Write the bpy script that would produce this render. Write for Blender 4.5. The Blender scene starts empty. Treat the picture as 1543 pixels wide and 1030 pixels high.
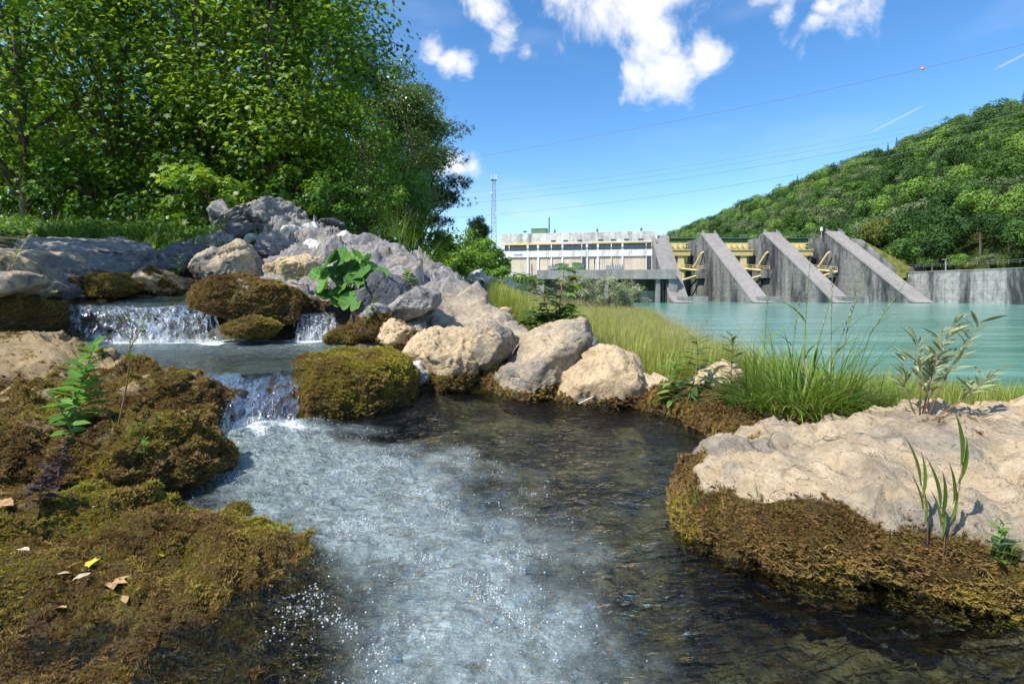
import bpy, bmesh, math, random
import numpy as np
from mathutils import Vector, Matrix, Euler

# ------------------------------------------------------------------ camera, sky, sun, exposure
scene = bpy.context.scene
COL = scene.collection
F, CX, YH, ZC = 771.5, 771.5, 438.0, 0.95      # focal length in photo pixels, horizon row, eye height over the pool
cam_d = bpy.data.cameras.new('camera')
cam = bpy.data.objects.new('camera', cam_d)
COL.objects.link(cam)
cam.location = (0, 0, ZC)
cam.rotation_euler = (math.radians(90), 0, 0)
cam_d.sensor_width = 36.0
cam_d.lens = 18.0
cam_d.shift_y = -(515.0 - YH) / 1543.0
cam_d.clip_start = 0.05
cam_d.clip_end = 6000
scene.camera = cam
scene.render.resolution_x, scene.render.resolution_y = 1024, 683

SUN_DIR = Vector((-0.70, -0.52, 1.12)).normalized()      # towards the sun
sun_elev = math.asin(SUN_DIR.z)
sun_az = math.atan2(SUN_DIR.x, SUN_DIR.y)                 # clockwise from +Y
sl = bpy.data.lights.new('sun', 'SUN')
sl.energy = 4.8
sl.angle = math.radians(0.53)
sl.color = (1.0, 0.95, 0.87)
so = bpy.data.objects.new('sun', sl)
COL.objects.link(so)
so.rotation_euler = SUN_DIR.to_track_quat('Z', 'Y').to_euler()

scene.view_settings.view_transform = 'Standard'
scene.view_settings.look = 'None'
scene.view_settings.exposure = 0.62
scene.view_settings.gamma = 1.0
scene.view_settings.use_curve_mapping = False
scene.cycles.use_denoising = True
try:
    scene.cycles.denoiser = 'OPENIMAGEDENOISE'
except Exception:
    pass
scene.cycles.use_adaptive_sampling = True
scene.cycles.adaptive_threshold = .02
scene.cycles.max_bounces = 6
scene.cycles.transparent_max_bounces = 12
scene.cycles.diffuse_bounces = 3
scene.cycles.glossy_bounces = 3
scene.cycles.transmission_bounces = 4
scene.cycles.caustics_reflective = False
scene.cycles.caustics_refractive = False
scene.cycles.sample_clamp_indirect = 6.0

def pdir(px, py):
    return Vector(((px - CX) / F, 1.0, (YH - py) / F)).normalized()

world = bpy.data.worlds.new('World')
scene.world = world
world.use_nodes = True
wn, wl = world.node_tree.nodes, world.node_tree.links
wn.clear()
w_out = wn.new('ShaderNodeOutputWorld')
w_bg = wn.new('ShaderNodeBackground')
w_bg.inputs['Strength'].default_value = 0.15
sky = wn.new('ShaderNodeTexSky')
sky.sky_type = 'NISHITA'
sky.sun_disc = False
sky.sun_elevation = sun_elev
sky.sun_rotation = sun_az
sky.altitude = 500
sky.air_density = 1.0
sky.dust_density = 0.5
sky.ozone_density = 2.0
wtc = wn.new('ShaderNodeTexCoord')
# clouds: puffs around directions all over the sky, broken up by noise
CLOUDS = [(905, 20, .10), (880, -25, .10), (960, 10, .12), (985, 60, .10), (1010, 100, .075), (1060, 80, .055), (950, 110, .045),
          (1020, -20, .08), (940, -70, .12), (740, 15, .055), (765, 50, .05), (795, 78, .032), (725, -15, .05),
          (655, 72, .035), (680, 92, .038), (698, 97, .035), (688, 256, .042), (712, 252, .034), (668, 250, .042),
          (1185, 15, .045), (1160, -10, .05), (1222, 30, .032), (1235, 8, .03), (1200, -25, .06)]
dirs = [(pdir(a, b), r) for a, b, r in CLOUDS]
rs = random.Random(5)
for k in range(26):                                 # the same fair-weather sky goes on out of the frame
    az = rs.uniform(0, 2 * math.pi); el = rs.uniform(.25, 1.2)
    v = Vector((math.cos(el) * math.sin(az), math.cos(el) * math.cos(az), math.sin(el)))
    if v.y > 0.35 and abs(v.x) < 1.15 * v.y and v.z < .62 * v.y:
        continue
    r0 = rs.uniform(.06, .16)
    dirs.append((v, r0))
    dirs.append(((v + Vector((rs.uniform(-.1, .1), rs.uniform(-.1, .1), rs.uniform(-.04, .04)))).normalized(), r0 * .7))
acc = None
for v, r in dirs:
    dn = wn.new('ShaderNodeVectorMath'); dn.operation = 'DISTANCE'
    wl.new(wtc.outputs['Generated'], dn.inputs[0]); dn.inputs[1].default_value = v
    ma = wn.new('ShaderNodeMath'); ma.operation = 'MULTIPLY_ADD'
    wl.new(dn.outputs['Value'], ma.inputs[0]); ma.inputs[1].default_value = -1.0 / r; ma.inputs[2].default_value = 1.0
    if acc is None:
        acc = ma.outputs[0]
    else:
        mx = wn.new('ShaderNodeMath'); mx.operation = 'MAXIMUM'
        wl.new(acc, mx.inputs[0]); wl.new(ma.outputs[0], mx.inputs[1]); acc = mx.outputs[0]
mxx = wn.new('ShaderNodeMath'); mxx.operation = 'MAXIMUM'; wl.new(acc, mxx.inputs[0]); mxx.inputs[1].default_value = -1.0
n1 = wn.new('ShaderNodeTexNoise'); n1.inputs['Scale'].default_value = 11; n1.inputs['Detail'].default_value = 12; n1.inputs['Roughness'].default_value = .60
n1.inputs['Distortion'].default_value = .35
wl.new(wtc.outputs['Generated'], n1.inputs['Vector'])
nm = wn.new('ShaderNodeMath'); nm.operation = 'MULTIPLY_ADD'; wl.new(n1.outputs['Fac'], nm.inputs[0]); nm.inputs[1].default_value = 3.0; nm.inputs[2].default_value = -1.62
ad = wn.new('ShaderNodeMath'); ad.operation = 'ADD'; wl.new(mxx.outputs[0], ad.inputs[0]); wl.new(nm.outputs[0], ad.inputs[1])
cov = wn.new('ShaderNodeMapRange'); cov.interpolation_type = 'SMOOTHSTEP'
cov.inputs['From Min'].default_value = 0.0; cov.inputs['From Max'].default_value = .85
wl.new(ad.outputs[0], cov.inputs['Value'])
# thin cirrus veil
n2 = wn.new('ShaderNodeTexNoise'); n2.inputs['Scale'].default_value = 3.2; n2.inputs['Detail'].default_value = 6
mp2 = wn.new('ShaderNodeMapping'); mp2.inputs['Scale'].default_value = (1, 1, 3.5); mp2.inputs['Rotation'].default_value = (.0, .5, .3)
wl.new(wtc.outputs['Generated'], mp2.inputs['Vector']); wl.new(mp2.outputs[0], n2.inputs['Vector'])
cir = wn.new('ShaderNodeMapRange'); cir.interpolation_type = 'SMOOTHSTEP'
cir.inputs['From Min'].default_value = .48; cir.inputs['From Max'].default_value = .85; cir.inputs['To Max'].default_value = .22
wl.new(n2.outputs['Fac'], cir.inputs['Value'])
cm = wn.new('ShaderNodeMath'); cm.operation = 'MAXIMUM'; wl.new(cov.outputs[0], cm.inputs[0]); wl.new(cir.outputs[0], cm.inputs[1])
# contrails: thin great-circle arcs
for (a, b) in (((1302, 205), (1398, 156)), ((1494, 107), (1560, 74))):
    va, vb = pdir(*a), pdir(*b)
    nrm = va.cross(vb).normalized(); mid = (va + vb).normalized(); half = (va - vb).length / 2
    dt = wn.new('ShaderNodeVectorMath'); dt.operation = 'DOT_PRODUCT'; wl.new(wtc.outputs['Generated'], dt.inputs[0]); dt.inputs[1].default_value = nrm
    ab = wn.new('ShaderNodeMath'); ab.operation = 'ABSOLUTE'; wl.new(dt.outputs['Value'], ab.inputs[0])
    r1 = wn.new('ShaderNodeMapRange'); r1.inputs['From Min'].default_value = .0003; r1.inputs['From Max'].default_value = .0022; r1.inputs['To Min'].default_value = .26; r1.inputs['To Max'].default_value = 0
    wl.new(ab.outputs[0], r1.inputs['Value'])
    ds = wn.new('ShaderNodeVectorMath'); ds.operation = 'DISTANCE'; wl.new(wtc.outputs['Generated'], ds.inputs[0]); ds.inputs[1].default_value = mid
    r2 = wn.new('ShaderNodeMapRange'); r2.inputs['From Min'].default_value = half * .5; r2.inputs['From Max'].default_value = half; r2.inputs['To Min'].default_value = 1; r2.inputs['To Max'].default_value = 0
    wl.new(ds.outputs['Value'], r2.inputs['Value'])
    mu = wn.new('ShaderNodeMath'); mu.operation = 'MULTIPLY'; wl.new(r1.outputs[0], mu.inputs[0]); wl.new(r2.outputs[0], mu.inputs[1])
    m3 = wn.new('ShaderNodeMath'); m3.operation = 'MAXIMUM'; wl.new(cm.outputs[0], m3.inputs[0]); wl.new(mu.outputs[0], m3.inputs[1]); cm = m3
shade = wn.new('ShaderNodeMapRange'); shade.inputs['From Min'].default_value = .1; shade.inputs['From Max'].default_value = 1.5
wl.new(ad.outputs[0], shade.inputs['Value'])
ccol = wn.new('ShaderNodeMix'); ccol.data_type = 'RGBA'
ccol.inputs['A'].default_value = (4.9, 4.95, 5.05, 1); ccol.inputs['B'].default_value = (3.9, 4.05, 4.35, 1)
wl.new(shade.outputs[0], ccol.inputs['Factor'])
hs = wn.new('ShaderNodeHueSaturation'); hs.inputs['Saturation'].default_value = 1.28; hs.inputs['Value'].default_value = 1.0
wl.new(sky.outputs[0], hs.inputs['Color'])
cmix = wn.new('ShaderNodeMix'); cmix.data_type = 'RGBA'
wl.new(cm.outputs[0], cmix.inputs['Factor']); wl.new(hs.outputs[0], cmix.inputs['A']); wl.new(ccol.outputs['Result'], cmix.inputs['B'])
wl.new(cmix.outputs['Result'], w_bg.inputs['Color']); wl.new(w_bg.outputs[0], w_out.inputs['Surface'])

# ------------------------------------------------------------------ helpers
RNG = np.random.default_rng(11)
RND = random.Random(7)

def P(px, py, d):
    """world point seen in the photograph at (px,py), d metres ahead"""
    return np.array([(px - CX) / F * d, d, ZC - (py - YH) / F * d])

def tag(o, label=None, cat=None, group=None, kind=None):
    if label: o['label'] = label
    if cat: o['category'] = cat
    if group: o['group'] = group
    if kind: o['kind'] = kind
    return o

def link(o, parent=None):
    COL.objects.link(o)
    if parent is not None:
        o.parent = parent
    return o

def empty(name, loc=(0, 0, 0), rz=0.0):
    o = bpy.data.objects.new(name, None)
    o.empty_display_size = .2
    o.location = loc
    o.rotation_euler = (0, 0, rz)
    COL.objects.link(o)
    return o

def mesh_of(name, V, Fc, smooth=False, attrs=None, uv=None):
    """V (n,3); Fc (m,3) or (m,4) array, or list of index lists"""
    me = bpy.data.meshes.new(name)
    V = np.asarray(V, dtype=np.float32)
    if isinstance(Fc, np.ndarray) and Fc.ndim == 2:
        m, k = Fc.shape
        me.vertices.add(len(V)); me.vertices.foreach_set('co', V.ravel())
        me.loops.add(m * k); me.loops.foreach_set('vertex_index', Fc.astype(np.int32).ravel())
        me.polygons.add(m); me.polygons.foreach_set('loop_start', np.arange(0, m * k, k, dtype=np.int32))
    else:
        me.from_pydata(V.tolist(), [], [list(map(int, f)) for f in Fc])
    if attrs:
        for an, av in attrs.items():
            a = me.attributes.new(an, 'FLOAT', 'POINT')
            a.data.foreach_set('value', np.asarray(av, dtype=np.float32))
    me.update(calc_edges=True)
    if smooth:
        me.polygons.foreach_set('use_smooth', np.ones(len(me.polygons), dtype=bool))
    if uv is not None:
        ul = me.uv_layers.new(name='UVMap')
        vi = np.empty(len(me.loops), dtype=np.int32); me.loops.foreach_get('vertex_index', vi)
        ul.data.foreach_set('uv', np.asarray(uv, dtype=np.float32)[vi].ravel())
    me.validate()
    return me

def obj(name, V, Fc, mat, parent=None, smooth=False, attrs=None, uv=None):
    me = mesh_of(name, V, Fc, smooth, attrs, uv)
    if mat: me.materials.append(mat)
    return link(bpy.data.objects.new(name, me), parent)

class MB:
    """collects shapes into one mesh"""
    def __init__(s): s.V = []; s.F = []; s.n = 0
    def add(s, V, Fc):
        s.V.extend([tuple(map(float, v)) for v in V]); s.F.extend([[i + s.n for i in f] for f in Fc]); s.n = len(s.V); return s
    def box(s, x0, x1, y0, y1, z0, z1):
        V = [(x0, y0, z0), (x1, y0, z0), (x1, y1, z0), (x0, y1, z0), (x0, y0, z1), (x1, y0, z1), (x1, y1, z1), (x0, y1, z1)]
        return s.add(V, [(0, 3, 2, 1), (4, 5, 6, 7), (0, 1, 5, 4), (1, 2, 6, 5), (2, 3, 7, 6), (3, 0, 4, 7)])
    def tube(s, pts, rads, n=6, cap=True):
        pts = [Vector(p) for p in pts]
        if not hasattr(rads, '__len__'): rads = [rads] * len(pts)
        V = []; Fc = []; m = len(pts)
        for i, p in enumerate(pts):
            t = (pts[min(i + 1, m - 1)] - pts[max(i - 1, 0)])
            if t.length < 1e-9: t = Vector((0, 0, 1))
            t.normalize()
            a = t.orthogonal().normalized() if abs(t.z) > .95 else t.cross(Vector((0, 0, 1))).normalized()
            b = t.cross(a)
            for k in range(n):
                an = 2 * math.pi * k / n
                V.append(p + (a * math.cos(an) + b * math.sin(an)) * rads[i])
        for i in range(m - 1):
            for k in range(n):
                Fc.append((i * n + k, i * n + (k + 1) % n, (i + 1) * n + (k + 1) % n, (i + 1) * n + k))
        if cap:
            Fc.append(tuple(range(n))[::-1]); Fc.append(tuple((m - 1) * n + k for k in range(n)))
        return s.add(V, Fc)
    def prism(s, poly, ext):
        """poly: 3D points of one cap; ext: vector"""
        m = len(poly); A = [np.asarray(p, float) for p in poly]; B = [a + np.asarray(ext, float) for a in A]
        Fc = [tuple(range(m)), tuple(range(2 * m - 1, m - 1, -1))]
        for i in range(m):
            j = (i + 1) % m
            Fc.append((j, i, m + i, m + j))
        return s.add(A + B, Fc)
    def build(s, name, mat, parent=None, smooth=False):
        return obj(name, np.array(s.V), s.F, mat, parent, smooth)

def fix_normals(o):
    bm = bmesh.new(); bm.from_mesh(o.data); bmesh.ops.recalc_face_normals(bm, faces=bm.faces); bm.to_mesh(o.data); bm.free(); return o

def _hash(ix, iy, iz, seed):
    h = (ix.astype(np.int64) * 374761393 + iy.astype(np.int64) * 668265263 + iz.astype(np.int64) * 2147483647 + seed * 1274126177) & 0xFFFFFFFF
    h = ((h ^ (h >> 13)) * 1274126177) & 0xFFFFFFFF
    h = ((h ^ (h >> 16)) * 2246822519) & 0xFFFFFFFF
    return (h ^ (h >> 15)) & 0xFFFFFFFF

def vnoise(Q, seed=0):
    """smooth noise -1..1 at points Q (n,3)"""
    Q = np.asarray(Q, float)
    i = np.floor(Q).astype(np.int64); f = Q - i
    u = f * f * f * (f * (f * 6 - 15) + 10)
    r = 0
    for dx in (0, 1):
        for dy in (0, 1):
            for dz in (0, 1):
                h = _hash(i[:, 0] + dx, i[:, 1] + dy, i[:, 2] + dz, seed)
                a = (h & 1023) / 1023.0 * 2 * math.pi; c = ((h >> 10) & 1023) / 1023.0 * 2 - 1
                s = np.sqrt(1 - c * c)
                g = s * np.cos(a) * (f[:, 0] - dx) + s * np.sin(a) * (f[:, 1] - dy) + c * (f[:, 2] - dz)
                w = (u[:, 0] if dx else 1 - u[:, 0]) * (u[:, 1] if dy else 1 - u[:, 1]) * (u[:, 2] if dz else 1 - u[:, 2])
                r = r + w * g
    return r * 1.6

def fbm(Q, seed=0, oct=4, gain=.5, ridged=False):
    r = 0; a = 1.0; Q = np.asarray(Q, float)
    for k in range(oct):
        n = vnoise(Q, seed + k * 17)
        if ridged: n = 1 - 2 * np.abs(n)
        r = r + a * n; a *= gain; Q = Q * 2.03 + 5.1
    return r

def chips(Q, seed=0, dims=3, edge=False):
    """broken-stone relief: every cell is a randomly tilted plane (-1..1)"""
    Q = np.asarray(Q, float); i0 = np.floor(Q).astype(np.int64)
    best = np.full(len(Q), 1e9); sec = np.full(len(Q), 1e9); val = np.zeros(len(Q))
    R = (-1, 0, 1)
    for dx in R:
        for dy in R:
            for dz in (R if dims == 3 else (0,)):
                c = i0 + np.array([dx, dy, dz])
                h1 = _hash(c[:, 0], c[:, 1], c[:, 2], seed); h2 = _hash(c[:, 0], c[:, 1], c[:, 2], seed + 101)
                j = np.stack([(h1 & 1023), ((h1 >> 10) & 1023), ((h1 >> 20) & 1023)], 1) / 1023.0
                t = np.stack([(h2 & 1023), ((h2 >> 10) & 1023), ((h2 >> 20) & 1023)], 1) / 1023.0 * 2 - 1
                if dims == 2: j[:, 2] = Q[:, 2] - c[:, 2]
                d = Q - (c + j); r = np.einsum('ij,ij->i', d, d)
                v = np.einsum('ij,ij->i', d, t) * .8 + ((h2 >> 7) & 255) / 255.0 * .8 - .4
                m = r < best; sec = np.where(m, best, np.minimum(sec, r)); best = np.where(m, r, best); val = np.where(m, v, val)
    if edge: return np.sqrt(sec) - np.sqrt(best)
    return val

def sstep(a, b, x):
    t = np.clip((x - a) / (b - a), 0, 1); return t * t * (3 - 2 * t)

def normals_of(V, T):
    T = np.asarray(T)
    n = np.cross(V[T[:, 1]] - V[T[:, 0]], V[T[:, 2]] - V[T[:, 0]])
    N = np.zeros_like(V)
    for k in range(3): np.add.at(N, T[:, k], n)
    return N / (np.linalg.norm(N, axis=1, keepdims=True) + 1e-12)

_ico = {}
def ico(sub):
    if sub not in _ico:
        bm = bmesh.new(); bmesh.ops.create_icosphere(bm, subdivisions=sub, radius=1.0)
        bm.verts.ensure_lookup_table()
        _ico[sub] = (np.array([v.co[:] for v in bm.verts]), np.array([[v.index for v in f.verts] for f in bm.faces]))
        bm.free()
    return _ico[sub]

# ------------------------------------------------------------------ materials
def new_mat(name):
    m = bpy.data.materials.new(name); m.use_nodes = True
    nt = m.node_tree; nt.nodes.clear()
    out = nt.nodes.new('ShaderNodeOutputMaterial')
    return m, nt, nt.nodes, nt.links, out

class NB:
    def __init__(s, nt): s.nt = nt; s.n = nt.nodes; s.l = nt.links
    def put(s, sock, v):
        if isinstance(v, bpy.types.NodeSocket): s.l.new(v, sock)
        elif v is not None:
            if isinstance(v, tuple) and len(v) == 3 and sock.type == 'RGBA': v = v + (1,)
            sock.default_value = v
    def noise(s, vec, scale, detail=5, rough=.6, dist=0.0):
        t = s.n.new('ShaderNodeTexNoise'); t.inputs['Scale'].default_value = scale; t.inputs['Detail'].default_value = detail
        t.inputs['Roughness'].default_value = rough; t.inputs['Distortion'].default_value = dist
        if vec is not None: s.l.new(vec, t.inputs['Vector'])
        return t.outputs['Fac']
    def voro(s, vec, scale, feat='F1', out='Distance'):
        t = s.n.new('ShaderNodeTexVoronoi'); t.feature = feat; t.inputs['Scale'].default_value = scale
        if vec is not None: s.l.new(vec, t.inputs['Vector'])
        return t.outputs[out]
    def ramp(s, v, a, b, lo=0.0, hi=1.0):
        t = s.n.new('ShaderNodeMapRange'); t.interpolation_type = 'SMOOTHSTEP'
        for k, x in (('From Min', a), ('From Max', b), ('To Min', lo), ('To Max', hi)): t.inputs[k].default_value = x
        s.put(t.inputs['Value'], v); return t.outputs[0]
    def mix(s, f, a, b):
        t = s.n.new('ShaderNodeMix'); t.data_type = 'RGBA'
        s.put(t.inputs['Factor'], f); s.put(t.inputs['A'], a); s.put(t.inputs['B'], b); return t.outputs['Result']
    def math(s, op, a, b=None, c=None):
        t = s.n.new('ShaderNodeMath'); t.operation = op
        s.put(t.inputs[0], a)
        if b is not None: s.put(t.inputs[1], b)
        if c is not None: s.put(t.inputs[2], c)
        return t.outputs[0]
    def attr(s, name, inst=False):
        t = s.n.new('ShaderNodeAttribute'); t.attribute_name = name
        if inst: t.attribute_type = 'INSTANCER'
        return t.outputs['Fac']
    def coord(s, which='Object', scale=None, loc=None):
        t = s.n.new('ShaderNodeTexCoord'); o = t.outputs[which]
        if scale is not None or loc is not None:
            m = s.n.new('ShaderNodeMapping')
            if scale is not None: m.inputs['Scale'].default_value = scale
            if loc is not None: m.inputs['Location'].default_value = loc
            s.l.new(o, m.inputs['Vector']); o = m.outputs[0]
        return o
    def pos(s, scale=None):
        o = s.n.new('ShaderNodeNewGeometry').outputs['Position']
        if scale is not None:
            m = s.n.new('ShaderNodeMapping'); m.inputs['Scale'].default_value = scale
            s.l.new(o, m.inputs['Vector']); o = m.outputs[0]
        return o
    def bump(s, h, strength=.5, dist=.02, nrm=None):
        t = s.n.new('ShaderNodeBump'); t.inputs['Strength'].default_value = strength; t.inputs['Distance'].default_value = dist
        s.put(t.inputs['Height'], h)
        if nrm is not None: s.l.new(nrm, t.inputs['Normal'])
        return t.outputs[0]
    def princ(s, col, rough=.8, spec=.3, nrm=None, metal=0.0):
        t = s.n.new('ShaderNodeBsdfPrincipled')
        s.put(t.inputs['Base Color'], col); s.put(t.inputs['Roughness'], rough)
        s.put(t.inputs['Specular IOR Level'], spec); s.put(t.inputs['Metallic'], metal)
        if nrm is not None: s.l.new(nrm, t.inputs['Normal'])
        return t.outputs[0]
    def shmix(s, f, a, b):
        t = s.n.new('ShaderNodeMixShader'); s.put(t.inputs[0], f); s.l.new(a, t.inputs[1]); s.l.new(b, t.inputs[2]); return t.outputs[0]
    def bsdf(s, kind, col, rough=None, nrm=None):
        t = s.n.new('ShaderNodeBsdf' + kind); s.put(t.inputs['Color'], col)
        if rough is not None: s.put(t.inputs['Roughness'], rough)
        if nrm is not None: s.l.new(nrm, t.inputs['Normal'])
        return t.outputs[0]

def plain(name, col, rough=.7, spec=.3, var=.12, scale=3.0, metal=0.0):
    m, nt, n, l, out = new_mat(name); b = NB(nt)
    nz = b.noise(b.pos(), scale, 5)
    c = b.mix(b.ramp(nz, .3, .7), tuple(x * (1 - var) for x in col), tuple(min(1, x * (1 + var)) for x in col))
    l.new(b.princ(c, rough, spec, None, metal), out.inputs[0]); return m

def leaf_mat(name, dark, light, trans=.35, rough=.45, spec=.35, inst=False, tl=1.5):
    m, nt, n, l, out = new_mat(name); b = NB(nt)
    t = b.attr('tint', inst)
    c = b.mix(t, dark, light)
    c2 = b.mix(t, tuple(x * tl for x in (dark[0] * 1.5, dark[1] * 1.25, dark[2] * .7)), tuple(x * tl for x in (light[0] * 1.3, light[1] * 1.1, light[2] * .6)))
    l.new(b.shmix(trans, b.princ(c, rough, spec), b.bsdf('Translucent', c2)), out.inputs[0]); return m

def rock_mat(name, c1, c2, c3, cg, gray=.5, moss1=(.10, .06, .02), moss2=(.20, .165, .025), bumpd=.02, scale=1.0, strata=0.0, upper=None):
    """c1/c2 mottled body, c3 dark pits, cg weathered grey crust (amount gray)"""
    m, nt, n, l, out = new_mat(name); b = NB(nt)
    p = b.pos()
    big = b.noise(p, 2.2 * scale, 6, .65, .6)
    fine = b.noise(p, 17 * scale, 8, .7)
    grit = b.noise(p, 95 * scale, 4, .7)
    pits = b.voro(p, 26 * scale)
    c = b.mix(b.ramp(fine, .3, .72), c1, c2)
    if upper:
        c = b.mix(b.attr('upper'), c, b.mix(b.ramp(fine, .3, .7), upper[0], upper[1]))
    gm = b.ramp(big, .62 - .3 * gray, .72 - .3 * gray + .08)
    c = b.mix(gm, c, b.mix(b.ramp(fine, .3, .7), tuple(x * .62 for x in cg), cg))
    pm = b.math('MULTIPLY', b.ramp(b.noise(p, 9 * scale, 6, .75), .56, .68), b.ramp(fine, .44, .6))
    c = b.mix(b.math('MULTIPLY', pm, .75), c, c3)
    crack = b.math('MULTIPLY', b.ramp(b.math('ABSOLUTE', b.math('SUBTRACT', b.noise(b.pos((1, 1, 1.8)), 1.7 * scale, 3, .5, .2), .5)), .0, .010, 1.0, 0.0), b.ramp(b.noise(p, 1.4, 3), .5, .62))
    stain = b.ramp(b.noise(p, 4.2 * scale, 7, .72, .5), .50, .66)
    c = b.mix(b.math('MULTIPLY', stain, .42), c, tuple(x * .55 for x in c1))
    speck = b.ramp(b.noise(p, 48 * scale, 5, .7), .60, .68)
    c = b.mix(b.math('MULTIPLY', speck, .55), c, c3)
    c = b.mix(b.math('MULTIPLY', crack, .55), c, c3)
    h = b.math('ADD', b.math('MULTIPLY', fine, 1.1), b.math('MULTIPLY', grit, .34))
    h = b.math('SUBTRACT', h, b.math('MULTIPLY', speck, .25))
    h = b.math('ADD', h, b.math('MULTIPLY', b.voro(p, 7 * scale, 'DISTANCE_TO_EDGE'), .55))
    h = b.math('SUBTRACT', h, b.math('MULTIPLY', pm, .35))
    h = b.math('SUBTRACT', h, b.math('MULTIPLY', crack, .5))
    if strata:
        st = b.noise(b.pos((1.2, 1.2, 14)), 2.4, 5, .6, .8)
        h = b.math('ADD', h, b.math('MULTIPLY', st, strata))
        c = b.mix(b.math('MULTIPLY', b.ramp(st, .45, .62), .5), c, cg)
    mo = b.attr('moss')
    mn = b.noise(p, 30, 6, .75)
    mk = b.ramp(b.math('ADD', mo, b.math('MULTIPLY', b.math('SUBTRACT', mn, .5), .9)), .38, .58)
    mc = b.mix(b.ramp(b.noise(p, 7, 5, .7), .38, .62), moss1, moss2)
    mc = b.mix(b.ramp(b.noise(p, 140, 3, .7), .35, .65), tuple(x * .45 for x in moss1), mc)
    c = b.mix(mk, c, mc)
    h = b.math('ADD', h, b.math('MULTIPLY', b.math('MULTIPLY', mk, b.noise(p, 120, 3, .7)), 1.6))
    wet = b.attr('wet')
    c = b.mix(b.math('MULTIPLY', wet, .72), c, (.006, .005, .0035))
    rough = b.math('SUBTRACT', .88, b.math('MULTIPLY', wet, .5))
    l.new(b.princ(c, rough, b.math('ADD', .22, b.math('MULTIPLY', wet, .35)), b.bump(h, .75, bumpd)), out.inputs[0]); return m
# ------------------------------------------------------------------ terrain, river, hillside
RIVER_Z = -2.35
def edge_x(Y): return np.interp(Y, [-50, 2, 5, 8, 12, 25, 40, 70, 100, 140, 170], [8, 6.4, 5.0, 3.9, 4.3, 6.8, 10, 12, 6, 0, -14])
def base_z(X, Y):
    e = edge_x(Y)
    bank = np.interp(X, [-14, -3.5, -1.2, .4, 2, 4], [2.0, 2.0, 1.15, .3, -.1, -.28])
    far = np.where(Y > 80, -.5 + .12 * np.maximum(0, e - X - 3), -.5 + .13 * np.maximum(0, e - X - 4))
    z = bank + (np.minimum(far, 6) - bank) * sstep(22, 60, Y)
    z = z + (-5.5 - z) * sstep(0, 5.0, X - e)
    z = np.where(Y < 0, np.where(X < e, .25 + 0 * z, z), z)
    return z
CP = []
def cpx(px, py, d, dz=0.0):
    p = P(px, py, d); CP.append((p[0], p[1], p[2] + dz))
# pool bed
for (x, y) in [(-.9, 1.0), (-.4, 1.3), (.2, 1.2), (.7, 1.0), (0, 1.9), (-.7, 2.2), (.4, 2.5), (-1.1, 2.9), (-.3, 3.1), (.6, 3.3), (-1.1, 3.6), (0, 4.0), (-.5, 4.5), (.5, 4.0), (.9, 3.8), (1.0, .8), (.3, .4), (-.6, .5)]:
    CP.append((x, y, -.55 if y < 2.7 else -.30))
for q in [(1.9, .3, .12), (1.7, 1.5, .1), (1.9, 2.3, .12), (2.3, 3.2, .08), (1.9, 3.9, .02), (1.7, 4.6, -.05), (2.6, 1.6, .05), (3.4, 2.5, 0), (3.0, 4.2, -.08),
          (4.2, 4.4, -.2), (5.2, 3.6, -.25), (4.4, 6.0, -.28), (2.6, 5.6, -.1), (1.0, 5.4, .0), (.9, 6.8, .05), (2.4, 7.6, -.15), (-1.6, .2, .2), (-2.2, 1.0, .25), (-1.8, 1.7, .12),
          (-3.0, 2.2, .25), (-2.6, 3.0, .2), (-4.0, 3.2, .3), (-3.1, 3.7, .28), (-6, 3, .5), (-8, 4, 1.2), (-9, 7, 2.0), (-6, 4.6, .5), (-7, 6.0, 1.0),
          (-2.3, 3.95, .12), (-1.7, 3.95, .0), (-2.9, 4.6, .1), (-3.6, 5.2, .08), (-2.6, 5.6, .08), (-4.8, 5.3, .1), (-2.2, 6.4, .15), (-3.4, 5.9, .2),
          (-5.0, 6.6, .6), (-3.7, 6.7, .62), (-4.4, 7.1, .7), (-5.6, 7.0, .7), (-3.6, 7.8, 1.0), (-5.5, 8.2, 1.3),
          (-1.3, 5.0, .2), (-.6, 5.3, .15), (0, 5.5, .1), (-1.5, 5.7, .45), (-.9, 6.1, .5), (-.1, 6.3, .3), (-1.7, 6.7, .75), (-2.4, 7.2, .95), (-3.0, 7.6, 1.1), (-1.4, 7.5, .95), (-.4, 7.3, .6), (.4, 7.0, .2),
          (-3.6, 8.4, 1.4), (-4.4, 9.0, 1.65), (-3.4, 9.4, 1.85), (-2.5, 8.6, 1.5)]:
    CP.append(q)
for X in (-13, -10, -7.5, -5.5, -4, -2.8, -1.8, -.8, .2, 1.2, 2.4, 3.6, 4.6):
    for Y in (10.2, 12.0):
        CP.append((X, Y, float(base_z(np.array([X]), np.array([float(Y)]))[0])))
CP = np.array(CP)
_D = np.linalg.norm(CP[:, None, :2] - CP[None, :, :2], axis=2)
_A = np.zeros((len(CP) + 3, len(CP) + 3))
_A[:len(CP), :len(CP)] = _D + np.eye(len(CP)) * .02
_A[:len(CP), -3] = 1; _A[:len(CP), -2:] = CP[:, :2]; _A[-3, :len(CP)] = 1; _A[-2:, :len(CP)] = CP[:, :2].T
_w = np.linalg.solve(_A, np.concatenate([CP[:, 2], [0, 0, 0]]))
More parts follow.
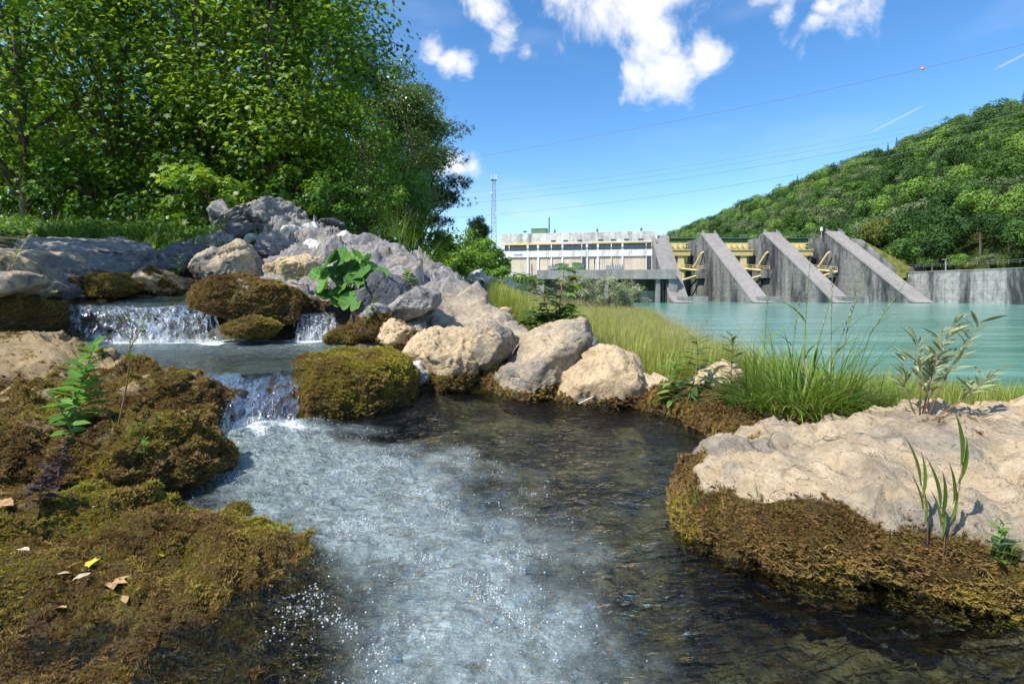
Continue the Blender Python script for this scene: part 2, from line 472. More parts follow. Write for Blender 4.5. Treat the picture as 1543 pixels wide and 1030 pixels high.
def ground_z(X, Y):
    X = np.asarray(X, float).ravel(); Y = np.asarray(Y, float).ravel()
    b = base_z(X, Y)
    near = (X > -14) & (X < 7.5) & (Y > -.5) & (Y < 12.0)
    z = b.copy()
    if near.any():
        x, y = X[near], Y[near]
        r = np.zeros(len(x))
        for s in range(0, len(x), 20000):
            xs, ys = x[s:s + 20000], y[s:s + 20000]
            d = np.hypot(xs[:, None] - CP[None, :, 0], ys[:, None] - CP[None, :, 1])
            r[s:s + 20000] = d @ _w[:len(CP)] + _w[-3] + _w[-2] * xs + _w[-1] * ys
        w = sstep(-.5, .3, y) * (1 - sstep(9.5, 12.0, y)) * (1 - sstep(5.0, 7.0, x)) * sstep(-14, -11, x)
        z[near] = b[near] * (1 - w) + r * w
    Q = np.stack([X, Y, 0 * X], 1)
    return z + .05 * fbm(Q * 1.3, 3, 3) * np.where(Y < 40, 1, 6)

def axis(segs):
    a = []
    for (s, e, n) in segs: a.extend(np.linspace(s, e, n, endpoint=False))
    return np.array(a + [segs[-1][1]])
gx = axis([(-2500, -400, 8), (-400, -60, 14), (-60, -14, 24), (-14, 8, 190), (8, 30, 26), (30, 150, 18), (150, 2500, 16)])
gy = axis([(-600, -40, 8), (-40, -.5, 12), (-.5, 13, 130), (13, 60, 70), (60, 220, 40), (220, 4500, 20)])
GX, GY = np.meshgrid(gx, gy)
GZ = ground_z(GX, GY).reshape(GX.shape)
def grid_faces(ny, nx):
    i = np.arange(ny * nx).reshape(ny, nx)
    return np.stack([i[:-1, :-1].ravel(), i[:-1, 1:].ravel(), i[1:, 1:].ravel(), i[1:, :-1].ravel()], 1)
m, nt, n, l, out = new_mat('bank_soil'); b = NB(nt)
p = b.pos()
c = b.mix(b.ramp(b.noise(p, 6, 7, .7), .35, .68), (.16, .115, .065), (.34, .27, .18))
c = b.mix(b.ramp(b.noise(p, 60, 4, .7), .4, .7), (.055, .042, .022), c)
gr = b.noise(p, 1.1, 5, .7)
yy = n.new('ShaderNodeSeparateXYZ'); l.new(p, yy.inputs[0])
gw = b.math('MULTIPLY', b.ramp(yy.outputs['Y'], 7.0, 9.5), b.ramp(gr, .30, .5))
c = b.mix(gw, c, b.mix(b.ramp(b.noise(p, 9, 5), .3, .7), (.035, .06, .012), (.10, .14, .03)))
zz = b.ramp(b.math('ADD', yy.outputs['Z'], b.math('MULTIPLY', gr, .1)), .02, -.18)
bed = b.mix(b.ramp(b.noise(p, 3, 6, .7), .40, .68), (.020, .018, .012), (.19, .145, .06))
c = b.mix(b.math('MULTIPLY', zz, b.ramp(yy.outputs['Y'], 8.0, 6.0)), c, bed)
l.new(b.princ(c, .9, .2, b.bump(b.noise(p, 45, 6, .7), .8, .03)), out.inputs[0])
ground = obj('ground', np.stack([GX.ravel(), GY.ravel(), GZ.ravel()], 1), grid_faces(len(gy), len(gx)), m, smooth=True)
tag(ground, kind='structure')

# river: milky glacial water
m, nt, n, l, out = new_mat('river_water'); b = NB(nt)
pw = b.pos((.22, 1.0, 1)); pw2 = b.pos((.6, 1.6, 1))
h1 = b.noise(pw2, 1.3, 5, .65, .5); h2 = b.noise(pw, .25, 4, .6, .8)
hh = b.math('ADD', b.math('MULTIPLY', h1, .5), b.math('MULTIPLY', h2, 1.5))
c = b.mix(b.ramp(b.noise(b.pos((.12, 1.1, 1)), .45, 7, .7, .8), .36, .68), (.065, .20, .155), (.20, .38, .315))
l.new(b.princ(c, .16, .36, b.bump(hh, .34, .22)), out.inputs[0])
rx = axis([(-30, 60, 60), (60, 260, 30)]); ry_ = axis([(-60, 5, 10), (5, 60, 80), (60, 168.4, 40)])
RX, RY = np.meshgrid(rx, ry_)
RZ = RIVER_Z + .03 * fbm(np.stack([RX.ravel() * .35, RY.ravel() * .8, 0 * RX.ravel()], 1), 9, 2)
river = tag(obj('river_water', np.stack([RX.ravel(), RY.ravel(), RZ], 1), grid_faces(len(ry_), len(rx)), m, smooth=True), kind='structure')

# hillside beyond the dam
def hill_z(X, Y):
    t = np.clip((X - 138 - np.interp(Y, [100, 160, 300, 600, 1000], [6, 0, 0, 8, 20])) / 118.0, -.2, 3)
    top = np.interp(Y, [80, 150, 260, 420, 700, 1100], [70, 74, 78, 79, 79, 76])
    z = 4.5 + np.where(t < 1, np.sin(np.clip(t, -.2, 1) * math.pi / 2) ** 1.0 * top * .52 + np.clip(t, -.2, 1) * top * .48, top * (1 - .10 * (t - 1)))
    return z + 3.5 * fbm(np.stack([X * .018, Y * .018, 0 * X], 1), 21, 3)
hx = np.linspace(128, 420, 46); hy = axis([(90, 400, 40), (400, 1300, 40)])
HX, HY = np.meshgrid(hx, hy)
HZ = hill_z(HX.ravel(), HY.ravel())
m, nt, n, l, out = new_mat('hill_soil'); b = NB(nt)
l.new(b.princ(b.mix(b.ramp(b.noise(b.pos(), .08, 6, .7), .35, .65), (.02, .035, .008), (.06, .075, .02)), .95, .1), out.inputs[0])
hill_m = m
tag(obj('hillside', np.stack([HX.ravel(), HY.ravel(), HZ], 1), grid_faces(len(hy), len(hx)), m, smooth=True), kind='structure')

# ------------------------------------------------------------------ concrete, paint, glass
def concrete(name, c1, c2, dark, streak=.6, pscale=1.0, boards=True):
    m, nt, n, l, out = new_mat(name); b = NB(nt)
    p = b.pos()
    c = b.mix(b.ramp(b.noise(p, .9 * pscale, 7, .7), .3, .7), c1, c2)
    st = b.noise(b.pos((1.0, 1.0, .16)), .16, 8, .72, .4)
    st2 = b.noise(b.pos((1.6, 1.6, .07)), .45, 7, .75, .2)
    sm = b.math('MULTIPLY', b.ramp(st, .43, .62), streak)
    c = b.mix(sm, c, dark)
    c = b.mix(b.math('MULTIPLY', b.ramp(st2, .54, .66), streak * .6), c, tuple(x * .8 for x in dark))
    c = b.mix(b.math('MULTIPLY', b.ramp(b.noise(b.pos((1.3, 1.3, .05)), .35, 7, .75), .58, .74), .35 * streak), c, (.62, .62, .60))
    if boards:
        sx = n.new('ShaderNodeSeparateXYZ'); l.new(p, sx.inputs[0])
        w = b.math('ABSOLUTE', b.math('SUBTRACT', b.math('FRACT', b.math('MULTIPLY', sx.outputs['Z'], .42)), .5))
        ln = b.ramp(w, .0, .03, .45, 0)
        c = b.mix(ln, c, tuple(x * .5 for x in dark))
    l.new(b.princ(c, .9, .2, b.bump(b.noise(p, 2.5, 6, .7), .4, .08)), out.inputs[0]); return m
M = {}
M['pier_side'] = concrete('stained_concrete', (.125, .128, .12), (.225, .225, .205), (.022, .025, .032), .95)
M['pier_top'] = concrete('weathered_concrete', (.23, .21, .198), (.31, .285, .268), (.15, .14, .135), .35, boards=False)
M['deck'] = concrete('deck_concrete', (.24, .23, .215), (.33, .315, .29), (.10, .095, .09), .6)
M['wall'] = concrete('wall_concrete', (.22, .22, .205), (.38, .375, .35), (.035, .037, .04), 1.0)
M['parapet'] = concrete('parapet_plaster', (.46, .45, .42), (.68, .66, .62), (.16, .15, .135), .8, .6, False)
M['white'] = concrete('white_plaster', (.66, .65, .62), (.78, .77, .74), (.42, .40, .37), .5, .6, False)
M['beige'] = concrete('beige_panel', (.54, .46, .345), (.64, .56, .44), (.40, .34, .26), .5, .4, False)
M['yellow'] = plain('yellow_paint', (.56, .43, .18), .5, .4, .10, 1.2)
M['pale_yellow'] = plain('cream_paint', (.62, .52, .26), .55, .35, .08, 1.0)
M['orange'] = plain('ochre_pipe_paint', (.70, .42, .08), .5, .4, .08, 1)
M['green'] = plain('green_paint', (.10, .19, .095), .55, .35, .12, 1)
M['green_dark'] = plain('dark_green_paint', (.035, .075, .035), .55, .35, .12, 1)
M['steel'] = plain('galvanised_steel', (.33, .34, .35), .5, .4, .1, 1)
M['dark'] = plain('dark_metal', (.05, .05, .052), .6, .3, .2, 1)
M['cable'] = plain('cable_metal', (.16, .17, .20), .5, .4, .05, 1)
M['blue_letter'] = plain('blue_letter_paint', (.06, .11, .42), .5, .3, .05, 1)
M['red'] = plain('red_paint', (.65, .06, .03), .45, .4, .05, 1)
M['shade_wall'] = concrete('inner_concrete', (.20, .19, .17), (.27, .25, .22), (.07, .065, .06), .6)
m, nt, n, l, out = new_mat('window_glass'); b = NB(nt)
l.new(b.princ(b.mix(b.noise(b.pos(), .35, 3), (.012, .022, .036), (.035, .07, .10)), .08, .6), out.inputs[0]); M['glass'] = m

# ------------------------------------------------------------------ power station
A2 = np.array([P(757, 438, 159)[0], 159.0]); B2 = np.array([P(989, 438, 150)[0], 150.0])
LEN = float(np.linalg.norm(B2 - A2)); TH = math.atan2(B2[1] - A2[1], B2[0] - A2[0])
def s_of(px):
    """distance along the facade seen at photo column px"""
    k = (px - CX) / F; d = (B2 - A2) / LEN
    return float((k * A2[1] - A2[0]) / (d[0] - k * d[1]))
station = empty('power_station', (A2[0], A2[1], 4.6), TH)        # local x along the facade, y away from the camera
tag(station, 'long white and beige power station with ribbon windows beside the dam', 'building')
Z0 = 4.6
def sbox(name, mat, s0, s1, z0, z1, y0, y1, parent=station):
    return MB().box(s0, s1, y0, y1, z0 - Z0, z1 - Z0).build(name, mat, parent)
sbox('wall', M['beige'], 0.02, LEN - .02, 4.6, 15.6, 0.0, 16.0)
sbox('parapet', M['parapet'], -.25, LEN + .25, 15.62, 18.45, -.55, 16.3)
sbox('parapet_lip', M['white'], -.27, LEN + .27, 15.3, 15.61, -.62, 15.9)
sbox('cladding_band', M['white'], -.3, LEN + .3, 11.2, 13.15, -.5, 15.8)
cols = [(757, 761), (767, 768.2), (794, 797), (809.5, 812.5), (830.3, 831.8), (846.3, 849), (876, 877.4), (883, 886), (899.4, 902.4), (920.4, 921.8), (936.5, 939.3), (973, 974.3), (981.5, 985)]
for a, c_ in cols:
    sbox('column', M['white'], s_of(a), s_of(c_), 4.6, 11.19, -.42, .02)
    sbox('column', M['white'], s_of(a), s_of(c_), 13.16, 15.29, -.42, .02)
for a, c_ in zip(cols[:-1], cols[1:]):
    s0, s1 = s_of(a[1]) + .03, s_of(c_[0]) - .03
    w = sbox('window', M['dark'], s0, s1, 13.17, 15.28, -.12, .01)
    k = max(1, int(round((s1 - s0) / 1.6)))
    for i in range(k):
        u0 = s0 + (s1 - s0) * i / k + .05; u1 = s0 + (s1 - s0) * (i + 1) / k - .05
        sbox('pane', M['glass'], u0, u1, 13.25, 15.2, -.16, -.115, w)
    if s1 - s0 < 2.2:                       # tall glazed stair strips
        w = sbox('stair_window', M['dark'], s0, s1, 4.7, 11.18, -.14, .01)
        for i in range(4):
            sbox('pane', M['glass'], s0 + .06, s1 - .06, 4.8 + 1.6 * i, 6.28 + 1.6 * i, -.18, -.135, w)
    else:
        sbox('wall_panel', M['beige'], s0 + .02, s1 - .02, 4.7, 10.95, -.10, .01)
mb = MB(); mb.tube([(-.4, -1.2, 15.0 - Z0), (LEN + .3, -1.2, 15.0 - Z0)], .15, 10); pipe = mb.build('crane_rail', M['orange'], station, True)
for i in range(9): MB().box(1 + i * 5.2, 1.15 + i * 5.2, -1.25, -.5, 15.05 - Z0, 15.2 - Z0).build('bracket', M['white'], pipe)
for i, q in enumerate((834, 852.5, 873.5, 905, 924, 944, 965)):
    s_ = s_of(q); w = sbox('roof_vent', M['dark'], s_ - .7, s_ + .7, 15.95, 16.25, -.72, -.54)
for i, q in enumerate((822, 841, 861, 882, 905, 926, 946, 968)):
    for e_ in (0, .55):                     # thin cable stays running down the facade
        s_ = s_of(q) + e_
        mb = MB(); mb.tube([(s_ + .5, -.62, 13.0 - Z0), (s_ - .15, -.9, 11.2 - Z0), (s_ - .7, -1.6, 8.6 - Z0)], .035, 4); mb.build('line_drop', M['cable'], station)
sb = sbox('sign_board', M['white'], s_of(774), s_of(788.2), 11.62, 12.62, -.56, -.495)
fc = bpy.data.curves.new('sign_lettering', 'FONT'); fc.body = 'Verbund'; fc.size = .85; fc.extrude = .02
fo = bpy.data.objects.new('tmp_letters', fc); COL.objects.link(fo)
bpy.context.view_layer.update()
fm = bpy.data.meshes.new_from_object(fo); bpy.data.objects.remove(fo)
fm.materials.append(M['blue_letter'])
lo = link(bpy.data.objects.new('lettering', fm), sb)
wid = max(v.co.x for v in fm.vertices) or 1
sc_ = (s_of(787) - s_of(775)) / wid
lo.scale = (sc_, sc_, 1); lo.rotation_euler = (math.pi / 2, 0, 0); lo.location = (s_of(775), -.60, 11.83 - Z0)
# things on the roof
def on_facade(px, y, z):
    s_ = s_of(px); return (A2[0] + s_ * math.cos(TH) - y * math.sin(TH), A2[1] + s_ * math.sin(TH) + y * math.cos(TH), z)
t = tag(empty('roof_cabin', on_facade(809.5, 5, 18.47), TH), 'green boxy cabin on the power station roof', 'cabin')
MB().box(-2.45, 2.45, -1.5, 1.5, 0, 1.85).build('shell', M['green'], t); MB().box(-2.55, 2.55, -1.6, 1.6, 1.86, 2.0).build('roof', M['green'], t)
t = tag(empty('roof_pole', on_facade(825, 4, 18.47), TH), 'tall thin grey pole on the power station roof', 'pole')
mb = MB(); mb.tube([(0, 0, .1), (0, 0, 5.4)], [.22, .16], 8); mb.build('shaft', M['green_dark'], t); MB().box(-.4, .4, -.4, .4, 0, .12).build('foot', M['green_dark'], t)
for q, lab in ((835.5, 'leftmost small green roof ventilator on the parapet'), (900, 'middle small green roof ventilator on the parapet'), (966.5, 'rightmost small green roof ventilator on the parapet')):
    t = tag(empty('roof_ventilator', on_facade(q, .6, 18.45), TH), lab, 'ventilator', 'green ventilators on the parapet')
    mb = MB(); mb.tube([(0, 0, 0), (0, 0, .75)], .24, 8); mb.build('duct', M['green'], t)
    mb = MB(); mb.tube([(0, 0, .62), (0, 0, .8), (0, 0, 1.3)], [.42, .42, .05], 8); mb.build('cowl', M['green'], t)
t = tag(empty('roof_camera', on_facade(790, .4, 18.46), TH), 'small dark camera on the left end of the roof', 'camera')
mb = MB(); mb.tube([(0, 0, 0), (0, 0, .8)], .08, 6); mb.build('bracket', M['dark'], t); MB().box(-.35, .7, -.2, .2, .55, .95).build('housing', M['dark'], t)

# ------------------------------------------------------------------ concrete deck in front of the station, with transformers
deck = tag(empty('concrete_deck', (P(809, 438, 143)[0], 143, RIVER_Z)), 'broad grey concrete deck on pillars over the river before the power station', 'deck')
DX0, DX1 = 0.0, P(1021, 438, 139)[0] - P(809, 438, 143)[0]
def dbox(name, mat, x0, x1, y0, y1, z0, z1, parent=deck): return MB().box(x0, x1, y0, y1, z0 - RIVER_Z, z1 - RIVER_Z).build(name, mat, parent)
dslab = fix_normals(MB().prism([(DX0, 0, 4.2 - RIVER_Z), (DX1, -3.0, 4.2 - RIVER_Z), (DX1, -3.0, 6.75 - RIVER_Z), (DX0, 0, 6.75 - RIVER_Z)], (1.0, 14, 0)).build('slab', M['deck'], deck))
def dpx(px, y=0.0):
    d = 143 - 3.0 * np.clip((px - 809) / 212, 0, 1) + y
    return P(px, 438, d)[0] - P(809, 438, 143)[0], d - 143
for a, c_ in ((809, 820), (912, 917), (989, 995), (1008, 1021)):
    x0, y0 = dpx(a, .6); x1, _ = dpx(c_, .6)
    dbox('pillar', M['deck'], x0, x1, y0, y0 + 1.6 + (6 if a in (809, 1008) else 0), RIVER_Z - 1.5, 4.19)
x0, y0 = dpx(820, 9); x1, _ = dpx(1000, 9)
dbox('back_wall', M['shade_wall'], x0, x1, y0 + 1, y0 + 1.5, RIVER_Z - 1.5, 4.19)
x0, y0 = dpx(968, 5.5); x1, _ = dpx(989, 5.5)
dbox('gate_panel', M['beige'], x0, x1, y0 + 2, y0 + 2.3, RIVER_Z - 1.2, .9)
x0, y0 = dpx(998, 1.5); x1, _ = dpx(1003, 1.5)
dbox('guide_rail', M['dark'], x0, x0 + .35, y0, y0 + .3, RIVER_Z - 1, 4.19)
dbox('guide_rail', M['dark'], x1, x1 + .2, y0, y0 + .3, RIVER_Z - 1, 4.19)
x0, y0 = dpx(824, 0); x1, _ = dpx(907, 0)
for i in range(14):
    dbox('stop_log_slot', M['dark'], x0 + i * (x1 - x0) / 14, x0 + i * (x1 - x0) / 14 + .12, 8.2, 8.4, RIVER_Z, 4.18)
def transformer(px0, px1, lab, mat, style):
    x0, y0 = dpx(px0, 3); x1, _ = dpx(px1, 3); w = x1 - x0
    t = tag(empty('transformer', (deck.location.x + x0, 143 + y0, 6.76)), lab, 'transformer')
    if style == 'green':
        MB().box(0, w, 0, 3.0, 0, .85).build('tank', mat, t)
        MB().box(0.1, w * .36, .1, 2.4, .86, 1.9).build('radiator', mat, t)
        MB().box(w * .52, w * .92, .1, 2.4, .86, 1.85).build('radiator', mat, t)
        for k in range(12): MB().box(w * k / 12 + .05, w * k / 12 + .13, -.15, -.002, .08, .8).build('rib', M['green_dark'], t)
    else:
        MB().box(0, w, .5, 3.0, 0, .95).build('tank', mat, t)
        for k in range(9): MB().box(w * k / 9 + .04, w * k / 9 + .2, .3, .49, .08, .8).build('radiator_fin', mat, t)
        mb = MB(); mb.tube([(w * .03, 1, 1.3), (w * .2, 1, 1.3)], .45, 10); mb.build('expansion_tank', mat, t)
        for k in range(6):
            xx = w * (.3 + .13 * k); mb = MB(); mb.tube([(xx, 1.2, .9), (xx, 1.2, 1.15), (xx, 1.2, 1.2), (xx, 1.2, 1.9)], [.16, .16, .1, .05], 6); mb.build('bushing', M['dark'], t)
transformer(826, 841.5, 'grey transformer on the deck left of the green one', M['steel'], 'grey')
transformer(842, 883.5, 'long low green transformer unit on the concrete deck', M['green'], 'green')
transformer(913.5, 941, 'grey transformer with dark bushings on the deck right of the green one', M['steel'], 'grey')
for q, lab in ((801.5, 'thin dark pole against the beige wall left of the deck'), (896, 'thin dark pole against the beige wall, middle of the facade')):
    x_, y_ = dpx(q, 6) if q > 809 else (P(q, 438, 150)[0] - deck.location.x, 7)
    z_ = 6.76 if q > 809 else 4.9
    t = tag(empty('insulator_post', (deck.location.x + x_, 143 + y_, z_)), lab, 'post', 'insulator posts by the facade')
    mb = MB(); mb.tube([(0, 0, 0), (0, 0, 2.0)], .14, 6); mb.build('stand', M['green'], t); mb = MB(); mb.tube([(0, 0, 2.0), (0, 0, 3.9)], [.2, .12], 6); mb.build('insulator', M['dark'], t)
for q, lab in ((775, 'left one of two small white vents at the station foot'), (789, 'right one of two small white vents at the station foot')):
    p0 = P(q - 3, 438, 152); w = 6 / F * 152
    t = tag(empty('wall_vent', (p0[0], 152, 4.9)), lab, 'vent')
    MB().box(0, w, 0, 1, 0, 1.5).build('housing', M['white'], t); MB().box(.2, w - .2, -.05, -.002, .1, 1.0).build('grille', M['dark'], t)
    MB().box(-.08, w + .08, -.1, 1, 1.51, 1.65).build('cap', M['white'], t)
# low wall left of the deck, ivy on its edge
p0, p1 = P(768, 438, 146), P(811, 438, 144)
mb = MB(); mb.box(p0[0], p1[0], 146.2, 152.5, -2.5, 4.85); ivy_wall = tag(mb.build('quay_wall', M['wall'], None), 'pale stained concrete quay wall topped with ivy left of the deck', 'wall')

# ------------------------------------------------------------------ weir: piers, gates, bridge
def toe(x0, x1, z): return (x0, z)
D_B, D_F = 166.0, 139.0
def pier(lab, pxb, pxf, pxtop, pytop, wtop, extra=()):
    """left face: back foot pxb, front foot pxf (waterline), crest at pxtop/pytop; wtop: width in m to the right"""
    b_ = P(pxb, 438, D_B); f_ = P(pxf, 438, D_F)
    u = (f_ - b_)[:2]; L = np.linalg.norm(u); u = u / L
    # distance along u of the crest's front corner
    k = (pxtop - CX) / F
    s_c = float((k * b_[1] - b_[0]) / (u[0] - k * u[1]))
    dc = b_[1] + u[1] * s_c
    zc = ZC + (YH - pytop) / F * dc
    prof = [(-4, RIVER_Z - 2), (L + .6, RIVER_Z - 2), (L + .6, RIVER_Z + .12), (L - .4, RIVER_Z + .55), (L - 1.5, RIVER_Z + 1.7), (s_c, zc), (s_c - 1.0, zc + .12), (0.5, zc - 1.3), (-4, zc - 1.4)]
    t = tag(empty('weir_pier', (b_[0], b_[1], RIVER_Z)), lab, 'pier', 'concrete piers of the weir')
    wv = np.array([1.0, .12, 0]); wv = wv / np.linalg.norm(wv)
    loc = lambda s, z, w=0.0: np.array([u[0] * s, u[1] * s, z - RIVER_Z]) + wv * w
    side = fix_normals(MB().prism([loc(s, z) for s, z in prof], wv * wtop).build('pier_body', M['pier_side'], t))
    # sloped slab laid on the downstream edge, a little proud of both sides
    nrm = np.array([-(zc - (RIVER_Z + 1.7)), L - 1.5 - s_c]); nrm = np.array([zc - RIVER_Z - 1.7, L - 1.5 - s_c]); nrm /= np.linalg.norm(nrm)
    a, c_ = (s_c, zc), (L - 1.5, RIVER_Z + 1.7)
    th = .45
    q = [a, c_, (L - .4, RIVER_Z + .55), (L + .7, RIVER_Z + .1), (L + 1.5, RIVER_Z + .15), (L + .1, RIVER_Z + 1.0), (c_[0] + nrm[0] * th, c_[1] + nrm[1] * th), (a[0] + nrm[0] * th, a[1] + nrm[1] * th)]
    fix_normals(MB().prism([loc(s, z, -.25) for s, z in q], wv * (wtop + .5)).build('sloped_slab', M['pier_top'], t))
    # slit window, bracket box, railings on the crest
    def onface(name, mat, s0, s1, z0, z1, dep):
        V = [loc(s, z, w) for w in (-dep, .3) for s, z in ((s0, z0), (s1, z0), (s1, z1), (s0, z1))]
        o = MB().add(V, [(0, 1, 2, 3), (7, 6, 5, 4), (0, 4, 5, 1), (1, 5, 6, 2), (2, 6, 7, 3), (3, 7, 4, 0)]).build(name, mat, t); return fix_normals(o)
    hgt = zc - RIVER_Z
    onface('slit_window', M['dark'], 5.6, 6.2, RIVER_Z + hgt * .56, RIVER_Z + hgt * .66, .04)
    onface('gate_bearing', M['pier_side'], 2.6, 6.2, RIVER_Z + hgt * .34, RIVER_Z + hgt * .47, 1.6)
    onface('recess_shadow_plate', M['dark'], .8, 1.6, RIVER_Z + 2.2, RIVER_Z + hgt * .30, .03)  # thin dark plate painted in place of the shadow in the rear recess
    for w0 in (.2, wtop - .3):
        mb = MB()
        for i in range(5): mb.tube([loc(s_c + i * .55, zc - i * .45, w0), loc(s_c + i * .55, zc - i * .45 + 1.3, w0)], .05, 4)
        for hh_ in (.7, 1.3): mb.tube([loc(s_c, zc + hh_, w0), loc(s_c + 2.2, zc - 1.8 + hh_, w0)], .05, 4)
        mb.build('handrail', M['steel'], t)
    # low concrete sill beside the pier
    xs0 = P(pxf + 6, 438, D_F)[0] - b_[0]; xs1 = P(pxf + 52, 438, D_F)[0] - b_[0]
    if pxf < 1300: mb = MB(); mb.box(xs0, xs1, D_F - .5 - b_[1], D_F + 4 - b_[1], -2, 1.75); mb.build('sill', M['deck'], t)
    return t, b_, u, zc
piers = []
piers.append(pier('concrete weir pier at the station end, half hidden behind the deck', 943, 1014, 981, 356, 4.6))
piers.append(pier('concrete weir pier nearest the power station, second from left', 1046, 1134, 1057, 353, 4.6))
piers.append(pier('concrete weir pier in the middle, third from left', 1140, 1255, 1150, 351.5, 4.8))
piers.append(pier('concrete weir pier at the wooded hill end', 1234, 1374, 1244, 350, 4.8))

def gate(px0, px1, lab, arm=True):
    d = 168.0
    x0, x1 = P(px0, 438, d)[0], P(px1, 438, d)[0]; w = x1 - x0
    zt = lambda py: ZC + (YH - py) / F * d
    t = tag(empty('weir_gate', (x0, d, zt(455))), lab, 'gate', 'yellow gates between the weir piers')
    zz0 = zt(455)
    def gb(name, mat, a, c_, y0, y1, z0, z1): return MB().box(a, c_, y0, y1, z0 - zz0, z1 - zz0).build(name, mat, t)
    gb('skin_plate', M['pale_yellow'], 0, w, .6, .9, zt(420), zt(367))
    gb('main_beam', M['yellow'], 0, w + .4, -2.6, .59, zt(386), zt(377.9))
    gb('beam_flange', M['pale_yellow'], -.02, w + .5, -2.9, .58, zt(377.8), zt(376.6))
    for k in range(int(w / 1.8) + 1):
        gb('rib', M['pale_yellow'], k * 1.8, k * 1.8 + .22, -.2, .59, zt(376.7), zt(366))
        gb('rib', M['pale_yellow'], k * 1.8 + .4, k * 1.8 + .6, .1, .59, zt(404), zt(385.1))
    gb('rail', M['pale_yellow'], -.03, w + .3, -.35, -.21, zt(367.4), zt(366.2))
    gb('rail', M['pale_yellow'], -.03, w + .3, -.35, -.21, zt(371.5), zt(370.5))
    gb('post', M['pale_yellow'], w - 3.4, w - 1.4, -2.2, -.4, zt(424), zt(386.1))
    gb('lower_beam', M['yellow'], 0, w - 1.8, -2.6, .05, zt(406.5), zt(403.5))
    mb = MB(); mb.tube([(w + .6, -5, zt(404) - zz0), (w + 2.4, -7, zt(384) - zz0), (w + 3.1, -7.2, zt(382) - zz0)], .3, 8); mb.build('hydraulic_arm', M['yellow'], t)
    mb = MB()
    A_ = np.array([w - 2.8, -2, zt(405) - zz0]); B_ = np.array([w + 4.6, -8.5, zt(411) - zz0]); C_ = np.array([w - 2.8, -2.2, zt(423.5) - zz0])
    mb.tube([A_, B_], .4, 4); mb.tube([C_, B_], .36, 4); mb.tube([A_, C_], .4, 4); mb.build('brace_arm', M['yellow'], t)
    mb = MB()
    for k in range(7):
        q = A_ + (B_ - A_) * k / 6; mb.tube([q + (0, 0, .3), q + (0, 0, 1.5)], .06, 4)
    for hh_ in (.9, 1.5): mb.tube([A_ + (0, 0, hh_), B_ + (0, 0, hh_)], .06, 4)
    mb.build('walkway_rail', M['pale_yellow'], t)
gate(978, 1034, 'yellow steel weir gate next to the power station')
gate(1076, 1127, 'yellow steel weir gate in the middle bay')
gate(1170, 1216, 'yellow steel weir gate nearest the wooded hill')

# dam body and bridge behind the piers
p0, p1 = P(960, 438, 172), P(1300, 438, 172)
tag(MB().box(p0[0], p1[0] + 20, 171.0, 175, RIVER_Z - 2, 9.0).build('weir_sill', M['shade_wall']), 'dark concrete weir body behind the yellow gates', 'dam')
br = tag(empty('weir_bridge', (p0[0], 173, 17)), 'dark green steel bridge running over the weir piers', 'bridge')
bw = p1[0] - p0[0] - 8
zb = lambda py: ZC + (YH - py) / F * 173
MB().box(0, bw, 0, .5, zb(364) - 17, zb(359.5) - 17).build('girder', M['green_dark'], br)
MB().box(0, bw, -.3, 5, zb(359.4) - 17, zb(358.4) - 17).build('deck_edge', M['green'], br)
mb = MB()
for i in range(int(bw / 2.5)): mb.tube([(i * 2.5, -.2, zb(358.4) - 17), (i * 2.5, -.2, zb(353.5) - 17)], .05, 4)
for q in (353.5, 356): mb.tube([(0, -.2, zb(q) - 17), (bw, -.2, zb(q) - 17)], .05, 4)
mb.build('railing', M['green'], br)

# retaining wall on the right bank with a lamp, wing wall climbing from the last pier
w0, w1 = P(1366, 438, 152), P(1620, 438, 113)
rw = tag(empty('retaining_wall', (w0[0], w0[1], RIVER_Z - 1)), 'long pale streaked concrete retaining wall along the far bank', 'wall')
dv = (w1 - w0); dv[2] = 0; L_ = np.linalg.norm(dv); uu = dv / L_; nn = np.array([-uu[1], uu[0], 0])
zt_w = 6.3
nseg = 9
for i in range(nseg):
    a = uu * (L_ * i / nseg + .03); e_ = uu * (L_ / nseg - .06)
    fix_normals(MB().prism([a, a + e_, a + e_ + nn * 1.2, a + nn * 1.2], (0, 0, zt_w - RIVER_Z + 1)).build('wall_panel', M['wall'], rw))
a = nn * -.12; fix_normals(MB().prism([a, a + uu * L_, a + uu * L_ + nn * 1.5, a + nn * 1.5], (0, 0, .25)).build('coping', M['deck'], rw)).location.z = zt_w - RIVER_Z + 1.004
wr = tag(empty('wall_railing', tuple(w0 + nn * .5 + np.array([0, 0, zt_w + .26]))), 'thin metal railing along the top of the retaining wall', 'railing')
for i in range(int(L_ / 2.4)):
    mb = MB(); mb.tube([uu * i * 2.4, uu * i * 2.4 + np.array([0, 0, 1.05])], .022, 4); mb.build('post', M['steel'], wr)
for hh_ in (.55, 1.05):
    mb = MB(); mb.tube([np.array([0, 0, hh_]), uu * L_ + np.array([0, 0, hh_])], .018, 4); mb.build('rail', M['steel'], wr)
# ground fill behind the wall
bk = [w0 + nn * .6, w1 + nn * .6, w1 + np.array([60, 30, 0]), np.array([170, 190, 0]), np.array([140, 190, 0])]
V = np.array([[q[0], q[1], 6.0] for q in bk]); tag(obj('bank_terrace', V, [list(range(5))], hill_m), kind='structure')
lp = P(1425, 438, 146)
t = tag(empty('wall_lamp', (lp[0], lp[1], zt_w + .25)), 'grey lamp post on top of the retaining wall', 'lamp')
mb = MB(); mb.tube([(0, 0, 0), (0, 0, 3.2)], [.16, .12], 8); mb.build('post', M['steel'], t); MB().box(-.9, .25, -.2, .2, 3.2, 3.4).build('lamp_head', M['steel'], t)
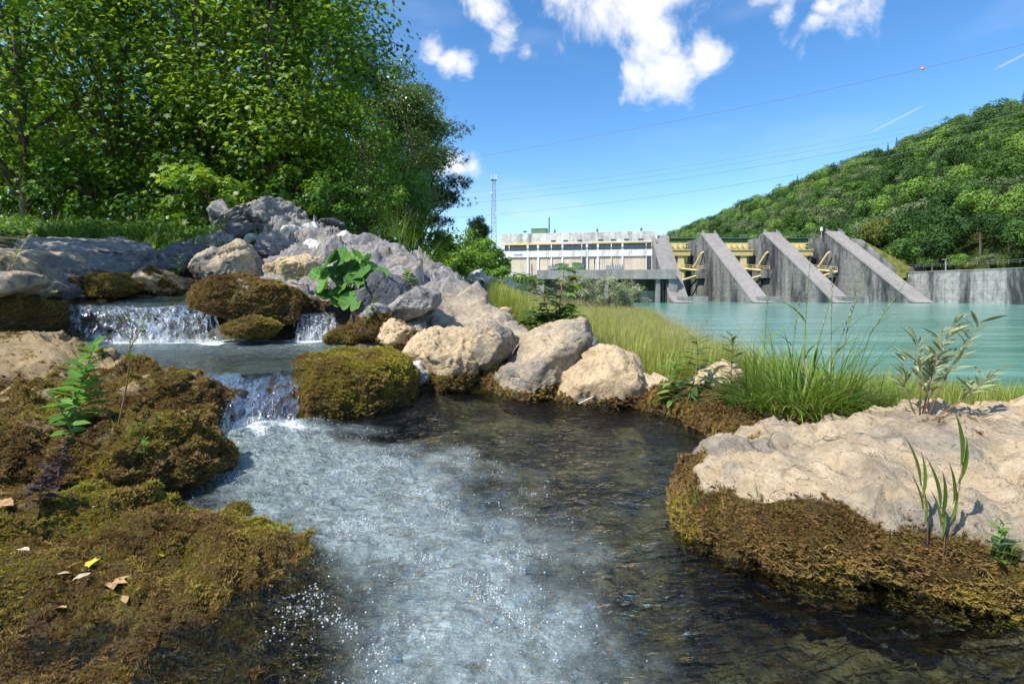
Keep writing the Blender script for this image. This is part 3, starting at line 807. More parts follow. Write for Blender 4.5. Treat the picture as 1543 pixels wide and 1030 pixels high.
# wing wall: stepped sloping wall from behind the crest down to the retaining wall
wa = [P(1268, 357, 163), P(1300, 361, 158), P(1326, 384, 154), P(1350, 404, 151), P(1350, 412, 151), P(1332, 409, 153), P(1296, 384, 157), P(1262, 362, 163)]
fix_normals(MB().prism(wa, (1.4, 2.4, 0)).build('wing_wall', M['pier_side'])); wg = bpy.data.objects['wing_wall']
tag(wg, 'dark sloping wing wall above the last pier by the grassy slope', 'wall')
sl_ = [P(1296, 360, 161), P(1330, 378, 158), P(1372, 402, 155), P(1372, 418, 153), P(1345, 420, 153), P(1290, 380, 160)]
fix_normals(MB().prism(sl_, (14, 20, -2)).build('embankment', plain('dry_grass_slope', (.12, .125, .035), .9, .1, .4, .8)))
tag(bpy.data.objects['embankment'], kind='structure')
# siren-like white post on last pier crest
sp = P(1238, 352, 164)
t = tag(empty('crest_post', tuple(sp)), 'small white post on the crest of the last pier', 'post')
mb = MB(); mb.tube([(0, 0, -1.5), (0, 0, 1.0)], .12, 6); mb.build('post', M['steel'], t); mb = MB(); mb.tube([(0, 0, .9), (0, 0, 2.1)], .42, 8); mb.build('head', M['white'], t)

# ------------------------------------------------------------------ lattice mast
mp = P(744, 438, 200)
mast = tag(empty('lattice_mast', (mp[0], 200, 12)), 'slender grey lattice radio mast behind the power station', 'mast')
zm = lambda py: ZC + (YH - py) / F * 200
Hm = zm(270) - 12
wf = lambda z: 1.15 - .55 * z / Hm
cor = [(-1, -1), (1, -1), (1, 1), (-1, 1)]
for cx_, cy_ in cor:
    mb = MB(); mb.tube([(cx_ * wf(0), cy_ * wf(0), 0), (cx_ * wf(Hm), cy_ * wf(Hm), Hm)], .10, 5); mb.build('leg', M['steel'], mast)
mb = MB(); z = 0
while z < Hm - 1.4:
    z2 = z + 1.9 * (wf(z) / wf(0)) + .25
    z2 = min(z2, Hm)
    for k in range(4):
        a, c_ = cor[k], cor[(k + 1) % 4]
        mb.tube([(a[0] * wf(z), a[1] * wf(z), z), (c_[0] * wf(z2), c_[1] * wf(z2), z2)], .05, 3, False)
        mb.tube([(c_[0] * wf(z), c_[1] * wf(z), z), (a[0] * wf(z2), a[1] * wf(z2), z2)], .05, 3, False)
        mb.tube([(a[0] * wf(z2), a[1] * wf(z2), z2), (c_[0] * wf(z2), c_[1] * wf(z2), z2)], .05, 3, False)
    z = z2
mb.build('bracing', M['steel'], mast)
MB().box(-1.1, 1.1, -1.1, 1.1, Hm - .3, Hm - .1).build('platform', M['steel'], mast)
for k in range(5):
    an = k * 1.257; MB().box(1.1 * math.cos(an) - .14, 1.1 * math.cos(an) + .14, 1.1 * math.sin(an) - .1, 1.1 * math.sin(an) + .1, Hm - .6, Hm + 1.6).build('antenna', M['white'], mast)
for zz_, xx in ((Hm * .58, 1.1), (Hm * .83, -.9)):
    mb = MB(); mb.tube([(xx, -.6, zz_), (xx, -1.0, zz_)], [.2, .5], 8); mb.build('dish', M['white'], mast)

# ------------------------------------------------------------------ overhead cables
def cable(name, lab, pts, r, cat='cable'):
    """pts: (px,py,d) from the photo; a smooth curve through them, continued out of the frame"""
    W = [P(*q) for q in pts]
    ts = np.linspace(0, 1, 40); k = np.linspace(0, 1, len(W))
    C = np.polyfit(k, np.array(W), min(2, len(W) - 1))
    Q = [np.polyval(C[:, i], ts) for i in range(3)]
    mb = MB(); mb.tube(list(np.stack(Q, 1)), r, 5); o = mb.build(name, M['cable']); return tag(o, lab, cat, 'overhead cables across the sky')
cable('power_cable', 'topmost thin overhead cable carrying the warning ball', [(560, 262, 200), (1110, 164, 175), (1700, 27, 150)], .055)
cable('power_cable', 'second overhead cable from the top, faint across the sky', [(560, 304, 210), (1100, 240, 190), (1700, 118, 165)], .035)
cable('power_cable', 'third overhead cable from the top, faint across the sky', [(560, 312, 205), (1100, 248, 185), (1700, 126, 160)], .035)
cable('power_cable', 'fourth overhead cable from the top, passing before the wooded hill', [(560, 318, 190), (1100, 258, 165), (1700, 128, 135)], .045)
cable('power_cable', 'lowest overhead cable, passing before the wooded hill', [(560, 336, 190), (1100, 280, 165), (1700, 142, 135)], .045)
bp = P(1390.5, 103, 163)
V, T = ico(3); ball = tag(empty('warning_ball', tuple(bp)), 'small red and white warning ball on the top cable', 'ball')
up = V[T].mean(1)[:, 2] > 0
obj('red_half', V * .62, T[up], M['red'], ball, True); obj('white_half', V * .62, T[~up], M['white'], ball, True)
# ------------------------------------------------------------------ scatter helper for uncountable stuff (moss, bubbles, far wood)
def proto(name, V, Fc, mat, smooth=False):
    me = mesh_of(name, V, Fc, smooth); me.materials.append(mat)
    return bpy.data.objects.new(name, me)           # only a source for the scatter, never linked

_gn = {}
def gn_group(key, protos, spin=True):
    if key in _gn: return _gn[key]
    g = bpy.data.node_groups.new('scatter_' + key, 'GeometryNodeTree')
    g.interface.new_socket(name='Geometry', in_out='INPUT', socket_type='NodeSocketGeometry')
    g.interface.new_socket(name='Geometry', in_out='OUTPUT', socket_type='NodeSocketGeometry')
    N_, L = g.nodes, g.links
    gi, go = N_.new('NodeGroupInput'), N_.new('NodeGroupOutput')
    ip = N_.new('GeometryNodeInstanceOnPoints')
    L.new(gi.outputs[0], ip.inputs['Points'])
    if len(protos) == 1:
        oi = N_.new('GeometryNodeObjectInfo'); oi.inputs['Object'].default_value = protos[0]; oi.inputs['As Instance'].default_value = True
        L.new(oi.outputs['Geometry'], ip.inputs['Instance'])
    else:
        j = N_.new('GeometryNodeGeometryToInstance')
        for p_ in protos:
            oi = N_.new('GeometryNodeObjectInfo'); oi.inputs['Object'].default_value = p_; oi.inputs['As Instance'].default_value = False
            L.new(oi.outputs['Geometry'], j.inputs[0])
        L.new(j.outputs[0], ip.inputs['Instance']); ip.inputs['Pick Instance'].default_value = True
    def na(name, typ):
        a = N_.new('GeometryNodeInputNamedAttribute'); a.data_type = typ; a.inputs['Name'].default_value = name; return a.outputs['Attribute']
    L.new(na('rot', 'FLOAT_VECTOR'), ip.inputs['Rotation']); L.new(na('size', 'FLOAT'), ip.inputs['Scale'])
    geo = ip.outputs['Instances']
    if spin:
        ri = N_.new('GeometryNodeRotateInstances'); rv = N_.new('FunctionNodeRandomValue'); rv.data_type = 'FLOAT_VECTOR'
        rv.inputs['Min'].default_value = (0, 0, 0); rv.inputs['Max'].default_value = (0, 0, 6.283)
        L.new(geo, ri.inputs['Instances']); L.new(rv.outputs['Value'], ri.inputs['Rotation']); ri.inputs['Local Space'].default_value = True
        geo = ri.outputs['Instances']
    L.new(geo, go.inputs[0]); _gn[key] = g; return g

def scatter(name, key, protos, pts, dirs, sizes, tint, parent=None, mat=None):
    """instances of protos at pts with local +Z along dirs"""
    me = bpy.data.meshes.new(name)
    me.vertices.add(len(pts)); me.vertices.foreach_set('co', np.asarray(pts, np.float32).ravel())
    pol = np.arccos(np.clip(dirs[:, 2], -1, 1)); az = np.arctan2(dirs[:, 1], dirs[:, 0])
    r = np.stack([0 * pol, pol, az], 1).astype(np.float32)
    a = me.attributes.new('rot', 'FLOAT_VECTOR', 'POINT'); a.data.foreach_set('vector', r.ravel())
    a = me.attributes.new('size', 'FLOAT', 'POINT'); a.data.foreach_set('value', np.asarray(sizes, np.float32))
    a = me.attributes.new('tint', 'FLOAT', 'POINT'); a.data.foreach_set('value', np.asarray(tint, np.float32))
    me.update()
    o = link(bpy.data.objects.new(name, me), parent)
    md = o.modifiers.new('scatter', 'NODES'); md.node_group = gn_group(key, protos)
    o['kind'] = 'stuff'
    return o

# moss sprig
m, nt, n, l, out = new_mat('moss_strands'); b = NB(nt)
t = b.attr('tint', True)
cr = n.new('ShaderNodeValToRGB'); l.new(t, cr.inputs[0])
e = cr.color_ramp.elements
e[0].position = 0; e[0].color = (.09, .052, .018, 1); e[1].position = 1; e[1].color = (.42, .39, .035, 1)
for pos_, col_ in ((.25, (.23, .130, .042, 1)), (.5, (.38, .235, .075, 1)), (.72, (.40, .295, .05, 1))):
    q = e.new(pos_); q.color = col_
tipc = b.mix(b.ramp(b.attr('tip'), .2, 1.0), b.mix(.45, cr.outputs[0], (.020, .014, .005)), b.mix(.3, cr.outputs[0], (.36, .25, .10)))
l.new(b.shmix(.28, b.princ(tipc, .75, .25), b.bsdf('Translucent', cr.outputs[0])), out.inputs[0])
M['moss'] = m
rg = np.random.default_rng(3)
V, Fc, tip = [], [], []
for k in range(22):
    an = rg.uniform(0, 6.28); r = .016 * math.sqrt(rg.random()); base = np.array([r * math.cos(an), r * math.sin(an), -.004])
    L_ = rg.uniform(.009, .021); tilt = rg.uniform(.3, 1.2); ta = an + rg.normal(0, .8)
    dr = np.array([math.sin(tilt) * math.cos(ta), math.sin(tilt) * math.sin(ta), math.cos(tilt)])
    sd = np.cross(dr, [math.cos(ta + 1.2), math.sin(ta + 1.2), .3]); sd /= np.linalg.norm(sd)
    bend = np.array([math.cos(ta), math.sin(ta), -.6]) * rg.uniform(.1, .5)
    w = rg.uniform(.0014, .0026)
    for q, ww in ((0, .8), (.5, 1.15), (1, .25)):
        c_ = base + dr * L_ * q + bend * L_ * q * q
        V += [c_ - sd * w * ww, c_ + sd * w * ww]; tip += [q, q]
    i = len(V) - 6
    Fc += [(i, i + 1, i + 3, i + 2), (i + 2, i + 3, i + 5, i + 4)]
me = mesh_of('moss_sprig', np.array(V), np.array(Fc), False, {'tip': tip}); me.materials.append(m)
MOSS = bpy.data.objects.new('moss_sprig', me)
CAMP = np.array([0, 0, ZC])

def tri_sample(V, T, w, count, rng):
    a = np.linalg.norm(np.cross(V[T[:, 1]] - V[T[:, 0]], V[T[:, 2]] - V[T[:, 0]]), axis=1) * .5
    pr = a * w[T].mean(1); s = pr.sum()
    if s <= 0: return None
    idx = rng.choice(len(T), int(count), p=pr / s)
    u, v = rng.random(len(idx)), rng.random(len(idx)); f = u + v > 1; u[f] = 1 - u[f]; v[f] = 1 - v[f]
    A_, B_, C_ = V[T[idx, 0]], V[T[idx, 1]], V[T[idx, 2]]
    return A_ + (B_ - A_) * u[:, None] + (C_ - A_) * v[:, None], idx, s

def moss_on(o_parent, V, T, Nn, w, size, cover, tint0, tint1, seed, loc, greenf=None, zmin=-.35):
    """moss tufts on triangles weighted by w (camera side only)"""
    rng = np.random.default_rng(seed)
    view = (V + loc) - CAMP; view /= np.linalg.norm(view, axis=1, keepdims=True)
    wv = w * (np.einsum('ij,ij->i', view, Nn) < .35)
    wv = np.where((wv > .3) & ((V + loc)[:, 2] > zmin), wv, 0)
    a = np.linalg.norm(np.cross(V[T[:, 1]] - V[T[:, 0]], V[T[:, 2]] - V[T[:, 0]]), axis=1) * .5
    area = float((a * wv[T].mean(1)).sum())
    if size > 1.25: size *= .72
    cnt = int(min(34000 if size < .8 else 20000, area * cover / (size * .022) ** 2))
    if cnt < 20: return
    pts, idx, _ = tri_sample(V, T, wv, cnt, rng)
    nn_ = Nn[T[idx]].mean(1)
    down = np.array([0, 0, -1.0]) - nn_ * (-nn_[:, 2:3]); 
    dirs = nn_ * 1.0 + down * .75 + rng.normal(0, .28, nn_.shape)
    dirs /= np.linalg.norm(dirs, axis=1, keepdims=True)
    cl = fbm((pts + loc) * 5.0, seed + 5, 3) * .5 + .5
    cl = .5 + .8 * fbm((pts + loc) * 2.6, seed + 5, 4, .6)
    tn = tint0 + (tint1 - tint0) * np.clip(cl + rng.normal(0, .14, cnt), 0, 1)
    if greenf is not None: tn = tn + greenf(pts + loc)
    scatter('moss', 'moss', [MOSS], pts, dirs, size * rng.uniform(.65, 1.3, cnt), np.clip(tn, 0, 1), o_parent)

# ------------------------------------------------------------------ rocks
TAN = rock_mat('tan_limestone', (.46, .335, .19), (.65, .505, .325), (.13, .085, .04), (.37, .30, .21), .3, bumpd=.05)
TAN_G = rock_mat('tan_grey_limestone', (.40, .31, .195), (.58, .475, .335), (.12, .085, .05), (.235, .225, .205), .62, bumpd=.05)
GREY = rock_mat('grey_boulder_stone', (.20, .19, .175), (.33, .315, .29), (.06, .055, .05), (.15, .15, .155), .55, bumpd=.025)
DARK = rock_mat('dark_slate_stone', (.075, .077, .085), (.16, .16, .17), (.02, .02, .022), (.11, .115, .125), .6, bumpd=.03)
PURP = rock_mat('purple_grey_schist', (.24, .23, .245), (.38, .37, .385), (.08, .075, .08), (.19, .185, .20), .5, bumpd=.05, strata=.9)
BOULD = rock_mat('cream_limestone', (.42, .32, .20), (.61, .495, .34), (.11, .08, .045), (.33, .295, .24), .48, bumpd=.06)
PALE = rock_mat('white_rubble', (.60, .56, .50), (.78, .74, .68), (.30, .27, .23), (.52, .50, .47), .2, bumpd=.3, scale=.3)
WHITE = rock_mat('pale_marble_stone', (.50, .48, .45), (.68, .66, .63), (.22, .20, .18), (.36, .355, .36), .35, bumpd=.03)
RIDGE = rock_mat('ridge_bedrock', (.45, .345, .215), (.62, .505, .35), (.13, .09, .05), (.40, .345, .27), .3, bumpd=.05, upper=((.15, .145, .145), (.38, .36, .345)))
SLATE = rock_mat('layered_grey_slab', (.22, .21, .195), (.35, .335, .31), (.07, .065, .06), (.26, .255, .25), .5, bumpd=.04, strata=.8)
MOSSY = rock_mat('mossy_tufa', (.22, .16, .085), (.36, .27, .15), (.05, .035, .015), (.26, .22, .16), .35, bumpd=.03)
WETR = rock_mat('wet_dark_tufa', (.030, .024, .014), (.075, .06, .035), (.008, .006, .004), (.05, .045, .035), .4, bumpd=.03)

def inside(px, py, poly):
    q = np.asarray(poly); r = np.zeros(px.shape, bool); j = len(q) - 1
    for i in range(len(q)):
        c_ = ((q[i, 1] > py) != (q[j, 1] > py)) & (px < (q[j, 0] - q[i, 0]) * (py - q[i, 1]) / (q[j, 1] - q[i, 1] + 1e-12) + q[i, 0])
        r ^= c_; j = i
    return r
ROCKS = []
def poly_radius(poly, th):
    """distance from the origin to a star-shaped polygon along angles th"""
    Q = np.asarray(poly, float); R = np.full(th.shape, -1.0)
    c, s = np.cos(th), np.sin(th)
    for i in range(len(Q)):
        a, bq = Q[i], Q[(i + 1) % len(Q)]; e_ = bq - a
        den = c * e_[1] - s * e_[0]
        den = np.where(np.abs(den) < 1e-12, 1e-12, den)
        t = (a[0] * e_[1] - a[1] * e_[0]) / den
        u = (a[0] * s - a[1] * c) / den
        ok = (u >= -1e-6) & (u <= 1 + 1e-6) & (t > 0)
        R = np.where(ok & (t > R), t, R)
    bad = R < 0
    if bad.any(): R[bad] = np.abs(Q).mean()
    return R

def finish_rock(name, lab, V, T, C, mat, seed, amp, facets, moss, wet, size, cover, tints, fcut=.16, cat='rock', group=None, greenf=None, crag=.5):
    rng = np.random.default_rng(seed)
    ext = V.max(0) - V.min(0); sc = float(np.mean(np.sort(ext)[1:])) / 2
    Q = V + C + seed * 3.7
    f1 = 1.2 / max(sc, .05)
    Nn = normals_of(V, T)
    V = V + Nn * (fbm(Q * f1 * .8, seed, 2) * .22 * sc * (1 if facets else .0))[:, None]
    for k in range(int(facets * 2.2)):
        nv = rng.normal(0, 1, 3); nv[1] -= .6; nv /= np.linalg.norm(nv)
        pr = V @ nv; mx = pr.max(); lim = mx * (1 - fcut * rng.uniform(.35, 1.5))
        ex = np.maximum(0, pr - lim); V = V - nv * (ex * .96)[:, None]
    Nn = normals_of(V, T)
    Q = V + C + seed * 3.7
    sv = rng.normal(0, 1, 3) * [.6, .5, 1]; sv /= np.linalg.norm(sv)
    sw = (Q @ sv) * f1 * 2.1 + .8 * fbm(Q * f1 * .9, seed + 61, 3); saw = sw - np.floor(sw)
    ledge = np.where(saw > .86, (1 - saw) / .14, saw / .86) - .5
    if facets:
        disp = fbm(Q * f1 * 1.6, seed, 3) * .20 + ledge * .26 * crag + chips(Q * f1 * .75, seed) * .95 * crag + chips(Q * f1 * 2.0, seed + 5) * .42 * crag + chips(Q * f1 * 5.5, seed + 6) * .13 * crag + fbm(Q * f1 * 3.6, seed + 3, 4, .62, True) * .22 * crag + fbm(Q * f1 * 10, seed + 9, 3, .6) * .14
    else:
        disp = fbm(Q * f1, seed, 3) * .50 + ledge * .22 * crag + chips(Q * f1 * 2.2, seed) * .34 * crag + chips(Q * f1 * 6, seed + 6) * .12 * crag + fbm(Q * f1 * 3.2, seed + 3, 4, .6, True) * .32 * crag + fbm(Q * f1 * 9, seed + 9, 3, .6) * .12
    qc = Q * np.array([1, 1, 1.4]) * f1 * (.85 if facets else 2.0) + .25 * np.stack([fbm(Q * f1 * 2, seed + 71, 3), fbm(Q * f1 * 2, seed + 72, 3), fbm(Q * f1 * 2, seed + 73, 3)], 1)
    ce = chips(qc, seed + 33, 3, True); keep = sstep(-.15, .25, fbm(Q * f1 * .9, seed + 74, 2))
    gro = np.exp(-(ce / .05) ** 2) * keep * (.28 if facets else .34)
    V = V + Nn * ((disp - gro * (1.0 if mat is not MOSSY else .4)) * amp * sc)[:, None]
    Nn = normals_of(V, T)
    W = V + C
    at = {}
    mo = moss(W, Nn) if moss else np.full(len(V), -1.0)
    mo = mo + .62 * fbm(W * 3.2, seed + 40, 5, .62) if moss else mo
    at['moss'] = np.clip(mo, 0, 1)
    at['wet'] = wet(W, Nn) if wet else np.zeros(len(V))
    o = obj(name, V, T, mat, None, True, at)
    ROCKS.append((W, T))
    o.location = C
    tag(o, lab, cat, group)
    if moss and cover > 0:
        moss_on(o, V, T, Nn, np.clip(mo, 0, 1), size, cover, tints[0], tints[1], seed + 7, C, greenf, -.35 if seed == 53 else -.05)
    return o

def rock(lab, poly, d, ry, mat, seed, sub=4, amp=.16, facets=6, moss=None, wet=None, size=1.5, cover=.8, tints=(.2, .6), e_=.62, fcut=.16, name='boulder', crag=.5, greenf=None, lean=0.0, group=None):
    """boulder whose broad side faces the pool; poly is its outline in photo pixels, d its distance, ry half its depth"""
    Wp = np.array([[P(a, c_, d)[0], P(a, c_, d)[2]] for a, c_ in poly])
    cc = (Wp.max(0) + Wp.min(0)) / 2 * .5 + Wp.mean(0) * .5
    U, T = ico(sub + 1)
    th = np.arctan2(U[:, 2], U[:, 0]); cph = np.hypot(U[:, 0], U[:, 2])
    R = poly_radius(Wp - cc, th)
    k = cph ** e_
    V = np.stack([R * k * np.cos(th), ry * np.sign(U[:, 1]) * np.abs(U[:, 1]) ** e_, R * k * np.sin(th)], 1)
    V[:, 1] += lean * V[:, 2]
    return finish_rock(name, lab, V, T, np.array([cc[0], d, cc[1]]), mat, seed, amp, facets, moss, wet, size, cover, tints, fcut, group=group, greenf=greenf, crag=crag)

def slab(lab, poly, z0, ztop, mat, seed, sub=5, amp=.12, facets=0, moss=None, wet=None, size=1.0, cover=.8, tints=(.2, .6), tilt=(0, 0), eh=.55, ev=.75, name='boulder', crag=.5, greenf=None, down=.5, zf=None):
    """low rock given by its plan outline (x,y) in metres and its top height"""
    Wp = np.array(poly, float); cc = (Wp.max(0) + Wp.min(0)) / 2
    U, T = ico(sub + 1)
    th = np.arctan2(U[:, 1], U[:, 0]); cph = np.hypot(U[:, 0], U[:, 1])
    R = poly_radius(Wp - cc, th); k = cph ** eh
    h = ztop - z0
    V = np.stack([R * k * np.cos(th), R * k * np.sin(th), np.where(U[:, 2] > 0, h, down) * np.sign(U[:, 2]) * np.abs(U[:, 2]) ** ev], 1)
    V[:, 2] += (tilt[0] * V[:, 0] + tilt[1] * V[:, 1]) * (U[:, 2] > -.3)
    C = np.array([cc[0], cc[1], z0])
    if zf is not None: V[:, 2] += zf(V + C) * np.clip(U[:, 2] * 2, 0, 1)
    return finish_rock(name, lab, V, T, C, mat, seed, amp, facets, moss, wet, size, cover, tints, .1, greenf=greenf, crag=crag)

def below(z, band, gain=1.0, bias=0.0): return lambda W, N_: bias + gain * np.clip((z - W[:, 2]) / band, -1.5, 1.0)
def allm(v=.9): return lambda W, N_: np.full(len(W), v)
def wetb(z, band=.05): return lambda W, N_: sstep(z + band, z, W[:, 2] + .03 * fbm(W * 6, 77, 2))

# -- left bank, top to bottom
rock('dark layered ledge under the trees behind the upper fall', [(20, 405), (40, 384), (80, 371), (150, 366), (240, 369), (262, 392), (250, 425), (150, 432), (60, 430)], 8.2, .9, SLATE, 1, 5, .10, 5, below(1.12, .25, .9), below(.95, .2), 1.6, .5, (.1, .4))
rock('rounded grey boulder at the left edge beside the upper pool', [(-60, 430), (-50, 395), (10, 376), (55, 381), (85, 402), (108, 432), (104, 446), (70, 446), (0, 440)], 6.0, .75, TAN_G, 2, 5, .12, 6, lambda W, N_: -.4 + 2.2 * (W[:, 0] + 5.55) , wetb(.92), 1.4, .5, (.25, .5))
rock('pale grey stone lowest on the left edge above the mossy ledge', [(-60, 448), (-45, 420), (0, 413), (38, 417), (46, 428), (20, 447), (-20, 456)], 5.3, .4, TAN_G, 3, 4, .12, 5)
rock('brown mossy ledge at the left edge beside the upper fall', [(-95, 530), (-95, 458), (-30, 449), (28, 444), (62, 455), (68, 472), (60, 500), (56, 528), (-20, 540)], 5.55, .55, MOSSY, 4, 5, .14, 3, allm(.85), wetb(.55, .2), 1.5, .9, (.15, .7), crag=.3)
rock('low olive moss covered rock above the upper fall', [(150, 440), (158, 424), (190, 413), (222, 413), (240, 425), (232, 440), (190, 446)], 6.75, .45, MOSSY, 5, 4, .10, 2, allm(.95), None, 1.6, 1.0, (.6, .85), crag=.2)
rock('tan rock with yellow moss above the upper fall', [(215, 436), (222, 414), (242, 407), (268, 420), (290, 436), (270, 446), (230, 446)], 6.95, .45, TAN, 6, 4, .10, 3, allm(.45), None, 1.6, .5, (.45, .7), crag=.3)
rock('dark pointed rock right of the ledge behind the upper pool', [(238, 405), (246, 390), (272, 376), (290, 366), (315, 376), (324, 388), (300, 412), (258, 418)], 7.6, .5, DARK, 7, 4, .14, 9, None, None)
rock('tan and grey rock right of the dark pointed rock', [(300, 430), (318, 392), (335, 372), (365, 366), (384, 385), (390, 420), (370, 432), (330, 436)], 7.5, .6, TAN_G, 8, 5, .15, 8, below(.98, .12, .7), None, 1.5, .4, (.3, .6))
rock('mossy overhang right of the upper fall', [(318, 450), (325, 432), (350, 426), (400, 430), (450, 438), (462, 455), (458, 480), (430, 486), (390, 474), (345, 476), (328, 476)], 6.25, .55, MOSSY, 9, 5, .16, 3, allm(.9), wetb(.66, .12), 1.5, .9, (.15, .6), crag=.4)
rock('pale grey stone set on the mossy overhang', [(335, 447), (345, 430), (368, 421), (388, 428), (392, 445), (378, 450), (350, 450)], 6.0, .3, TAN_G, 10, 4, .14, 7)
rock('small moss covered stone at the foot of the upper fall', [(342, 494), (352, 482), (375, 478), (405, 479), (424, 490), (410, 504), (365, 506)], 5.75, .28, MOSSY, 11, 4, .12, 2, allm(.95), wetb(.42), 1.4, 1.0, (.45, .9), crag=.2)
rock('wet dark rock face behind the upper fall', [(72, 540), (76, 470), (84, 452), (150, 449), (260, 449), (330, 452), (340, 480), (336, 535), (200, 545)], 6.65, .42, WETR, 12, 5, .10, 2, lambda W, N_: .35 + 0 * W[:, 0], lambda W, N_: np.ones(len(W)) * .8, 1.6, .35, (.3, .75), crag=.6)
rock('wet dark rock behind the small side fall', [(440, 520), (440, 470), (460, 455), (500, 450), (545, 470), (560, 500), (550, 525)], 6.7, .4, WETR, 13, 4, .14, 3, allm(.5), wetb(.7, .2), 1.6, .4, (.2, .6))

# -- rubble slope below the trees
rock('large craggy grey rock topping the rubble slope', [(338, 352), (346, 326), (372, 312), (402, 299), (432, 304), (456, 324), (466, 340), (440, 352), (400, 360), (360, 362)], 10.2, 1.0, SLATE, 14, 5, .20, 10, None, None, fcut=.22, crag=.9)
rock('dark slab leaning at the left foot of the craggy rock', [(336, 366), (350, 348), (380, 336), (398, 338), (402, 348), (372, 360), (350, 372)], 9.5, .6, DARK, 15, 4, .12, 9, None, None, fcut=.2)
rock('broad grey tilted slab in the rubble slope', [(382, 366), (392, 356), (412, 350), (436, 356), (450, 378), (440, 394), (424, 392), (404, 378)], 8.7, .5, SLATE, 16, 5, .12, 10, None, None, fcut=.24, crag=.6)
rock('hollow rock under the tilted slab, dark tone standing for shadow', [(372, 398), (376, 380), (392, 370), (410, 384), (420, 398), (410, 416), (384, 418)], 8.3, .45, DARK, 17, 4, .2, 8, None, None, fcut=.24)  # dark stone colour stands in for the shadow below the slab
rock('pinkish tan rock left of the large round leaves', [(404, 430), (412, 404), (436, 390), (474, 386), (490, 400), (480, 430), (440, 440)], 7.6, .5, TAN, 18, 5, .15, 8)
rock('pale blocky stone above the large round leaves', [(446, 396), (452, 374), (464, 362), (482, 366), (508, 382), (502, 396), (470, 402)], 8.5, .45, WHITE, 19, 4, .14, 9, None, None, fcut=.22)
rock('angular striped white stone high on the rubble slope', [(450, 352), (462, 340), (476, 337), (494, 352), (484, 364), (466, 360)], 9.3, .35, WHITE, 20, 4, .12, 10, None, None, fcut=.28)
rock('small white stone left of the angular striped stone', [(420, 354), (430, 342), (446, 342), (452, 352), (438, 360)], 9.5, .25, WHITE, 21, 4, .12, 8, None, None, fcut=.25)
rock('small blue grey stone at the foot of the dark slab', [(366, 364), (374, 353), (388, 352), (390, 360), (378, 368)], 8.9, .2, WHITE, 22, 3, .12, 8, None, None, fcut=.25)
rock('small dark rock by the foliage right of the craggy rock', [(474, 342), (482, 331), (500, 330), (516, 338), (508, 348), (484, 350)], 10.4, .4, DARK, 23, 4, .16, 9, None, None, fcut=.25)
rock('pale rounded stone below the bushes on the slope', [(500, 372), (505, 356), (520, 351), (540, 362), (560, 376), (540, 382), (515, 378)], 9.0, .4, WHITE, 24, 4, .12, 7)
rock('mottled lichen covered rock above the large round leaves', [(484, 392), (492, 374), (508, 364), (528, 370), (552, 394), (530, 404), (500, 402)], 8.3, .45, TAN_G, 25, 4, .16, 8)

# one craggy bedrock ridge running from the wood down to the pool, layers dipping to the right
RP = [P(*q) for q in ((300, 372, 9.0), (345, 352, 9.7), (380, 326, 10.0), (405, 304, 10.4), (440, 312, 10.3), (470, 338, 9.9), (500, 348, 9.5), (540, 362, 9.0), (600, 386, 8.4), (650, 412, 8.0), (690, 430, 7.7), (720, 447, 7.4), (780, 480, 6.9), (818, 502, 6.5),
      (830, 545, 5.6), (770, 540, 5.6), (700, 505, 5.7), (640, 490, 5.7), (600, 505, 5.5), (596, 540, 5.2), (640, 470, 6.2), (690, 470, 6.6), (740, 495, 6.2), (600, 440, 6.9), (560, 430, 7.1), (640, 430, 7.3), (560, 396, 7.9), (600, 410, 7.7), (520, 400, 7.7), (470, 395, 7.9), (430, 385, 8.2), (480, 370, 8.6), (430, 362, 8.9), (390, 372, 8.6), (350, 385, 8.0), (330, 420, 7.2), (400, 425, 7.2), (450, 440, 6.9), (500, 450, 6.9), (545, 470, 6.3), (560, 500, 5.8), (380, 345, 9.6))]
RP += [np.array(q, float) for q in ((-.95, 4.95, .0), (-.5, 5.0, .02), (0, 4.9, .02), (.45, 4.55, .0), (.9, 4.22, .0), (1.25, 4.05, .0), (.15, 5.2, .26), (.55, 5.0, .28), (.95, 4.6, .24), (1.3, 4.35, .16), (1.2, 5.1, .12), (.9, 5.6, .1), (1.5, 4.7, .0), (1.1, 6.2, -.2), (.9, 7.4, -.25), (.2, 8.4, -.05), (-.8, 9.2, .5), (-2.0, 9.8, 1.2), (-3.0, 10.8, 1.6), (-4.2, 11.2, 1.7), (-5.4, 10.8, 1.6), (-5.8, 9.6, 1.4), (-5.2, 8.6, 1.2), (-4.4, 7.6, .9), (-2.3, 6.2, .2), (-1.9, 5.6, .1), (-1.5, 5.2, .05))]
RP = np.array(RP)
_d2 = np.linalg.norm(RP[:, None, :2] - RP[None, :, :2], axis=2)
_a2 = np.zeros((len(RP) + 3,) * 2); _a2[:-3, :-3] = _d2 + np.eye(len(RP)) * .05; _a2[:-3, -3] = 1; _a2[:-3, -2:] = RP[:, :2]; _a2[-3, :-3] = 1; _a2[-2:, :-3] = RP[:, :2].T
_w2 = np.linalg.solve(_a2, np.concatenate([RP[:, 2], [0, 0, 0]]))
bx_ = np.arange(-6.0, 1.62, .022); by_ = np.arange(4.02, 11.2, .026)
BX, BY = np.meshgrid(bx_, by_); fx, fy = BX.ravel(), BY.ravel(); bz = np.zeros(len(fx))
for q in range(0, len(fx), 20000):
    sl_ = slice(q, q + 20000)
    bz[sl_] = np.hypot(fx[sl_, None] - RP[None, :, 0], fy[sl_, None] - RP[None, :, 1]) @ _w2[:-3] + _w2[-3] + _w2[-2] * fx[sl_] + _w2[-1] * fy[sl_]
QB = np.stack([fx, fy, bz], 1)
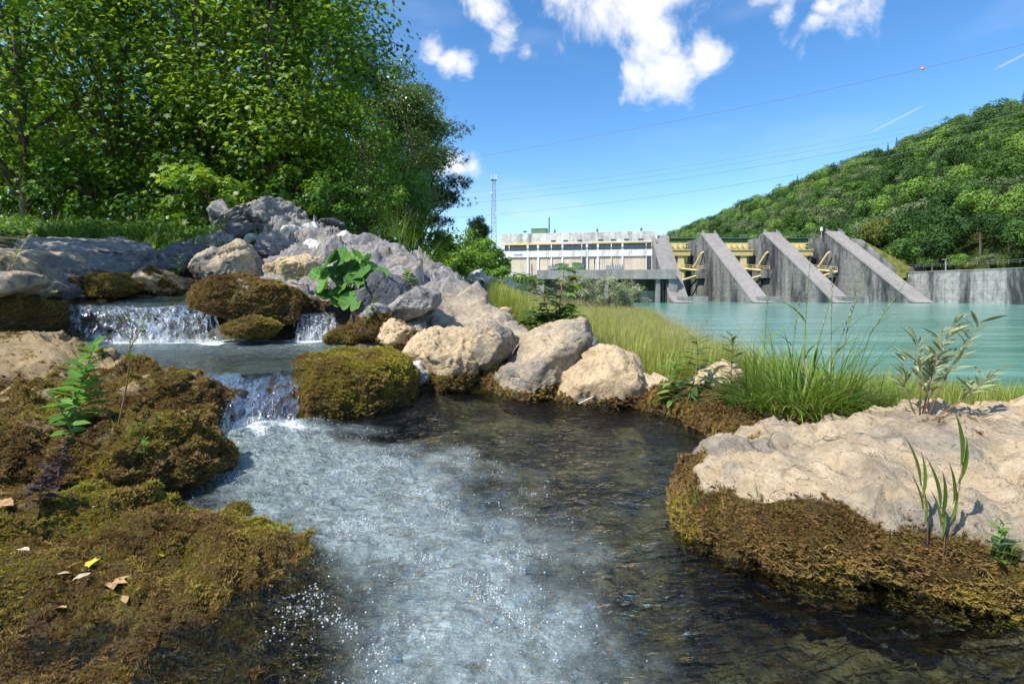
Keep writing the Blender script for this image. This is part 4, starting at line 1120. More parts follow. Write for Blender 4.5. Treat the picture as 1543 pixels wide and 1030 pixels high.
up_ = sstep(.35, 1.0, bz + .25 * fbm(QB * .9, 5, 3))              # layered schist above, worn limestone below
rot = np.stack([QB[:, 0] * .82 + QB[:, 1] * .57, -QB[:, 0] * .57 + QB[:, 1] * .82, QB[:, 2]], 1)
lay = (rot[:, 1] * 1.0 + QB[:, 2] * 1.8) * 2.3 + .7 * fbm(QB * 1.3, 6, 3); lay = lay - np.floor(lay); lay = np.where(lay > .84, (1 - lay) / .16, lay / .84) - .5
wq = QB * [1, 1, 0] + .12 * np.stack([fbm(QB * 2.2, 7, 3), fbm(QB * 2.2, 8, 3), 0 * bz], 1)
qr = np.stack([rot[:, 0] * .55, rot[:, 1], 0 * bz], 1) + .05 * np.stack([fbm(QB * 2.2, 7, 3), fbm(QB * 2.2, 8, 3), 0 * bz], 1)
dz = .30 * chips(qr * 1.15, 11, 2) + .17 * chips(qr * 2.7, 12, 2) + .13 * lay * up_ + .05 * fbm(QB * 1.5, 13, 3) + .012 * fbm(QB * 8, 14, 3, .6) + .042 * chips(qr * 7.5, 15, 2) * up_
dz = dz * (.55 + .6 * up_) - .03
bz2 = bz + dz
inn = inside(fx, fy, [(-.98, 4.9), (.0, 4.86), (.45, 4.5), (.9, 4.15), (1.3, 4.04), (1.55, 4.4), (1.4, 5.2), (1.1, 5.8), (1.15, 7.2), (.6, 8.4), (-.6, 9.6), (-2.4, 10.6), (-4.2, 11.1), (-5.9, 10.6), (-5.9, 8.9), (-4.6, 7.6), (-3.6, 7.0), (-2.3, 6.5), (-1.95, 5.5), (-1.2, 5.1)])
Fq = grid_faces(len(by_), len(bx_)); Fq = Fq[inn[Fq].all(1)]; used, inv = np.unique(Fq, return_inverse=True); Fq = inv.reshape(-1, 4)
VB = np.stack([fx, fy, bz2], 1)[used]
TB = np.concatenate([Fq[:, [0, 1, 2]], Fq[:, [0, 2, 3]]])
mB = np.clip(.75 - (VB[:, 2] - .02) / .16 + .5 * fbm(VB * 4, 44, 4, .6), 0, 1) * (VB[:, 1] < 6.2)
ROCKS.append((VB, TB))
ro = tag(obj('bedrock_ridge', VB, Fq, RIDGE, None, False, {'moss': mB, 'wet': wetb(.0)(VB, None), 'upper': up_[used]}), 'long craggy bedrock ridge of tan and purple grey stone from the wood to the pool', 'rock')
moss_on(ro, VB, TB, normals_of(VB, TB), mB, 1.3, .9, .35, .85, 91, np.zeros(3), None, -.03)
rock('dark grey rounded boulder right of the large round leaves', [(536, 486), (540, 455), (556, 430), (576, 414), (604, 424), (626, 444), (618, 460), (580, 475), (556, 494)], 6.4, .5, DARK, 30, 5, .10, 6, lambda W, N_: -.2 - 2.0 * (W[:, 0] + 1.75), None, 1.4, .6, (.3, .7), fcut=.12)
rock('flat topped grey boulder below the dark rounded boulder', [(582, 482), (584, 458), (604, 446), (636, 438), (656, 437), (660, 466), (640, 478), (610, 486)], 6.0, .42, GREY, 31, 5, .09, 8, below(.62, .06, .6), None, 1.4, .5, (.4, .6), fcut=.18)
rock('reddish moss covered boulder beside the middle pool', [(540, 512), (548, 480), (562, 464), (582, 460), (598, 476), (600, 500), (580, 514)], 5.75, .35, GREY, 32, 4, .12, 3, below(.72, .08, 1.0), None, 1.4, .95, (.08, .4))
rock('small hollow tan rock beside the reddish mossy boulder', [(572, 514), (578, 496), (596, 488), (622, 496), (640, 512), (610, 524), (585, 522)], 5.4, .3, TAN, 33, 4, .18, 6, allm(.25), None, 1.3, .4, (.3, .55))
rock('low brown mossy rock at the end of the side fall', [(496, 512), (510, 498), (530, 492), (556, 500), (560, 512), (530, 520)], 5.75, .25, MOSSY, 34, 4, .12, 2, allm(.9), wetb(.4), 1.4, .9, (.35, .8))
rock('wide tan rock with mossy foot at the back of the pool', [(590, 580), (596, 545), (606, 518), (650, 500), (706, 500), (726, 540), (726, 585), (690, 598), (630, 592)], 5.3, .5, TAN, 35, 5, .12, 8, below(.22, .12, 1.0), wetb(.03), 1.3, .8, (.4, .85), crag=.9)
rock('grey topped boulder wedged in the tan rocks', [(706, 545), (708, 500), (716, 478), (742, 488), (778, 512), (768, 534), (740, 550)], 5.3, .4, TAN_G, 36, 5, .09, 6, None, None, fcut=.14)
rock('small white stone between moss mound and wide tan rock', [(612, 566), (618, 548), (634, 545), (648, 560), (650, 578), (630, 578)], 4.95, .18, WHITE, 37, 4, .14, 6)
rock('large tan boulder with grey top and cracked right end', [(740, 592), (752, 560), (776, 534), (812, 502), (850, 486), (884, 486), (898, 512), (888, 538), (862, 570), (830, 596), (780, 604)], 4.95, .5, TAN_G, 38, 5, .11, 6, below(.14, .10, 1.0), wetb(.02), 1.2, .85, (.25, .75), fcut=.13)
rock('low tan boulder with moss patches by the meadow grass', [(830, 604), (845, 566), (872, 542), (900, 530), (928, 529), (960, 546), (992, 574), (1014, 600), (980, 626), (900, 620)], 4.65, .5, TAN, 39, 5, .11, 5, below(.12, .12, 1.0), wetb(.02), 1.2, .85, (.3, .7), fcut=.13)
rock('small tan leaning stone at the right end of the pool bank', [(1026, 620), (1040, 590), (1066, 560), (1092, 545), (1114, 556), (1104, 580), (1076, 606), (1050, 624)], 4.0, .22, TAN, 40, 4, .14, 6, below(.1, .1, .8), None, 1.1, .7, (.2, .5))

# -- pool banks
bright = lambda Q: .30 * sstep(.12, .30, Q[:, 2]) * sstep(-1.75, -1.35, Q[:, 0])
slab('bright yellow green moss mound between fall and pool', [(-1.72, 3.9), (-1.5, 3.78), (-1.15, 3.95), (-.88, 4.3), (-.86, 4.8), (-1.2, 5.2), (-1.8, 5.3), (-2.05, 4.8), (-1.95, 4.25)], .0, .40, MOSSY, 50, 5, .16, 0, allm(1.0), wetb(.04, .06), .95, 1.2, (.3, 1.0), eh=.6, ev=.8, greenf=bright, crag=.3)
slab('brown mossy rock shelf left of the lower fall', [(-5.2, 2.85), (-3.2, 2.8), (-2.6, 2.95), (-2.0, 3.25), (-2.05, 3.62), (-2.5, 3.95), (-3.3, 4.35), (-5.4, 5.0)], .0, .37, MOSSY, 51, 6, .20, 0, lambda W, N_: .75 - .7 * sstep(-2.9, -3.3, W[:, 0]) * (W[:, 2] > .3) , wetb(.03, .05), .78, .95, (.15, .9), eh=.5, ev=.6, crag=.8)
slab('brown mossy rock jutting into the pool at the left', [(-3.8, 2.2), (-2.1, 2.12), (-1.66, 2.2), (-1.5, 2.5), (-1.62, 2.8), (-2.2, 3.05), (-3.8, 3.1)], .0, .28, MOSSY, 52, 6, .22, 0, lambda W, N_: .85 - .35 * sstep(-2.3, -2.8, W[:, 0]), wetb(.03, .05), .72, 1.0, (.15, .95), eh=.5, ev=.6, crag=.8)
slab('moss covered slab sliding under the water at the lower left', [(-2.9, .1), (-.36, .15), (-.38, 1.05), (-.50, 1.6), (-.72, 1.98), (-1.2, 2.14), (-1.9, 2.1), (-2.9, 1.8)], -.06, .105, MOSSY, 53, 6, .12, 0, allm(.95), lambda W, N_: .75 * sstep(.03, -.04, W[:, 2]), .66, 1.1, (.10, .98), tilt=(-.175, 0), eh=.33, ev=.5, crag=.8)
mossr = lambda W, N_: -.3 + 1.3 * sstep(.24, .13, W[:, 2] + .05 * fbm(W * 3.2, 8, 3) + .10 * sstep(1.45, 2.1, W[:, 0])) * sstep(2.75, 2.3, W[:, 1])
slab('large pale boulder with shaggy brown moss at the lower right', [(1.25, 2.9), (1.0, 2.72), (.84, 2.42), (.76, 2.08), (.86, 1.88), (1.10, 1.68), (1.42, 1.50), (2.0, 1.30), (3.3, 1.3), (3.4, 2.5), (2.6, 3.0), (1.9, 3.1)], -.02, .29, BOULD, 54, 6, .13, 0, mossr, lambda W, N_: 1.25 * sstep(.04, -.03, W[:, 2]), .70, 1.15, (.18, .86), eh=.55, ev=.72, crag=.7)
slab('flat tan rock behind the large pale boulder at the right edge', [(2.0, 2.6), (2.6, 2.3), (3.8, 2.2), (3.9, 3.2), (2.9, 3.35), (2.2, 3.1)], .0, .27, TAN, 55, 5, .14, 0, None, None, crag=.6)
slab('low mossy bank below the grass tuft', [(1.02, 4.25), (1.30, 3.7), (1.36, 3.2), (1.24, 2.98), (1.6, 2.8), (2.3, 3.0), (2.9, 3.6), (2.5, 4.4), (1.5, 4.7)], -.02, .17, MOSSY, 56, 5, .2, 0, allm(.9), wetb(.02, .04), 1.05, 1.1, (.15, .65), eh=.5, ev=.7, crag=.6)
slab('low mossy rim at the back of the pool', [(-.95, 5.15), (-.2, 5.05), (.35, 4.75), (.75, 4.42), (1.15, 4.08), (1.5, 4.3), (1.2, 5.0), (.4, 5.7), (-.6, 5.7)], -.02, .10, MOSSY, 57, 5, .2, 0, allm(.9), wetb(.02, .04), 1.1, 1.1, (.3, .75), eh=.5, ev=.7, crag=.5)
slab('wet dark rock under the left lobe of the lower fall', [(-2.5, 4.1), (-2.62, 3.7), (-2.25, 3.48), (-1.95, 3.52), (-1.86, 3.8), (-2.05, 4.2)], -.1, .25, WETR, 58, 5, .14, 0, allm(.4), lambda W, N_: np.ones(len(W)) * .8, .9, .5, (.2, .5), eh=.5, ev=.6)
slab('wet dark rock under the right lobe of the lower fall', [(-2.05, 4.3), (-1.98, 3.72), (-1.72, 3.7), (-1.52, 4.0), (-1.6, 4.5)], -.1, .24, WETR, 59, 5, .14, 0, allm(.4), lambda W, N_: np.ones(len(W)) * .8, .9, .5, (.2, .5), eh=.5, ev=.6)
# loose rubble on the slope: single small stones
rr = random.Random(91)
cnt = 0
rub = []
RUB = []
SPOTS = [(312, 372), (322, 366), (335, 360), (395, 350), (410, 346), (440, 365), (455, 362), (440, 345), (478, 368), (500, 350), (360, 372), (372, 376), (300, 366), (560, 360), (575, 372), (655, 440), (668, 448), (640, 436), (700, 470), (715, 478), (730, 490), (690, 462), (770, 500), (680, 500), (660, 490), (760, 470), (470, 380), (400, 420), (420, 432), (345, 436), (300, 440)]
protoV = []
for k in range(5):
    U, T = ico(3); rg = np.random.default_rng(300 + k)
    V = U * np.array([1, rg.uniform(.6, 1), rg.uniform(.45, .75)])
    for q in range(9):
        nv = rg.normal(0, 1, 3); nv /= np.linalg.norm(nv); pr = V @ nv; V = V - nv * np.maximum(0, pr - pr.max() * rg.uniform(.62, .85))[:, None]
    V = V + .05 * fbm(V * 3, k, 3)[:, None] * U
    me = mesh_of('rubble_stone', V, T, True, {'moss': np.zeros(len(V)), 'wet': np.zeros(len(V))}); protoV.append(me)
mats5 = [SLATE, WHITE, TAN_G, PURP, TAN]
for k, me in enumerate(protoV): me.materials.append(mats5[k])
for i, (a, c_) in enumerate(SPOTS):
    for j in range(2 if i < 15 else 1):
        px = a + rr.uniform(-9, 9) * j; py = c_ + rr.uniform(-4, 4) * j
        # walk along the sight line until it meets the ground
        best = None
        for d in np.arange(5.2, 12, .1):
            q = P(px, py, d)
            if q[2] <= float(ground_z([q[0]], [q[1]])[0]) + .05: best = q; break
        if best is None: continue
        o = bpy.data.objects.new('rubble_stone', protoV[rr.randrange(5)]); link(o); o.location = best + np.array([0, 0, .02])
        s = rr.uniform(.07, .17); o.scale = (s, s, s); o.rotation_euler = (rr.uniform(-.4, .4), rr.uniform(-.4, .4), rr.uniform(0, 6.3))
        RUB.append((px, protoV.index(o.data), o))

ORD = ['first', 'second', 'third', 'fourth', 'fifth', 'sixth', 'seventh', 'eighth', 'ninth', 'tenth'] + ['%dth' % k for k in range(11, 80)]
for k, cn in enumerate(('grey layered', 'pale white', 'tan and grey', 'purplish', 'light tan')):
    for i, (_, _, o) in enumerate(sorted([q for q in RUB if q[1] == k], key=lambda q: q[0])):
        tag(o, f'small loose {cn} stone on rubble slope, {ORD[i]} such from left', 'stone', 'loose stones on the rubble slope')
from mathutils.bvhtree import BVHTree
_off = 0; _bv = []; _bt = []
for W, T in ROCKS: _bv.append(W); _bt.append(T + _off); _off += len(W)
_gk = (GX.ravel()[grid_faces(len(gy), len(gx))].mean(1) > -14) & (np.abs(GY.ravel()[grid_faces(len(gy), len(gx))].mean(1) - 6) < 7)
_gf = grid_faces(len(gy), len(gx))[_gk & (np.abs(GX.ravel()[grid_faces(len(gy), len(gx))].mean(1)) < 14)]
_bv.append(np.stack([GX.ravel(), GY.ravel(), GZ.ravel()], 1)); _bt.append(np.concatenate([_gf[:, [0, 1, 2]], _gf[:, [0, 2, 3]]]) + _off)
BVH = BVHTree.FromPolygons(np.concatenate(_bv).tolist(), np.concatenate(_bt).tolist())
def hit(px, py, d=None):
    """point where the sight line through a photo pixel meets rock or ground"""
    v = Vector(((px - CX) / F, 1.0, (YH - py) / F)); q = BVH.ray_cast(Vector((0, 0, ZC)), v.normalized(), 16.0)[0]
    return np.array(q[:]) if q is not None else P(px, py, d or 6.0)
# ------------------------------------------------------------------ stream water
def water_mat(name, milkc, tint, rip=1.0, rough=.02):
    m, nt, n, l, out = new_mat(name); b = NB(nt)
    p = b.pos()
    h = b.math('ADD', b.math('MULTIPLY', b.noise(p, 9, 3, .55, .6), 1.0), b.math('MULTIPLY', b.noise(p, 32, 4, .6, .4), .42))
    h = b.math('ADD', h, b.math('MULTIPLY', b.noise(p, 110, 2, .5), .10))
    h = b.math('ADD', h, b.math('MULTIPLY', b.noise(b.pos((1, 2.6, 1)), 4.2, 3, .5, 1.2), 1.4))
    nr = b.bump(h, .85 * rip, .035)
    milk = b.attr('milk'); foam = b.attr('foam')
    cx = n.new('ShaderNodeCombineXYZ'); l.new(b.math('MULTIPLY', b.attr('fr'), 2.6), cx.inputs[0]); l.new(b.math('MULTIPLY', b.attr('ft'), 9.0), cx.inputs[1])
    flow = b.noise(cx.outputs[0], 1.6, 7, .68, 1.1); flow2 = b.noise(cx.outputs[0], 6.5, 6, .7, .8)
    mk = b.math('MULTIPLY', milk, b.ramp(b.math('ADD', b.math('MULTIPLY', flow, .65), b.math('MULTIPLY', flow2, .35)), .30, .70, .42, 1.0))
    mcol = b.mix(b.ramp(b.math('ADD', b.math('MULTIPLY', flow2, .5), b.math('MULTIPLY', b.noise(p, 60, 6, .8, .6), .5)), .40, .62), tuple(x * .72 for x in milkc), tuple(min(1, x * 1.25) for x in milkc))
    spk = b.ramp(b.noise(p, 150, 3, .65), .58, .70)
    mcol = b.mix(b.math('MULTIPLY', spk, .55), mcol, (.82, .86, .87))
    body = b.shmix(mk, b.bsdf('Transparent', tint), b.bsdf('Diffuse', mcol, None, nr))
    fr = n.new('ShaderNodeFresnel'); fr.inputs['IOR'].default_value = 1.33; l.new(nr, fr.inputs['Normal'])
    w = b.shmix(fr.outputs[0], body, b.bsdf('Glossy', (1, 1, 1), rough, nr))
    fn = b.math('ADD', b.math('MULTIPLY', b.noise(p, 42, 7, .78, .6), .6), b.math('MULTIPLY', flow2, .4))
    fm = b.ramp(b.math('ADD', foam, b.math('MULTIPLY', b.math('SUBTRACT', fn, .5), 1.3)), .42, .72)
    l.new(b.shmix(fm, w, b.bsdf('Diffuse', (.80, .84, .86), None, b.bump(fn, .8, .03))), out.inputs[0]); return m
POOLM = water_mat('pool_water', (.30, .375, .38), (.68, .78, .74))
MIDM = water_mat('middle_pool_water', (.20, .275, .275), (.72, .84, .80), .9)
def pool_mesh(name, poly, z, step, mat, hf, milkf, foamf, org=(-2.15, 3.95)):
    q = np.array(poly); x = np.arange(q[:, 0].min(), q[:, 0].max() + step, step); y = np.arange(q[:, 1].min(), q[:, 1].max() + step, step)
    X, Y = np.meshgrid(x, y); Fq = grid_faces(len(y), len(x))
    keep = inside(X.ravel()[Fq].mean(1), Y.ravel()[Fq].mean(1), q); Fq = Fq[keep]
    used, inv = np.unique(Fq, return_inverse=True); Fq = inv.reshape(-1, 4)
    X, Y = X.ravel()[used], Y.ravel()[used]
    V = np.stack([X, Y, z + hf(X, Y)], 1)
    o = obj(name, V, Fq, mat, None, True, {'milk': np.clip(milkf(X, Y), 0, 1), 'foam': np.clip(foamf(X, Y), 0, 1), 'fr': np.hypot(X - org[0], Y - org[1]), 'ft': np.arctan2(Y - org[1], X - org[0])})
    return tag(o, kind='structure'), V
path = np.array([(-1.85, 3.55), (-1.5, 3.3), (-1.05, 2.8), (-.65, 2.35), (-.3, 1.9), (-.12, 1.55), (-.05, 1.15), (.0, .6)])
pw_ = np.array([.28, .46, .64, .66, .52, .42, .36, .34])
def plume(X, Y):
    best = np.full(X.shape, -9.0); tt = np.zeros(X.shape)
    for k in range(len(path) * 8):
        s = k / (len(path) * 8 - 1) * (len(path) - 1); i = min(int(s), len(path) - 2); f = s - i
        c_ = path[i] * (1 - f) + path[i + 1] * f; w = pw_[i] * (1 - f) + pw_[i + 1] * f
        v = 1 - np.hypot(X - c_[0], Y - c_[1]) / w
        up = v > best; best = np.where(up, v, best); tt = np.where(up, s / (len(path) - 1), tt)
    return best, tt
def p_h(X, Y):
    v, t = plume(X, Y); q = np.stack([X, Y, 0 * X], 1)
    r = np.hypot(X + 1.9, Y - 3.6)
    a = .006 + .030 * np.exp(-r / .7) + .008 * sstep(-.3, .5, v)
    dirx = np.stack([(X * .75 + Y * -.66) * 4.0, (X * .66 + Y * .75) * 1.7, 0 * X], 1)
    return a * (fbm(dirx * 1.5, 31, 4, .55) + .5 * fbm(q * 9, 32, 3, .6)) + .022 * np.exp(-(r / .35) ** 2)
def p_milk(X, Y):
    v, t = plume(X, Y); q = np.stack([X, Y, 0 * X], 1)
    v = v + .42 * fbm(q * 2.0, 33, 5, .62)
    xe = np.interp(Y, [.3, 1.24, 1.87, 2.08, 2.3, 2.6], [-.30, -.44, -.70, -1.15, -1.6, -3])
    return sstep(-.25, .70, v) * (.82 - .12 * t) * sstep(-.05, .16, X - xe)
def p_foam(X, Y):
    v, t = plume(X, Y); q = np.stack([X, Y, 0 * X], 1)
    r = np.minimum(np.hypot(X + 1.86, Y - 3.5), np.hypot(X + 1.62, Y - 3.72) + .05)
    st = fbm(np.stack([(X * .75 - Y * .66) * 2, (X * .66 + Y * .75) * 5, 0 * X], 1), 35, 4, .6)
    return .56 * np.exp(-(r / .34) ** 2) + sstep(-.05, .5, v) * (.16 + .26 * st) * (1 - .45 * t) - .02
pool, PV = pool_mesh('pool_water', [(-2.5, 2.4), (-2.2, 3.4), (-2.1, 3.75), (-1.6, 4.05), (-1.3, 4.5), (-1.1, 5.35), (0, 5.35), (.6, 5.0), (1.2, 4.5), (1.75, 4.0), (1.9, 3.0), (1.4, 2.6), (1.3, 2.0), (1.6, 1.55), (2.6, 1.3), (2.6, .35), (-2.0, .35), (-2.4, 1.6)], 0.0, .017, POOLM, p_h, p_milk, p_foam)
def m_foam(X, Y):
    q = np.stack([X, Y, 0 * X], 1); st = fbm(np.stack([X * 2.0, Y * 7, 0 * X], 1), 37, 4, .6)
    near = sstep(.75, .0, np.abs(Y - 6.0) - .05 * st) * (X < -3.2) * (X > -4.9)
    side = sstep(1.3, .1, np.hypot((X + 2.35) * .8, Y - 6.2))
    return .78 * near * sstep(5.1, 5.75, Y) + .52 * side + .30 * st * sstep(4.0, 5.0, Y) * (X > -3.6) + .1 * (X > -3.4) - .05
def m_h(X, Y):
    return .012 * fbm(np.stack([X * 3.0, Y * 4.5, 0 * X], 1), 38, 4, .6) - .05 * sstep(4.35, 3.75, Y + .35 * (X + 2.1))
pool_mesh('middle_pool_water', [(-2.62, 3.72), (-1.6, 3.98), (-1.75, 5.3), (-1.95, 6.5), (-3.2, 6.5), (-5.6, 6.4), (-5.9, 5.2), (-3.4, 4.1)], .36, .025, MIDM, m_h, lambda X, Y: .22 + .40 * sstep(4.2, 5.6, Y) + 0 * X, m_foam, (-2.2, 6.9))
pool_mesh('upper_pool_water', [(-5.3, 6.28), (-2.75, 6.28), (-2.6, 7.0), (-3.4, 7.9), (-5.9, 7.9), (-5.9, 6.6)], .875, .04, MIDM, lambda X, Y: .010 * fbm(np.stack([X * 4, Y * 4, 0 * X], 1), 39, 3), lambda X, Y: .15 + 0 * X, lambda X, Y: .35 * sstep(.5, 0, np.hypot(X + 4.9, Y - 7.1)))

# falling water
def fall_mat(name):
    m, nt, n, l, out = new_mat(name); b = NB(nt)
    uv = b.coord('UV')
    mp = n.new('ShaderNodeMapping'); mp.inputs['Scale'].default_value = (17, 1.5, 1); l.new(uv, mp.inputs['Vector'])
    mp2 = n.new('ShaderNodeMapping'); mp2.inputs['Scale'].default_value = (44, 9, 1); l.new(uv, mp2.inputs['Vector'])
    s1 = b.noise(mp.outputs[0], 1.0, 5, .65, .5); s2 = b.noise(mp2.outputs[0], 1.0, 4, .7, .3)
    w = b.attr('white')
    f = b.math('ADD', w, b.math('MULTIPLY', b.math('SUBTRACT', s1, .5), 1.7))
    f = b.math('ADD', f, b.math('MULTIPLY', b.math('SUBTRACT', s2, .5), 1.5))
    fm = b.ramp(f, .42, .92, 0, .92)
    nr = b.bump(b.math('ADD', s1, b.math('MULTIPLY', s2, .6)), .9, .05)
    fr = n.new('ShaderNodeFresnel'); fr.inputs['IOR'].default_value = 1.33; l.new(nr, fr.inputs['Normal'])
    wtr = b.shmix(fr.outputs[0], b.bsdf('Transparent', (.88, .93, .90)), b.bsdf('Glossy', (1, 1, 1), .08, nr))
    wh = b.shmix(.35, b.bsdf('Diffuse', (.74, .80, .84), None, nr), b.bsdf('Translucent', (.6, .68, .74)))
    l.new(b.shmix(fm, wtr, wh), out.inputs[0]); return m
FALLM = fall_mat('falling_water')
DROPS = []
def fall(name, K, L, B, whitef, seed, nu=160, nt_=70, power=2.0, jit=.03, drops=0):
    """sheet from the upstream line K over the lip L down to the base line B (each a list of points)"""
    u = np.linspace(0, 1, nu); v = np.linspace(0, 1, nt_)
    def pl(Q):
        Q = np.array(Q, float); k = np.linspace(0, 1, len(Q)); return np.stack([np.interp(u, k, Q[:, i]) for i in range(3)], 1)
    K, L, B = pl(K), pl(L), pl(B)
    V = []
    for t in v:
        if t < .25:
            f = t / .25; q = K * (1 - f) + L * f
        else:
            f = (t - .25) / .75; q = L + (B - L) * f; q[:, 2] = L[:, 2] + (B[:, 2] - L[:, 2]) * f ** power
        V.append(q)
    V = np.array(V); tt = np.repeat(v, nu); uu_ = np.tile(u, nt_); V = V.reshape(-1, 3)
    wd = np.linalg.norm(L[-1] - L[0])
    q = np.stack([uu_ * wd * 9, tt * 2.2, 0 * tt], 1)
    dn = fbm(q, seed, 4, .6) * jit * sstep(.2, .5, tt)
    V[:, 1] -= dn + .5 * jit; V[:, 2] += .3 * dn
    wh = whitef(uu_, tt)
    o = obj(name, V, grid_faces(nt_, nu), FALLM, None, True, {'white': wh}, np.stack([uu_ * wd, tt], 1))
    tag(o, kind='structure')
    if drops:
        rg = np.random.default_rng(seed); pr = np.clip(wh - .25, 0.0, 1) * (tt > .3); pr /= pr.sum()
        i = rg.choice(len(V), drops, p=pr); DROPS.append(V[i] + rg.normal(0, 1, (drops, 3)) * np.array([.02, .03, .02]) + np.array([0, -.02, 0]))
def w_up(u, t):
    den = np.interp(u, [0, .02, .08, .12, .16, .3, .36, .45, .6, .7, .8, .86, .9, .96, 1], [.25, .5, .5, .25, .12, .10, .35, .55, .6, .5, .6, .35, .5, .55, .3])
    return (den - .10) * sstep(.33, .55, t) + .30 * sstep(.88, 1.0, t)
fall('upper_waterfall', [P(85, 440, 6.5) * [1, 1, 0] + [0, 0, .875], P(335, 440, 6.5) * [1, 1, 0] + [0, 0, .875]],
     [P(82, 455, 6.17), P(140, 459, 6.13), P(220, 462, 6.1), P(332, 456, 6.15)],
     [P(80, 524, 5.98) * [1, 1, 0] + [0, 0, .35], P(140, 524, 5.96) * [1, 1, 0] + [0, 0, .35], P(240, 524, 5.86) * [1, 1, 0] + [0, 0, .35], P(336, 520, 5.95) * [1, 1, 0] + [0, 0, .35]], w_up, 61, 220, 80, 2.2, .09, 1200)
fall('lower_waterfall', [(-2.62, 4.15, .345), (-2.2, 4.4, .345), (-1.72, 4.6, .345)], [(-2.42, 3.88, .335), (-2.12, 3.92, .335), (-1.98, 4.02, .30), (-1.82, 4.05, .335), (-1.62, 4.15, .335)],
     [(-2.12, 3.36, -.02), (-1.98, 3.40, -.02), (-1.84, 3.5, -.02), (-1.74, 3.58, -.02), (-1.56, 3.7, -.02)],
     lambda u, t: np.interp(u, [0, .1, .25, .35, .45, .6, .8, .9, 1], [.25, .42, .45, .30, .06, .10, .06, .22, .28]) * sstep(.35, .7, t) + .34 * sstep(.86, 1.0, t), 62, 160, 80, 1.5, .07, 900)
fall('side_waterfall', [P(455, 470, 6.5), P(505, 468, 6.5)], [P(452, 474, 6.28), P(505, 472, 6.28)], [P(446, 500, 6.05) * [1, 1, 0] + [0, 0, .35], P(508, 498, 6.08) * [1, 1, 0] + [0, 0, .35]],
     lambda u, t: .28 + .45 * sstep(.4, 1, t), 63, 60, 50, 1.8, .05, 500)
fall('top_cascade', [P(98, 421, 7.7), P(152, 424, 7.7)], [P(100, 427, 7.35), P(150, 430, 7.35)], [P(104, 443, 6.9) * [1, 1, 0] + [0, 0, .87], P(152, 443, 6.9) * [1, 1, 0] + [0, 0, .87]],
     lambda u, t: .35 + .2 * t, 64, 60, 40, 1.6, .05, 150)

# bubbles and drops
m, nt, n, l, out = new_mat('bubble_film'); b = NB(nt)
l.new(b.shmix(.45, b.bsdf('Transparent', (1, 1, 1)), b.princ((.80, .84, .86), .08, .8)), out.inputs[0]); M['bubble'] = m
V, T = ico(1); BUB = proto('bubble', V, T, m, True)
rg = np.random.default_rng(17)
pv, pt_ = plume(PV[:, 0], PV[:, 1]); wgt = p_milk(PV[:, 0], PV[:, 1]) * .8 + 2.5 * p_foam(PV[:, 0], PV[:, 1]).clip(0, 1)
left = np.exp(-((PV[:, 0] - np.interp(PV[:, 1], [1.0, 1.24, 1.87, 2.05], [-.42, -.46, -.68, -1.0])) / .11) ** 2) * (PV[:, 1] < 2.05) * 1.1      # foam gathering along the drowned slab
wgt = np.clip(wgt + left, 0, None) * sstep(.4, .9, PV[:, 1]); _th = np.arctan2(PV[:, 1] - 3.95, PV[:, 0] + 2.15); _r = np.hypot(PV[:, 1] - 3.95, PV[:, 0] + 2.15); cl = sstep(.0, .6, fbm(np.stack([_r * 3, _th * 16, 0 * _r], 1), 41, 4, .65)); wgt = wgt * (.03 + cl ** 2); wgt /= wgt.sum()
k = rg.choice(len(PV), 9000, p=wgt); Q = PV[k] + rg.normal(0, .008, (len(k), 3)) * [1, 1, 0]
sz = rg.gamma(1.6, .00085, len(k)) + .0006
sz = np.minimum(sz, .0036)
up3 = np.tile([0, 0, 1.0], (len(k), 1))
scatter('foam_bubbles', 'bubble', [BUB], Q, up3, sz, rg.random(len(k)))
tag(bpy.data.objects['foam_bubbles'], 'white bubbles drifting over the churned pool water', 'bubbles')
Q = np.concatenate(DROPS); up3 = np.tile([0, 0, 1.0], (len(Q), 1))
scatter('water_drops', 'bubble', [BUB], Q, up3, rg.gamma(2.0, .0016, len(Q)) + .001, rg.random(len(Q)))
tag(bpy.data.objects['water_drops'], 'bright drops splashing off the waterfalls', 'drops')
# ------------------------------------------------------------------ vegetation helpers
LEAF_DK, LEAF_LT = (.028, .075, .010), (.105, .20, .022)
M['maple'] = leaf_mat('maple_leaf', (.034, .098, .010), (.235, .385, .032), .45)
M['birch'] = leaf_mat('birch_leaf', (.05, .105, .025), (.18, .26, .07), .32, .35, .5)
M['bush'] = leaf_mat('bush_leaf', (.055, .14, .014), (.22, .36, .045), .40)
M['pine'] = leaf_mat('pine_needle', (.016, .040, .016), (.055, .085, .030), .12, .6, .2)
M['under'] = leaf_mat('undergrowth_leaf', (.04, .11, .016), (.15, .30, .04), .35)
M['silver'] = leaf_mat('silver_willow_leaf', (.17, .21, .11), (.38, .42, .28), .25, .6, .2)
M['broad'] = leaf_mat('butterbur_leaf', (.035, .13, .018), (.14, .32, .045), .28, .5, .3)
m, nt, n, l, out = new_mat('butterbur_veined_leaf'); b = NB(nt)
oc = n.new('ShaderNodeTexCoord').outputs['Object']; sx = n.new('ShaderNodeSeparateXYZ'); l.new(oc, sx.inputs[0])
an_ = b.math('ARCTAN2', sx.outputs['Y'], sx.outputs['X'])
vn = b.ramp(b.math('ABSOLUTE', b.math('SUBTRACT', b.math('FRACT', b.math('MULTIPLY', an_, 1.75)), .5)), .0, .09, 1.0, 0.0)
ft_ = b.attr('tint'); cc_ = b.mix(ft_, (.035, .135, .016), (.15, .34, .05))
